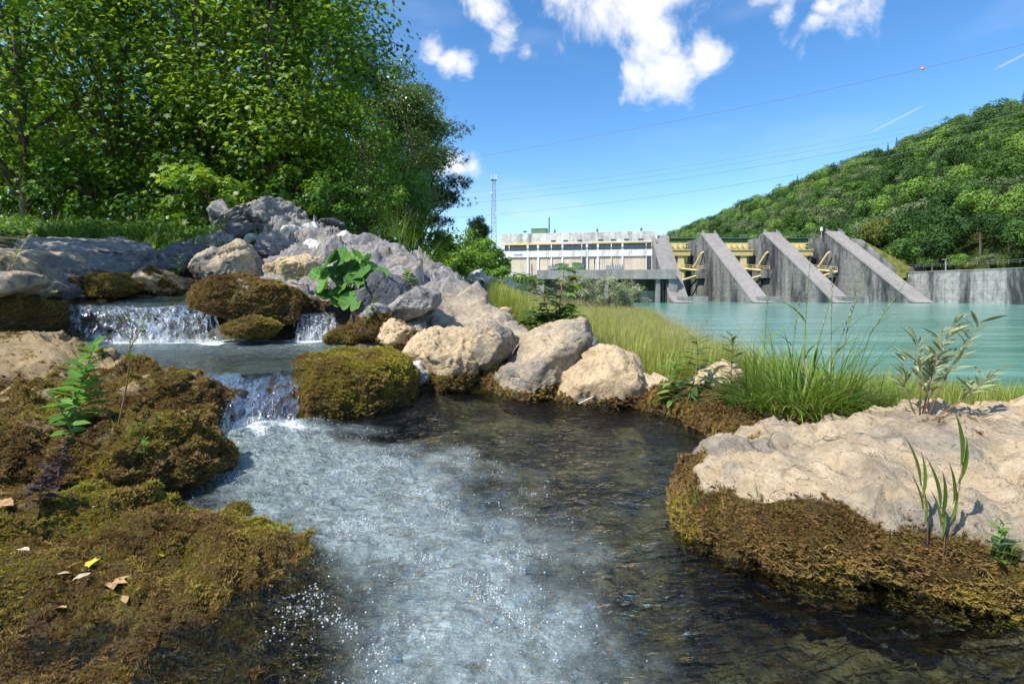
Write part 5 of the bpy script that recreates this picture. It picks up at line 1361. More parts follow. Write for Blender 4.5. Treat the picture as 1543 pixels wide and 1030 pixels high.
cc_ = b.mix(b.math('MULTIPLY', vn, .45), cc_, (.26, .42, .12)); cc_ = b.mix(b.math('MULTIPLY', b.ramp(b.noise(oc, 9, 5, .7), .5, .7), .35), cc_, (.03, .10, .015))
l.new(b.shmix(.25, b.princ(cc_, .5, .35, b.bump(b.math('ADD', vn, b.noise(oc, 14, 4)), .6, .02)), b.bsdf('Translucent', cc_)), out.inputs[0]); M['broad'] = m
M['herb'] = leaf_mat('herb_leaf', (.06, .16, .025), (.17, .33, .06), .35)
M['darkherb'] = leaf_mat('dark_herb_leaf', (.035, .075, .02), (.10, .16, .035), .3)
M['purple'] = leaf_mat('purple_leaf', (.03, .018, .022), (.075, .045, .05), .2)
M['willow'] = leaf_mat('willow_leaf', (.12, .16, .06), (.33, .37, .22), .25)
M['grass'] = leaf_mat('grass_blade', (.055, .115, .015), (.17, .28, .04), .38)
M['meadow'] = leaf_mat('meadow_blade', (.15, .22, .028), (.44, .45, .13), .35, inst=True)
M['dryblade'] = leaf_mat('dry_blade', (.20, .16, .06), (.45, .38, .18), .3)
M['seed'] = leaf_mat('grass_seed', (.20, .17, .07), (.42, .36, .19), .3, inst=True)
M['dry'] = plain('dry_stalk', (.42, .33, .17), .8, .2, .2, 40)
M['bark'] = plain('grey_brown_bark', (.13, .10, .075), .9, .15, .35, 9)
M['birch_bark'] = plain('pale_bark', (.36, .33, .28), .85, .2, .35, 6)
M['twig'] = plain('brown_twig', (.20, .12, .07), .8, .2, .25, 40)
M['stem'] = plain('green_stem', (.12, .17, .045), .7, .25, .2, 30)
M['dead_leaf'] = plain('dead_leaf', (.34, .22, .11), .8, .2, .3, 60)
M['dead_pale'] = plain('pale_dead_leaf', (.50, .42, .30), .8, .2, .25, 60)
M['yellow_leaf'] = plain('yellow_leaf', (.50, .40, .05), .7, .2, .35, 60)
M['driftwood'] = plain('bleached_wood', (.52, .47, .40), .85, .2, .2, 40)

def fan(outer, droop=.12):
    V = [(0, .30, 0)] + [(x, y, -droop * (x * x + (y - .3) ** 2) * 2.2) for x, y in outer]
    k = len(outer); return np.array(V), np.array([(0, 1 + i, 1 + (i + 1) % k) for i in range(k)])
LT = {}
_mo = [(.0, .0), (.48, .02), (.34, .30), (.60, .60), (.20, .62), (.0, 1.05), (-.20, .62), (-.60, .60), (-.34, .30), (-.48, .02)]
LT['maple'] = (np.array([(x, y, -.25 * (x * x + (y - .3) ** 2)) for x, y in _mo]), np.array([(0, i, i + 1) for i in range(1, 9)]))
LT['oval'] = (np.array([(0, 0, 0), (.30, .25, -.03), (.30, .60, -.05), (0, 1.0, -.14), (-.30, .60, -.05), (-.30, .25, -.03)]), np.array([(0, 1, 5), (1, 2, 5), (2, 4, 5), (2, 3, 4)]))
LT['lance'] = (np.array([(0, 0, 0), (.10, .35, .03), (-.10, .35, .03), (.08, .7, -.0), (-.08, .7, 0), (0, 1.0, -.08)]), np.array([(0, 1, 2), (1, 3, 2), (2, 3, 4), (3, 5, 4)]))
V, Fc = [], []
for k in range(9):
    a = k * 2.4; el = .2 + .9 * ((k * .37) % 1)
    d_ = np.array([math.cos(a) * math.cos(el), math.sin(a) * math.cos(el), math.sin(el)]); s_ = np.array([-math.sin(a), math.cos(a), 0]) * .05
    i = len(V); V += [-s_, s_, d_ * (.7 + .3 * ((k * .61) % 1))]; Fc.append((i, i + 1, i + 2))
LT['needle'] = (np.array(V), np.array(Fc))

def leaf_cloud(C, Nn, size, kind, tint, rng, dirv=None):
    """many leaves as one vertex block: centres C, normals Nn"""
    TV, TF = LT[kind]; n_ = len(C)
    r = rng.normal(0, 1, (n_, 3)) if dirv is None else dirv
    Y = r - Nn * np.einsum('ij,ij->i', r, Nn)[:, None]; Y /= np.linalg.norm(Y, axis=1, keepdims=True) + 1e-9
    X = np.cross(Y, Nn)
    V = C[:, None, :] + size[:, None, None] * (TV[None, :, 0, None] * X[:, None, :] + TV[None, :, 1, None] * Y[:, None, :] + TV[None, :, 2, None] * Nn[:, None, :])
    Fq = TF[None] + (np.arange(n_) * len(TV))[:, None, None]
    return V.reshape(-1, 3), Fq.reshape(-1, 3), np.repeat(tint, len(TV))

def tree(name, lab, px, d, H, crown, nclump, nleaf, kind, mat, lsize, tr, seed, bark='bark', group=None, cat='tree', lean=(0, 0), zb=None, flat=.65, up=.75, trunk_top=.85, shell=.35, clump_r=.33, loc=None, droop=0.0, ngap=0):
    """crown: (centre height, radius x, radius y, radius z); parts trunk, branches, crown"""
    rng = np.random.default_rng(seed)
    if loc is None:
        x = (px - CX) / F * d; loc = (x, d, float(ground_z([x], [d])[0]) if zb is None else zb)
    t = tag(empty(name, loc), lab, cat, group)
    ch, rx, ry, rz = crown
    axis_ = lambda f: np.array([lean[0] * f * H + .12 * math.sin(f * 5 + seed), lean[1] * f * H + .12 * math.cos(f * 4 + seed * 2), f * H])
    ks = np.linspace(0, trunk_top, 9)
    mb = MB(); mb.tube([axis_(f) - np.array([0, 0, .25 if f == 0 else 0]) for f in ks], [tr * (1 - .85 * f) + .008 for f in ks], 8); mb.build('trunk', M[bark], t, True)
    u = rng.normal(0, 1, (nclump, 3)); u /= np.linalg.norm(u, axis=1, keepdims=True)
    rad = (shell + (1 - shell) * rng.random(nclump)) ** .6
    base = np.array([lean[0] * ch, lean[1] * ch, ch])
    cc = base + u * rad[:, None] * np.array([rx, ry, rz])
    cc[:, 2] = np.maximum(cc[:, 2], .25)
    mb = MB()
    for k in range(0, nclump, 2 if nclump > 40 else 1):
        f = np.clip((cc[k, 2] - .25 * rz) / H * rng.uniform(.55, .95), .08, trunk_top); a = axis_(f); m_ = (a + cc[k]) / 2 + rng.normal(0, .1, 3) * rx * .3
        r0 = tr * (1 - .85 * f) * .42 + .006; mb.tube([a, m_, cc[k]], [r0, r0 * .6, .006], 5, False)
    mb.build('branches', M[bark], t, True)
    per = rng.multinomial(nleaf, rng.dirichlet(np.ones(nclump) * 6))
    Cs, Ns, Ts = [], [], []
    cr = clump_r * (rx + rz) / 2
    ctint = np.clip(rng.normal(.42, .27, nclump), 0, 1)
    for k in range(nclump):
        q = rng.normal(0, 1, (per[k], 3)); q /= np.linalg.norm(q, axis=1, keepdims=True) + 1e-9
        q *= (rng.random(per[k]) ** .45)[:, None] * cr * rng.uniform(.7, 1.25)
        q[:, 2] *= flat; q[:, 2] -= droop * np.hypot(q[:, 0], q[:, 1])
        Cs.append(cc[k] + q)
        nn_ = q / cr * .8 + np.array([0, 0, up]) + rng.normal(0, .42, q.shape); Ns.append(nn_)
        Ts.append(ctint[k] + rng.normal(0, .13, per[k]))
    C_, N_, T_ = np.concatenate(Cs), np.concatenate(Ns), np.clip(np.concatenate(Ts), 0, 1)
    N_ /= np.linalg.norm(N_, axis=1, keepdims=True)
    dirv = (C_ - base) * np.array([1, 1, .3]) + rng.normal(0, .8, C_.shape) + np.array([0, 0, -.6])
    V, Fq, tv = leaf_cloud(C_, N_, lsize * rng.uniform(.65, 1.25, len(C_)), kind, T_, rng, dirv)
    obj('crown', V, Fq, M[mat] if isinstance(mat, str) else mat, t, False, {'tint': tv})
    return t

# -- trees on the left bank
G = 'trees on the left bank'
tree('maple_tree', 'leafy maple tree at the left edge of the picture', 30, 11.2, 9.5, (5.2, 2.6, 2.2, 4.6), 80, 12500, 'maple', 'maple', .098, .10, 101, group=G)
tree('maple_tree', 'maple tree with two thin pale stems left of centre of the wood', 175, 12.2, 10.5, (5.4, 2.5, 2.2, 5.0), 80, 12500, 'maple', 'maple', .098, .11, 102, group=G, lean=(.03, 0))
tree('maple_tree', 'maple tree above the grassy ledge behind the waterfall', 300, 12.4, 10.5, (5.4, 2.3, 2.0, 5.0), 80, 12500, 'maple', 'maple', .098, .11, 103, group=G)
tree('maple_tree', 'large bright leaved maple standing over the craggy rock', 415, 12.2, 10.0, (5.0, 2.1, 2.0, 4.6), 84, 14500, 'maple', 'maple', .098, .12, 104, group=G)
tree('maple_tree', 'dark maple forming the right shoulder of the wood', 462, 14.0, 9.2, (4.7, 1.6, 2.0, 4.0), 80, 13500, 'maple', 'maple', .098, .12, 105, group=G)
tree('birch_tree', 'silvery small leaved birch at the right end of the wood', 612, 18.5, 7.4, (4.1, 1.5, 1.6, 3.0), 70, 21000, 'oval', 'birch', .085, .10, 106, 'birch_bark', group=G, lean=(.01, 0))
tree('pine_tree', 'dark pine reaching out of the right end of the wood', 630, 23.0, 8.6, (4.5, 1.9, 1.9, 3.9), 46, 5200, 'needle', 'pine', .26, .14, 107, group=G, flat=.35, droop=.1)
tree('pine_tree', 'tall dark pine behind the maple shoulder of the wood', 540, 19.5, 9.0, (5.0, 1.45, 1.5, 3.8), 46, 5000, 'needle', 'pine', .26, .14, 108, group=G, flat=.35)
tree('ash_tree', 'backlit yellow green tree deep in the wood at the left', 110, 17, 10.0, (5.5, 2.8, 2.2, 4.8), 60, 7000, 'oval', 'bush', .17, .10, 109, group=G)
tree('ash_tree', 'backlit yellow green tree deep in the wood at the middle', 250, 18, 10.5, (5.8, 2.8, 2.2, 5.0), 60, 7000, 'oval', 'bush', .17, .10, 110, group=G)
tree('ash_tree', 'shaded tree deep in the wood behind the bright maple', 400, 19, 12, (6.2, 2.8, 2.2, 5.6), 60, 7000, 'oval', 'maple', .18, .11, 111, group=G)
tree('ash_tree', 'shaded tree deep in the wood at the far left edge', -30, 18, 10, (5.0, 2.8, 2.2, 4.6), 50, 5500, 'oval', 'maple', .18, .10, 112, group=G)
tree('maple_tree', 'maple tree just outside the left edge, shading the upper fall', -330, 6.2, 8.0, (5.0, 2.1, 2.0, 1.9), 46, 3600, 'maple', 'maple', .14, .10, 113, group=G, zb=1.0)
for i, (a, dd) in enumerate(((20, 25), (140, 27), (255, 26), (360, 28), (470, 27), (555, 29))):
    tree('ash_tree', ['dark tree at the back of the wood at the left edge', 'dark tree at the back of the wood, second from left', 'dark tree at the back of the wood, third from left', 'dark tree at the back of the wood, fourth from left', 'dark tree at the back of the wood, fifth from left', 'dark tree at the back of the wood behind the pine'][i], a, dd, 11, (4.8, 3.2, 2.4, 5.0), 50, 4200, 'oval', 'maple', .28, .12, 170 + i, group=G)
GB = 'bushes at the foot of the wood'
tree('bush', 'bright light green bush right of the craggy rock', 548, 12.2, 3.6, (1.9, .95, .9, 1.9), 40, 5200, 'oval', 'bush', .085, .03, 120, group=GB, cat='bush', trunk_top=.6)
tree('bush', 'small glossy dark leaved bush on the slope below the bright bush', 505, 11.0, 1.6, (.8, .75, .6, .75), 26, 2400, 'oval', 'under', .07, .02, 121, group=GB, cat='bush', trunk_top=.5)
tree('bush', 'low leafy bush left of the craggy rock', 320, 10.4, 1.7, (.75, .95, .7, .8), 26, 1300, 'maple', 'bush', .12, .02, 122, group=GB, cat='bush', trunk_top=.5)
tree('bush', 'low leafy bush draped over the right side of the craggy rock', 462, 11.4, 1.9, (1.0, .9, .6, .8), 26, 1300, 'maple', 'bush', .13, .02, 123, group=GB, cat='bush', trunk_top=.5)
tree('bush', 'dark round bush at the right foot of the wood', 640, 16.0, 3.0, (1.3, 1.1, 1.0, 1.4), 34, 4200, 'oval', 'maple', .09, .03, 124, group=GB, cat='bush', trunk_top=.5, zb=.8)
tree('bush', 'light green low bush at the right foot of the wood', 668, 13.0, 1.0, (.4, .45, .4, .4), 16, 900, 'oval', 'bush', .07, .02, 125, group=GB, cat='bush', trunk_top=.5, zb=.85)
for i, (a, dd, h) in enumerate(((-20, 11.8, 2.6), (70, 11.6, 2.2), (135, 11.2, 2.0), (215, 11.8, 2.4), (262, 11.2, 2.0), (380, 12.2, 2.4), (590, 15.0, 3.2))):
    tree('bush', ['shrub in the undergrowth at the left edge', 'shrub in the undergrowth, second from the left edge', 'shrub in the undergrowth, third from the left edge', 'shrub in the undergrowth, fourth from the left edge', 'shrub in the undergrowth, fifth from the left edge', 'shrub in the undergrowth behind the craggy rock', 'tall dark shrub before the dark pine'][i], a, dd, h, (h * .5, 1.1, .9, h * .5), 26, 2300, 'oval', 'maple' if i % 2 else 'under', .10, .025, 130 + i, group=GB, cat='bush', trunk_top=.5)
# undergrowth mat of low leaves and grass along the ledge
rng = np.random.default_rng(55)
n_ = 21000
X = rng.uniform(-14, -4.2, n_); Y = rng.uniform(8.75, 11.8, n_); Y = np.where(X < -8.2, Y - .9, Y)
hgt = .42 * (.5 + .5 * sstep(-.4, .6, fbm(np.stack([X, Y, 0 * X], 1) * 1.4, 8, 3))) * (.35 + .65 * sstep(8.75, 9.6, Y))
Zg = ground_z(X, Y); C_ = np.stack([X, Y, Zg + rng.random(n_) ** .7 * hgt], 1)
N_ = rng.normal(0, .45, (n_, 3)) + np.array([0, -.25, .9]); N_ /= np.linalg.norm(N_, axis=1, keepdims=True)
V, Fq, tv = leaf_cloud(C_, N_, rng.uniform(.04, .10, n_), 'oval', np.clip(.35 + .5 * fbm(C_ * 2, 9, 3) + rng.normal(0, .18, n_), 0, 1), rng)
tag(obj('undergrowth', V, Fq, M['under'], None, False, {'tint': tv}), 'green leafy undergrowth along the ledge below the trees', 'undergrowth', kind='stuff')

def blades(P0, L, az, lean, w, curve, rng, seg=4):
    """grass blades: base points, lengths, azimuths, lean angles"""
    n_ = len(P0); V = np.zeros((n_, seg * 2 + 1, 3))
    d0 = np.stack([np.cos(az), np.sin(az), 0 * az], 1); s0 = np.stack([-np.sin(az), np.cos(az), 0 * az], 1)
    for k in range(seg + 1):
        f = k / seg; th = lean + curve * f; 
        if k == 0: c_ = P0.copy()
        else: c_ = c_ + (d0 * np.sin(th)[:, None] + np.array([0, 0, 1]) * np.cos(th)[:, None]) * (L / seg)[:, None]
        if k < seg:
            ww = (w * (1 - .75 * f ** 1.5))[:, None]; V[:, 2 * k] = c_ - s0 * ww; V[:, 2 * k + 1] = c_ + s0 * ww
        else: V[:, 2 * k] = c_
    Fs = []
    for k in range(seg - 1): Fs += [(2 * k, 2 * k + 1, 2 * k + 3), (2 * k, 2 * k + 3, 2 * k + 2)]
    Fs.append((2 * seg - 2, 2 * seg - 1, 2 * seg))
    Fq = np.array(Fs)[None] + (np.arange(n_) * (seg * 2 + 1))[:, None, None]
    return V.reshape(-1, 3), Fq.reshape(-1, 3), seg * 2 + 1
n_ = 3500
X = rng.uniform(-11, -4.0, n_); Y = rng.uniform(8.7, 10.6, n_); X = X + .4 * fbm(np.stack([X, Y, 0 * X], 1) * 2, 5, 2)
Pq = np.stack([X, Y, ground_z(X, Y)], 1)
V, Fq, k = blades(Pq, rng.uniform(.15, .6, n_), rng.uniform(0, 6.28, n_), rng.uniform(0, .4, n_), rng.uniform(.004, .008, n_), rng.uniform(.2, 1.2, n_), rng)
tag(obj('ledge_grass', V, Fq, M['grass'], None, False, {'tint': np.repeat(np.clip(rng.normal(.4, .25, n_), 0, 1), k)}), 'thin grass growing in the undergrowth on the ledge', 'grass', kind='stuff')

# -- meadow between the pool and the river
def clump_proto(name, nb, hmin, hmax, spread, w, mat, seed, seeds=False):
    rg = np.random.default_rng(seed); an = rg.uniform(0, 6.28, nb); r = spread * np.sqrt(rg.random(nb))
    Pq = np.stack([r * np.cos(an), r * np.sin(an), 0 * r - .02], 1)
    L = rg.uniform(hmin, hmax, nb)
    V, Fq, k = blades(Pq, L, rg.uniform(0, 6.28, nb), rg.uniform(0, .3, nb), np.full(nb, w) * rg.uniform(.7, 1.2, nb), rg.uniform(.1, .9, nb), rg, 4)
    if seeds:                                    # airy seed heads near the tips
        Vb = V.reshape(nb, k, 3); tips = []
        for q in range(nb):
            for j in range(7):
                tips.append(Vb[q, -1] * (1 - j * .04) + Vb[q, 4] * (j * .04) + rg.normal(0, .018, 3) * [1, 1, .6])
        tips = np.array(tips); N_ = rg.normal(0, 1, tips.shape); N_ /= np.linalg.norm(N_, axis=1, keepdims=True)
        V2, F2, _ = leaf_cloud(tips, N_, rg.uniform(.010, .018, len(tips)), 'lance', np.zeros(len(tips)), rg)
        V2 = V2; Fq = np.concatenate([Fq, F2 + len(V)]); V = np.concatenate([V, V2])
    return proto(name, V, Fq, mat)
MEAD = [clump_proto('meadow_clump_a', 36, .22, .50, .09, .0032, M['meadow'], 1), clump_proto('meadow_clump_b', 30, .15, .38, .08, .0036, M['meadow'], 2), clump_proto('meadow_stalks', 10, .5, .78, .10, .0013, M['seed'], 3, True)]
def meadow(name, lab, protos, key, cnt, xr, yr, test, smin, smax, hue, seed):
    rg = np.random.default_rng(seed); X = rg.uniform(*xr, cnt); Y = yr[0] + (yr[1] - yr[0]) * rg.random(cnt) ** 1.5
    k = test(X, Y); X, Y = X[k], Y[k]; Q = np.stack([X, Y, ground_z(X, Y)], 1)
    D = rg.normal(0, .10, Q.shape) + [0.05, 0, 1]; D /= np.linalg.norm(D, axis=1, keepdims=True)
    tn = np.clip(hue + .35 * fbm(Q * 1.1, seed, 3) + rg.normal(0, .15, len(Q)), 0, 1)
    o = scatter(name, key, protos, Q, D, rg.uniform(smin, smax, len(Q)), tn); tag(o, lab, 'grass'); return o
rightof = lambda X, Y: (X > np.interp(Y, [4.8, 5.4, 6, 7, 9, 30], [1.35, 1.0, .8, .75, -.3, -1.2])) & (X < np.interp(Y, [4.7, 6, 8, 12, 25], [2.4, 2.7, 3.0, 3.7, 6.4]) + .5 * np.sin(X * 9 + Y * 7))
meadow('meadow_grass', 'tall yellow green meadow grass between pool and river', MEAD[:2], 'meadow', 17000, (-1.3, 8), (4.75, 27), rightof, .8, 1.35, .42, 71)
meadow('meadow_stalks', 'pale seeding grass stalks above the meadow', MEAD[2:], 'stalks', 1500, (.2, 6.5), (5.2, 24), rightof, .85, 1.2, .6, 72)
meadow('bank_grass', 'short green grass on the bank behind the large pale boulder', MEAD[1:2], 'bankgrass', 3600, (1.9, 6.4), (3.0, 7.5), lambda X, Y: (Y > 3.15) & (X > 2.0 + .2 * (Y - 3.2)) & (X < edge_x(Y) + .4), .28, .6, .3, 73)

meadow('ledge_bank_grass', 'green grass strip between the large pale boulder and the river', MEAD[:1], 'bankgrass2', 1400, (2.2, 5.2), (3.15, 5.0), lambda X, Y: (Y > 3.2) & (X > 2.15), .45, .95, .3, 74)
# -- trees and bushes between the bank and the power station
GM = 'trees left of the power station'
tree('oak_tree', 'round green tree beside the dark pine, left of the mast', 694, 62, 9.5, (4.8, 3.2, 3, 4.4), 46, 5200, 'oval', 'bush', .36, .2, 140, group=GM, zb=-.5)
tree('oak_tree', 'small green tree in front of the mast foot', 728, 88, 9.0, (5.0, 3.6, 3, 4.0), 46, 4200, 'oval', 'maple', .45, .2, 141, group=GM, zb=1.0)
t_ = tree('spruce_tree', 'dark pointed spruce left of the mast', 719, 96, 13.5, (8.0, 2.0, 2.0, 5.5), 40, 3200, 'needle', 'pine', .8, .2, 142, group=GM, zb=1.2)
tree('oak_tree', 'yellow green shrubby tree against the left end of the station', 742, 100, 9.0, (4.6, 3.8, 3, 4.2), 46, 4800, 'oval', 'bush', .5, .2, 143, group=GM, zb=.5)
tree('bush', 'wide green bush on the slope below the station', 722, 58, 4.5, (2.2, 3.2, 2, 2.1), 40, 4200, 'oval', 'bush', .30, .06, 144, group=GM, cat='bush', zb=.3, trunk_top=.5)
tree('bush', 'dark green bush at the foot of the quay wall', 757, 80, 4.2, (2.0, 2.6, 2, 2.0), 34, 3000, 'oval', 'maple', .36, .06, 145, group=GM, cat='bush', zb=-.6, trunk_top=.5)
tree('bush', 'bushy tree at the right end of the wood before the station', 678, 40, 5.5, (2.6, 2.0, 1.8, 2.6), 40, 4200, 'oval', 'maple', .24, .08, 146, group=GM, cat='bush', zb=.4, trunk_top=.5)
tree('willow_bush', 'silver grey willow bush, left one before the deck', 872, 27, 2.9, (1.25, 1.1, .9, 1.35), 36, 4600, 'lance', 'silver', .17, .03, 150, group='silver willow bushes on the river bank', cat='bush', trunk_top=.5, zb=-.35)
tree('willow_bush', 'silver grey willow bush, middle one before the deck pillar', 915, 30, 2.6, (1.1, 1.0, .9, 1.2), 36, 4200, 'lance', 'silver', .17, .03, 151, group='silver willow bushes on the river bank', cat='bush', trunk_top=.5, zb=-.45)
tree('willow_bush', 'silver grey willow bush, right one beside the water', 946, 31, 2.3, (1.0, 1.35, .9, 1.1), 36, 4600, 'lance', 'silver', .17, .03, 152, group='silver willow bushes on the river bank', cat='bush', trunk_top=.5, zb=-.55)
tree('willow_bush', 'soft grey green bush below the quay wall', 795, 34, 1.7, (.7, 1.3, 1, .8), 36, 4200, 'lance', M['birch'], .17, .03, 153, group='silver willow bushes on the river bank', cat='bush', trunk_top=.5, zb=-.35)
tree('bush', 'thin pale bush in front of the white gravel bank', 738, 22, 1.3, (.6, .8, .6, .6), 26, 1700, 'oval', 'birch', .09, .02, 154, cat='bush', trunk_top=.6, zb=.25)
rock('long bank of white riverside rubble below the bushes', [(680, 440), (692, 415), (720, 412), (756, 436), (806, 474), (800, 492), (740, 480)], 27, 1.6, PALE, 160, 5, .22, 9, None, None, fcut=.2, crag=1.2, name='rubble_bank')
# ivy on the quay wall
rng = np.random.default_rng(77); n_ = 1500
a = rng.uniform(768, 811, n_); hh_ = rng.gamma(1.3, .45, n_) * (1 + .8 * (a < 785))
C_ = np.stack([(a - CX) / F * 146.1, 146.1 - rng.random(n_) * .5, 5.0 - hh_], 1)
N_ = rng.normal(0, .4, (n_, 3)) + [0, -1, .5]; N_ /= np.linalg.norm(N_, axis=1, keepdims=True)
V, Fq, tv = leaf_cloud(C_, N_, rng.uniform(.25, .5, n_), 'oval', rng.random(n_), rng)
tag(obj('ivy', V, Fq, M['under'], None, False, {'tint': tv}), 'green ivy hanging over the quay wall edge', 'ivy', kind='stuff')

# ------------------------------------------------------------------ wood on the hillside
HM = [leaf_mat('hill_leaf_%s' % k, a, c_, .25, .6, .2) for k, a, c_ in (('mid', (.036, .090, .018), (.115, .215, .042)), ('dark', (.020, .056, .013), (.065, .135, .030)), ('bright', (.07, .15, .022), (.20, .33, .06)), ('grey', (.075, .115, .05), (.20, .26, .12)), ('conifer', (.016, .040, .020), (.055, .09, .042)), ('olive', (.09, .12, .022), (.21, .24, .05)))]
def hill_tree_mesh(seed, mi, conifer=False, n_=1500):
    rg = np.random.default_rng(seed)
    if conifer:
        z = rg.random(n_) ** 1.2; tier = .75 + .25 * np.abs(np.sin(z * 34)); r = (1 - z) * .24 * tier * np.sqrt(rg.random(n_)); an = rg.uniform(0, 6.28, n_)
        C_ = np.stack([r * np.cos(an), r * np.sin(an), .08 + .92 * z - .2 * r], 1); N_ = np.stack([np.cos(an), np.sin(an), .8 + 0 * an], 1) + rg.normal(0, .3, (n_, 3))
        kind, s_ = 'lance', rg.uniform(.05, .10, n_) * (1.05 - .85 * z); tint = rg.random(n_)
    else:
        nc = rg.integers(9, 22); u = rg.normal(0, 1, (nc, 3)); u[:, 2] = np.abs(u[:, 2]) - .35; u /= np.linalg.norm(u, axis=1, keepdims=True)
        cc = np.array([0, 0, .58]) + u * np.array([.30, .30, .30]) * rg.uniform(.6, 1.05, (nc, 1)); cr = rg.uniform(.11, .19, nc)
        k = rg.integers(0, nc, n_); q = rg.normal(0, 1, (n_, 3)); q[:, 2] += .35; q /= np.linalg.norm(q, axis=1, keepdims=True)
        C_ = cc[k] + q * cr[k][:, None] * rg.uniform(.75, 1.08, (n_, 1)); N_ = q + rg.normal(0, .28, (n_, 3))
        kind, s_ = 'oval', rg.uniform(.022, .050, n_); tint = np.clip(.45 + .2 * rg.normal(0, 1, nc)[k] + rg.normal(0, .10, n_), 0, 1)
    N_ /= np.linalg.norm(N_, axis=1, keepdims=True)
    V, Fq, tv = leaf_cloud(C_, N_, s_, kind, tint, rg)
    return V, Fq, tv
H_CROWN = []
for k in range(9):
    mi = [0, 1, 2, 3, 0, 5, 1, 4, 4][k]
    V, Fq, tv = hill_tree_mesh(500 + k, mi, k >= 7, 2300)
    me = mesh_of('crown', V, Fq, False, {'tint': tv}); me.materials.append(HM[mi]); H_CROWN.append(me)
mb = MB(); mb.tube([(0, 0, -.05), (0, 0, .35), (0, 0, .7)], [.018, .014, .006], 6); tm = mb.build('trunk', M['bark']); H_TRUNK = tm.data; bpy.data.objects.remove(tm)
rng = np.random.default_rng(99)
cand = []
for y in np.arange(112, 1150, 7.6):
    st = 7.6 if y < 420 else 10.0
    for x in np.arange(136, 330, st):
        X_, Y_ = x + rng.uniform(-2.6, 2.6), y + rng.uniform(-2.6, 2.6)
        if X_ / Y_ > 1.12: continue                    # outside the frame
        cand.append((X_, Y_))
cand = np.array(cand); hz = hill_z(cand[:, 0], cand[:, 1])
ppx = CX + cand[:, 0] / cand[:, 1] * F; ppy = YH - (hz + 8 - ZC) / cand[:, 1] * F
ok = (ppx > 975) & (cand[:, 0] < 138 + 150) 
# keep the terrace clear behind the wall and the dam end
ok &= ~((cand[:, 1] < 168) & (cand[:, 0] < np.interp(cand[:, 1], [110, 125, 150, 168], [142, 140, 138, 134])))
cand, hz, ppx, ppy = cand[ok], hz[ok], ppx[ok], ppy[ok]
size = rng.uniform(12.5, 19.5, len(cand))
# line of sight: how much of each crown rises above the trees in front
order = np.argsort(cand[:, 1]); hor = np.full(2600, 9999.0); vis = np.zeros(len(cand))
for i in order:
    w = max(2, int(size[i] * .33 / cand[i, 1] * F)); a = int(ppx[i]) ; sl_ = slice(max(0, a - w), a + w + 1)
    top = YH - (hz[i] + size[i] - ZC) / cand[i, 1] * F; bot = YH - (hz[i] - ZC) / cand[i, 1] * F
    cur = hor[sl_]; vis[i] = np.clip(np.minimum(cur, bot) - top, 0, None).sum(); hor[sl_] = np.minimum(cur, top)
big = np.argsort(-vis)[:300]; isbig = np.zeros(len(cand), bool); isbig[big] = True
rest = (~isbig) & (vis > 0)
KN = ['mid green broadleaf tree', 'dark green broadleaf tree', 'bright green broadleaf tree', 'grey green broadleaf tree', 'mid green rounded tree', 'olive green tree', 'dark rounded tree', 'dark conifer', 'slim dark conifer']
pick = rng.choice(9, len(cand), p=[.19, .18, .11, .15, .15, .03, .13, .03, .03])
for i in range(len(cand)):                              # conifers gather on the crest
    if hz[i] > 75 and rng.random() < .13: pick[i] = 7 + int(rng.random() < .5)
HG = 'trees of the wood on the hillside'
ROWS = ['low on wooded hill', 'halfway up wooded hill', 'near crest of wooded hill']
_seen = {}
for i in sorted(big, key=lambda q: ppx[q]):
    r_ = 0 if hz[i] < 28 else (1 if hz[i] < 62 else 2); _seen.setdefault((pick[i], r_), []).append(i)
_lab = {}
for (k, r_), L in _seen.items():
    for q, i in enumerate(L): _lab[i] = f'{KN[k]} {ROWS[r_]}, {ORD[q]} such from left'
def rank_label(i): return _lab[i]
for i in big:
    t = tag(empty('hill_tree', (cand[i, 0], cand[i, 1], hz[i] - .3), rng.uniform(0, 6.28)), rank_label(i), 'tree', HG)
    s = size[i] * (1.15 if pick[i] >= 7 else 1.0); t.scale = (s * rng.uniform(.9, 1.15), s * rng.uniform(.9, 1.15), s)
    link(bpy.data.objects.new('crown', H_CROWN[pick[i]]), t); link(bpy.data.objects.new('trunk', H_TRUNK), t)
rest_i = np.where(rest)[0]
PR = []
for k, kk in enumerate((0, 1, 2, 3, 7)):
    me = H_CROWN[kk]; PR.append(bpy.data.objects.new('far_crown', me))
o = scatter('far_wood', 'farwood', PR, np.concatenate([cand[rest_i], (hz[rest_i] - .3)[:, None]], 1), np.tile([0, 0, 1.0], (len(rest_i), 1)), size[rest_i], rng.random(len(rest_i)))
tag(o, 'far part of the wood covering the hillside behind the dam', 'wood')
# scrub along the foot of the hill, behind the wall
for i, (a, dd, h) in enumerate(((1395, 162, 6), (1440, 158, 7), (1490, 150, 6.5), (1535, 146, 7), (1352, 168, 6.0), (1330, 176, 8), (1465, 152, 4))):
    x = (a - CX) / F * dd
    t = tag(empty('wall_shrub', (x, dd, 5.6), i * 1.3), ['shrub behind the wall left of the lamp', 'shrub behind the wall just right of the lamp', 'shrub behind the wall midway to the right edge', 'shrub behind the wall at the right edge', 'shrub on the slope by the wing wall', 'tree shaped shrub above the wing wall', 'low shrub behind the wall, right of the lamp'][i], 'shrub', 'shrubs behind the retaining wall')
    t.scale = (h * 1.3, h * 1.3, h); link(bpy.data.objects.new('crown', H_CROWN[[0, 2, 3, 0, 5, 2, 5][i]]), t); link(bpy.data.objects.new('trunk', H_TRUNK), t)

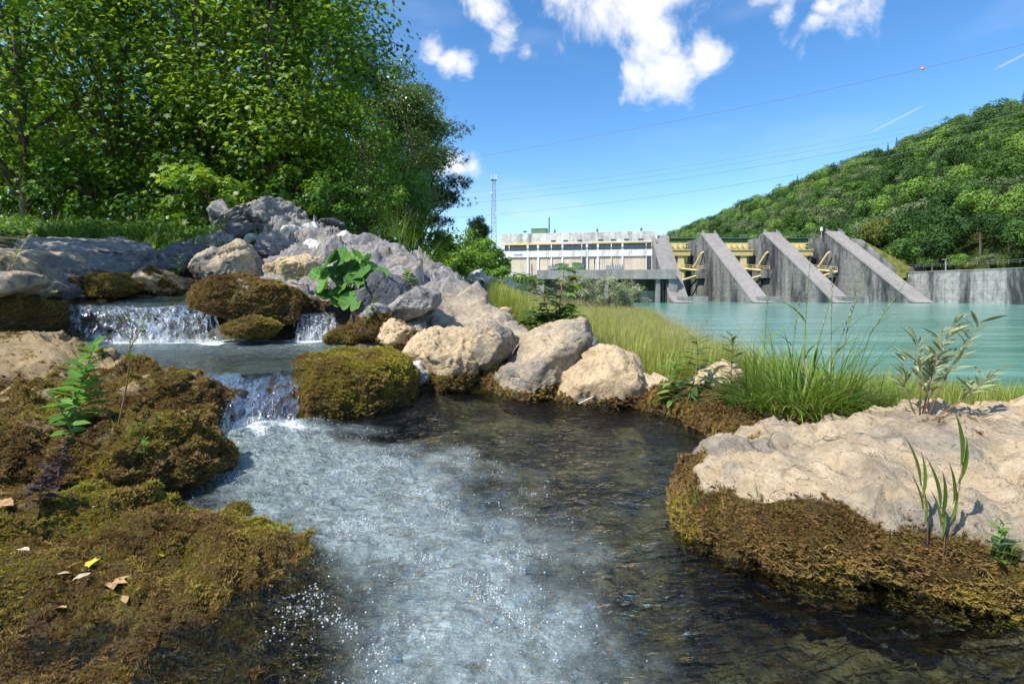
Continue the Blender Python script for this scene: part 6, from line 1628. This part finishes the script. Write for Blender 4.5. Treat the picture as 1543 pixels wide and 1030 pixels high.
# ------------------------------------------------------------------ plants in the foreground
def shape_leaf(kind, L=1.0):
    """leaf mesh along +Y, normal +Z, unit length"""
    if kind == 'lance': prof = [(0, .0), (.12, .05), (.3, .105), (.5, .12), (.7, .09), (.87, .045), (1, 0)]
    elif kind == 'willow': prof = [(0, .0), (.12, .04), (.3, .07), (.5, .078), (.7, .06), (.87, .03), (1, 0)]
    elif kind == 'mint': prof = [(0, .02), (.1, .12), (.28, .22), (.48, .24), (.68, .18), (.86, .08), (1, 0)]
    else: prof = [(0, .01), (.2, .035), (.5, .04), (.8, .022), (1, 0)]
    V, Fq = [], []
    for i, (y, w) in enumerate(prof):
        z = -.22 * (y - .3) ** 2 if kind != 'blade' else -.5 * y * y
        V += [(-w, y, z + .25 * w), (0, y, z), (w, y, z + .25 * w)]
        if i:
            a = 3 * (i - 1); Fq += [(a, a + 1, a + 4, a + 3), (a + 1, a + 2, a + 5, a + 4)]
    return np.array(V), np.array(Fq)
_lm = {}
def leaf_mesh(kind, mat, tint):
    key = (kind, mat, round(tint, 1))
    if key not in _lm:
        if kind == 'maple': V, Fq = LT['maple']
        elif kind == 'oval': V, Fq = LT['oval']
        else: V, Fq = shape_leaf(kind)
        me = mesh_of('leaf', V, Fq, kind not in ('maple', 'oval'), {'tint': np.full(len(V), round(tint, 1))}); me.materials.append(M[mat]); _lm[key] = me
    return _lm[key]
def put_leaf(parent, kind, mat, loc, dr, size, rnd, roll=0.0, name='leaf'):
    dr = Vector(dr).normalized(); up = Vector((0, 0, 1)) if abs(dr.z) < .95 else Vector((0, -1, 0))
    z = (up - dr * up.dot(dr)).normalized(); z = Matrix.Rotation(roll, 3, dr) @ z; x = dr.cross(z)
    o = bpy.data.objects.new(name, leaf_mesh(kind, mat, min(1, max(0, rnd.gauss(.5, .28)))))
    mt = Matrix((x, dr, z)).transposed().to_4x4() @ Matrix.Diagonal((size, size, size, 1)); mt.translation = Vector(loc); o.matrix_basis = mt
    return link(o, parent)
def herb(name, lab, base, tip, nodes, leafL, kind, mat, seed, cat='plant', per=2, stem='stem', r=.004, grow=.35, out=1.0, group=None, droop=.1, start=.15):
    """upright stem from base to tip with leaves in whorls"""
    rnd = random.Random(seed); b_, t_ = Vector(base), Vector(tip)
    f0 = b_.y / F; bp_ = (b_.x / b_.y * F + CX, YH - (b_.z - ZC) / b_.y * F); h_ = Vector(hit(*bp_))
    if abs(h_.y - b_.y) < 1.2: t_ = Vector((0, 0, ZC)) + (t_ - Vector((0, 0, ZC))) * (h_.y / b_.y); b_ = h_; base = h_
    H = (t_ - b_)
    e_ = tag(empty(name, base), lab, cat, group)
    side = Vector((rnd.uniform(-.06, .06), rnd.uniform(-.06, .06), 0)) * H.length
    pt = lambda f: H * f + side * (4 * f * (1 - f))
    mb = MB(); mb.tube([pt(k / 6) - Vector((0, 0, .02 if k == 0 else 0)) for k in range(7)], [r * (1 - .6 * k / 6) for k in range(7)], 6); mb.build('stem', M[stem], e_, True)
    for k in range(nodes):
        f = start + (1 - start) * k / max(1, nodes - 1); a0 = k * 1.57 + rnd.uniform(-.3, .3) + seed
        for j in range(per):
            a = a0 + j * 2 * math.pi / per + rnd.uniform(-.25, .25); el = grow + .5 * f - droop + rnd.uniform(-.2, .2)
            put_leaf(e_, kind, mat, pt(f), (math.cos(a) * math.cos(el) * out, math.sin(a) * math.cos(el) * out, math.sin(el)), leafL * (1.15 - .55 * f ** 2) * rnd.uniform(.75, 1.15), rnd, rnd.uniform(-.4, .4))
    return e_

# butterbur: big round leaves on stalks
rg = np.random.default_rng(6)
def round_leaf(seed):
    r_ = np.random.default_rng(seed); V, Fq = [(0, 0, 0)], []; nr, ns = 5, 40
    for i in range(1, nr + 1):
        for k in range(ns):
            a = -math.pi / 2 + .16 + (2 * math.pi - .32) * k / (ns - 1); f = i / nr
            R = .5 * f * (1 + .03 * math.sin(a * 9 + seed) * f + .02 * math.sin(a * 17) * f)
            if k in (0, ns - 1): R *= .75
            y = R * math.sin(a) + .12 * f; x = R * math.cos(a) * 1.05
            z = .10 * f * f * (1 + .5 * math.sin(2 * a + seed)) - .02 * abs(math.sin(a * 4.5)) * f + .025 * math.sin(a * 7 + seed * 2) * f * f
            V.append((x, y, z))
        for k in range(ns - 1):
            c0 = 1 + (i - 1) * ns + k
            if i == 1: Fq.append((0, c0, c0 + 1))
            else: Fq.append((c0 - ns, c0, c0 + 1, c0 - ns + 1))
    me = mesh_of('leaf', np.array(V), Fq, True, {'tint': np.full(len(V), [.2, .5, .8, .95][seed % 4])}); me.materials.append(M['broad']); return me
RL = [round_leaf(s) for s in range(4)]
bb = Vector(P(522, 462, 6.35))
bt = tag(empty('butterbur', bb), 'clump of large round bright green leaves between the rocks', 'plant')
rnd = random.Random(4)
LV = [(491, 402, .30), (509, 391, .22), (531, 397, .22), (519, 416, .25), (505, 425, .21), (497, 449, .27), (520, 447, .24), (545, 452, .24), (552, 424, .24), (539, 412, .22), (560, 408, .20), (541, 387, .18), (571, 414, .17), (531, 436, .22), (478, 416, .2), (555, 437, .2), (508, 408, .18), (563, 425, .18), (488, 430, .2), (548, 398, .2), (528, 458, .2), (574, 424, .13), (515, 456, .18), (500, 412, .22), (524, 404, .2), (535, 424, .2), (545, 440, .22), (512, 438, .2), (558, 416, .2), (484, 440, .2), (538, 462, .18)]
for i, (a, c_, s) in enumerate(LV):
    q = Vector(P(a, c_, 6.35 - .0045 * (c_ - 400) + rnd.uniform(-.16, .16))); rel = q - bb
    o = bpy.data.objects.new('leaf', RL[(i * 3 + rnd.randrange(2)) % 4]); o.location = rel; s = s * 1.32
    o.scale = (s, s, s)
    o.rotation_euler = (rnd.uniform(.35, 1.15), rnd.uniform(-.65, .65), rnd.uniform(-1.1, 1.1) + (a - 525) * .006); link(o, bt)
    o['dummy'] = 0; del o['dummy']
    mb = MB(); mb.tube([Vector((rel.x * .15, .05, -.05)), Vector((rel.x * .6, rel.y * .6 + .06, rel.z * .6)), rel], [.010, .008, .006], 6); mb.build('stalk', M['stem'], bt, True)

# left foreground
herb('mint_plant', 'fresh green leafy plant on the brown mossy shelf', P(104, 655, 2.98), P(143, 520, 3.12), 11, .125, 'mint', 'herb', 3, per=3, r=.005, grow=.15)
herb('mint_plant', 'smaller green leafy shoot leaning left beside the fresh leafy plant', P(112, 660, 2.92), P(82, 600, 2.95), 6, .09, 'mint', 'herb', 8, per=2, grow=.2)
herb('mint_plant', 'second upright shoot behind the fresh leafy plant', P(120, 640, 3.05), P(118, 548, 3.2), 8, .11, 'mint', 'herb', 12, per=3, grow=.15)
herb('young_sapling', 'thin reddish sapling with few narrow leaves on the mossy shelf', P(177, 642, 3.02), P(196, 508, 3.02), 4, .07, 'lance', 'herb', 5, per=1, stem='twig', r=.005, start=.75)
herb('young_sapling', 'slender green shoot forking over the upper fall', P(194, 525, 3.02), P(218, 478, 3.0), 5, .085, 'lance', 'herb', 6, per=1, stem='twig', r=.0035, start=.3)
herb('purple_plant', 'dark purple leaved plant on the brown mossy rock', P(88, 742, 2.45), P(98, 668, 2.5), 9, .055, 'mint', 'purple', 7, per=3, grow=0, stem='twig')
herb('purple_plant', 'second dark purple plant lower on the brown mossy rock', P(60, 762, 2.35), P(66, 705, 2.35), 8, .055, 'mint', 'purple', 9, per=3, grow=0, stem='twig')
herb('seedling', 'tiny bright seedling on the mossy rock by the pool', P(217, 685, 2.6), P(219, 662, 2.6), 3, .045, 'mint', 'herb', 13, per=3, grow=.3)
herb('young_sapling', 'pale narrow leaved shoot on the grey boulder at the left edge', P(12, 408, 5.6), P(44, 352, 5.6), 8, .13, 'lance', 'willow', 14, per=2, stem='twig', grow=.5, r=.005)
herb('creeping_plant', 'small round leaved creeper on the left mossy ledge', P(52, 452, 5.0), P(84, 440, 5.0), 7, .09, 'mint', 'willow', 15, per=3, grow=0)
herb('herb', 'leafy herb hanging at the mossy overhang by the round leaves', P(452, 470, 6.0), P(449, 402, 6.2), 9, .13, 'mint', 'darkherb', 16, per=2, grow=.1)
herb('herb', 'small herb on the pinkish rock beside the round leaves', P(428, 436, 6.6), P(424, 392, 6.8), 7, .11, 'mint', 'herb', 17, per=2, grow=.1)
herb('herb', 'pale herb growing on the rock above the upper fall', P(268, 420, 6.4), P(272, 384, 6.4), 8, .10, 'mint', 'herb', 18, per=2, grow=.1)
herb('herb', 'light green herb on the ridge right of the dark boulder', P(618, 432, 6.9), P(612, 408, 6.9), 6, .13, 'mint', 'herb', 19, per=3, grow=.3)
herb('herb', 'small herb in the crack at the back of the pool', P(742, 560, 4.75), P(744, 537, 4.75), 5, .09, 'lance', 'herb', 20, per=3, grow=.3)
herb('herb', 'small tufted herb on the dark rounded boulder', P(556, 490, 5.85), P(566, 448, 5.9), 12, .09, 'lance', 'darkherb', 21, per=4, grow=.2)
# bank and right side
herb('nettle', 'dark leafy nettle at the edge of the meadow', P(1032, 612, 4.3), P(1050, 511, 4.4), 12, .19, 'lance', 'darkherb', 22, per=3, grow=.0, r=.006, droop=.2)
herb('nettle', 'shorter leafy nettle left of the dark one', P(1012, 612, 4.35), P(1016, 548, 4.45), 9, .17, 'lance', 'herb', 23, per=3, grow=.0, r=.005, droop=.2)
herb('nettle', 'purplish topped nettle above the small leaning stone', P(1100, 606, 3.75), P(1103, 506, 3.75), 11, .14, 'lance', 'darkherb', 24, per=3, grow=.1, stem='twig', r=.005)
rnd = random.Random(31)
sp_ = Vector(P(838, 500, 5.7))
sap = tag(empty('maple_sapling', sp_), 'young maple sapling with dark leaves behind the cracked boulder', 'sapling')
for k, (tx, ty) in enumerate(((800, 408), (852, 396), (866, 470), (812, 470), (838, 440), (792, 480))):
    tip_ = Vector(P(tx, ty, 5.7 + rnd.uniform(-.15, .15))) - sp_; mid = tip_ * .5 + Vector((0, 0, .05))
    mb = MB(); mb.tube([Vector((0, 0, -.1)), mid, tip_], [.009, .006, .003], 6); mb.build('stem', M['twig'], sap, True)
    for j in range(30):
        f = .15 + .85 * j / 29; q = mid * (1 - abs(2 * f - 1)) if False else (mid * 2 * f if f < .5 else mid + (tip_ - mid) * (2 * f - 1))
        a = rnd.uniform(0, 6.28); put_leaf(sap, 'maple', 'darkherb' if j % 3 else 'herb', q + Vector((math.cos(a), math.sin(a), rnd.uniform(-.4, .4))) * rnd.uniform(.03, .14), (math.cos(a), math.sin(a), rnd.uniform(-.3, .15)), rnd.uniform(.09, .17), rnd, rnd.uniform(-.4, .4))
wb = Vector(P(1386, 632, 2.52))
wil = tag(empty('willow_sapling', wb), 'young grey green willow on the large pale boulder against the river', 'sapling')
for k, (tx, ty, fork) in enumerate(((1478, 485, 1), (1420, 495, 0), (1400, 540, 0), (1365, 535, 0), (1505, 555, 1), (1440, 480, 0), (1380, 505, 0))):
    tip_ = Vector(P(tx, ty, 2.52 + rnd.uniform(-.12, .15))) - wb; s0 = Vector((.02, 0, -.03)) if fork else Vector((0, 0, -.03))
    mid = tip_ * .5 + Vector((rnd.uniform(-.03, .03), rnd.uniform(-.03, .03), -.01))
    mb = MB(); mb.tube([s0, mid, tip_], [.0042, .003, .0012], 6); mb.build('stem', M['twig'], wil, True)
    for j in range(30):
        f = .40 + .60 * j / 29; q = (s0 + (mid - s0) * 2 * f) if f < .5 else mid + (tip_ - mid) * (2 * f - 1)
        a = rnd.uniform(0, 6.28); dr = tip_.normalized() * .6 + Vector((math.cos(a), math.sin(a), rnd.uniform(-.2, .5))) * .8
        put_leaf(wil, 'willow', 'willow', q, dr, rnd.uniform(.055, .11), rnd, rnd.uniform(-1, 1))

def tuft(name, lab, base, nb, L, spread, w, lean, seed, mat='grass', tintm=.5, cat='grass', group=None):
    rg = np.random.default_rng(seed); an = rg.uniform(0, 6.28, nb); r = spread * np.sqrt(rg.random(nb))
    Pq = np.stack([r * np.cos(an), r * np.sin(an) * .7, 0 * r - .02], 1)
    V, Fq, k = blades(Pq, rg.uniform(L * .45, L, nb), an + rg.normal(0, .7, nb), rg.uniform(0, lean, nb), np.full(nb, w) * rg.uniform(.6, 1.2, nb), rg.uniform(.2, 1.3, nb), rg, 6)
    bp_ = (base[0] / base[1] * F + CX, YH - (base[2] - ZC) / base[1] * F); h_ = hit(*bp_); base = h_ if abs(h_[1] - base[1]) < 1.0 else base
    t = tag(empty(name, base), lab, cat, group); o = obj('blades', V, Fq, M[mat], t, False, {'tint': np.repeat(np.clip(rg.normal(tintm, .36, nb), 0, 1), k)}); o['kind'] = 'stuff'; return t
gt = tuft('grass_tuft', 'large lush green grass tuft on the mossy bank before the river', P(1205, 612, 3.62), 520, .62, .34, .0048, 1.0, 41, tintm=.4)
tuft('dry_grass_tuft', 'dry straw coloured blades inside the large green tuft', P(1215, 614, 3.6), 110, .5, .34, .0036, 1.1, 45, mat='dryblade')
tuft('grass_tuft', 'left part grass tuft with short dense blades beside the leaning stone', P(1140, 610, 3.6), 240, .36, .20, .0038, .7, 42)
tuft('grass_tuft', 'loose grass tuft spilling right behind the large pale boulder', P(1295, 618, 3.45), 240, .38, .26, .0036, .9, 43, tintm=.6)
rnd = random.Random(77)
for k, (bx, by, tx, ty, dd) in enumerate(((1190, 600, 1205, 446, 3.6), (1222, 600, 1255, 438, 3.6), (1252, 600, 1254, 410, 3.55), (1210, 600, 1222, 372, 3.7), (1262, 600, 1305, 400, 3.55), (1150, 600, 1157, 440, 3.7), (1280, 600, 1376, 408, 3.5), (1245, 600, 1283, 470, 3.6))):
    b_ = Vector(P(bx, by, dd)); tp = Vector(P(tx, ty, dd)) - b_
    t = tag(empty('grass_stalk', b_), ['tall flowering grass stalk, leftmost but one over the tuft', 'bent flowering grass stalk over the middle of the tuft', 'thick straight green stalk in the middle of the tuft', 'tall stalk with branching yellow head before the last pier', 'flowering stalk before the retaining wall end', 'leftmost flowering grass stalk over the tuft', 'long arching stalk leaning right before the retaining wall', 'dark tipped stalk leaning right over the tuft'][k], 'grass stalk', 'grass stalks over the tuft')
    md = tp * .5 - Vector((tp.x * .18, 0, 0)); mb = MB()
    mb.tube([Vector((0, 0, -.03)), md * .5, md, md + (tp - md) * .55, tp], [.0042, .0038, .003, .0022, .0012], 6); mb.build('stem', M['stem'], t, True)
    for j in range(16):
        f = .62 + .38 * j / 15; q = md + (tp - md) * (2 * f - 1); a = rnd.uniform(0, 6.28)
        put_leaf(t, 'lance', 'willow', q, (math.cos(a) * .5, math.sin(a) * .5, 1.0), rnd.uniform(.02, .035), rnd, name='spikelet')
    for j in range(2):
        a = rnd.uniform(0, 6.28); put_leaf(t, 'blade', 'grass', md * (.5 + .5 * j), (math.cos(a) * .6, math.sin(a) * .3, .9), rnd.uniform(.18, .3), rnd)
small = [(185, 655, 2.72, 60, .13, 'grass tuft on the moss beside the thin sapling'), (135, 800, 1.98, 26, .07, 'sparse grass sprigs on the lower left mossy slab, upper one'), (165, 838, 1.85, 18, .07, 'sparse grass sprigs on the lower left mossy slab, lower one'), (1062, 755, 2.25, 26, .12, 'thin grass hanging from the boulder tip into the pool'), (1150, 745, 2.12, 22, .10, 'thin grass blades on the brown moss of the large boulder'), (1505, 835, 1.72, 60, .11, 'green grass tuft at the right edge of the moss'), (1320, 590, 3.9, 70, .2, 'grass tuft below the young willow'), (12, 524, 5.1, 20, .18, 'little grass tuft under the left mossy ledge'), (598, 355, 9.2, 60, .75, 'tall grass tuft high on the ridge by the bushes'), (612, 372, 9.0, 50, .7, 'tall grass tuft on the ridge, lower one'), (640, 395, 8.4, 14, .7, 'few long arching grass blades on the ridge')]
for i, (a, c_, dd, nb, L, lab) in enumerate(small): tuft('grass_tuft', lab, P(a, c_, dd), nb, L, L * .35 if L < .5 else .18, .0016 if L < .3 else .003, .6 if L < .5 else .35, 60 + i, tintm=.65)
# reeds at the right
for k, (bx, by, tx, ty, dd, lab) in enumerate(((1398, 838, 1385, 690, 1.78, 'left reed shoot on the large boulder'), (1420, 848, 1418, 735, 1.75, 'short middle reed shoot on the large boulder'), (1418, 858, 1462, 640, 1.72, 'tall right reed shoot on the large boulder'))):
    b_ = Vector(hit(bx, by)); tp = Vector(P(tx, ty, b_.y)) - b_; t = tag(empty('reed_shoot', b_), lab, 'reed', 'reed shoots on the large boulder')
    mb = MB(); mb.tube([Vector((0, 0, -.02)), tp * .4 + Vector((.01, 0, 0)), tp * .75], [.0028, .0022, .0012], 6); mb.build('stem', M['twig'], t, True)
    for j in range(4): put_leaf(t, 'willow', 'grass', tp * (.32 + .13 * j), tp.normalized() + Vector(((-1) ** j * .2, 0, .3)), .11 + .02 * j, rnd, 1.3)
herb('herb', 'green leaved herb at the right edge below the reeds', P(1500, 850, 1.66), P(1512, 790, 1.68), 6, .05, 'mint', 'herb', 44, per=3, grow=.2, r=.002)
# twigs
def twig(lab, pts, r, mat='driftwood', forks=()):
    t = tag(empty('dry_twig', P(*pts[0])), lab, 'twig'); b_ = Vector(P(*pts[0]))
    mb = MB(); mb.tube([Vector(P(*q)) - b_ for q in pts], [r * (1 - .6 * i / (len(pts) - 1)) for i in range(len(pts))], 6); mb.build('main_stick', M[mat], t, True)
    for f in forks:
        mb = MB(); mb.tube([Vector(P(*q)) - b_ for q in f], [r * .6, r * .3], 5); mb.build('side_stick', M[mat], t, True)
twig('pale bare twig lying over the moss at the back of the pool', [(872, 608, 4.2), (895, 597, 4.2), (930, 589, 4.25), (968, 587, 4.3)], .008, forks=[[(900, 595, 4.2), (912, 602, 4.15)]])
twig('short pale twig on the moss below the cracked boulder', [(768, 586, 4.6), (782, 577, 4.65), (794, 570, 4.7)], .006)
twig('dry bent stalk hanging over the mossy bank', [(1125, 640, 3.2), (1145, 612, 3.25), (1180, 596, 3.3)], .005, 'dry')
twig('thin brown stick on the pale boulder at the right edge', [(1506, 702, 2.2), (1530, 690, 2.2), (1560, 676, 2.2)], .004, 'twig')
twig('dry stalk at the edge of the moss below the reeds', [(1425, 846, 1.7), (1470, 838, 1.7), (1510, 830, 1.7)], .003, 'dry')
twig('dead stick on the lower left mossy slab', [(186, 937, 1.5), (215, 918, 1.52), (236, 905, 1.54)], .004, 'dead_pale')
# fallen leaves
for i, (a, c_, dd, mt, s, lab) in enumerate(((20, 762, 2.15, 'dead_leaf', .10, 'large brown fallen leaf at the left edge'), (142, 856, 1.72, 'yellow_leaf', .04, 'spotted yellow fallen leaf on the mossy slab'), (136, 872, 1.68, 'dead_pale', .045, 'pale fallen leaf next to the spotted yellow one'), (86, 874, 1.68, 'dead_pale', .06, 'narrow pale fallen leaf on the mossy slab'), (162, 892, 1.62, 'dead_leaf', .06, 'curled brown fallen leaf on the mossy slab'), (246, 846, 1.74, 'yellow_leaf', .05, 'yellow leaf at the edge of the drowned slab'), (190, 918, 1.52, 'dead_leaf', .04, 'reddish brown fallen leaf near the dead stick'), (140, 772, 2.12, 'dead_pale', .08, 'long pale green fallen leaf below the mossy rock'), (44, 838, 1.8, 'dead_pale', .05, 'grey standing leaf on the mossy slab'), (100, 925, 1.5, 'dead_leaf', .045, 'orange brown fallen leaf low on the mossy slab'))):
    q = Vector(hit(a, c_)); kind = 'maple' if i in (0, 1, 4) else 'mint'
    V, Fq = LT['maple'] if kind == 'maple' else shape_leaf('mint')
    V = V + .10 * fbm(V * 3 + i, i, 2)[:, None] * np.array([0, 0, 1])
    o = obj('fallen_leaf', V * s, Fq, M[mt], None, True); o.location = q + Vector((0, 0, .02)); o.rotation_euler = (rnd.uniform(-.3, .3), rnd.uniform(-.3, .3), rnd.uniform(0, 6.3)); tag(o, lab, 'leaf', 'fallen leaves on the moss')
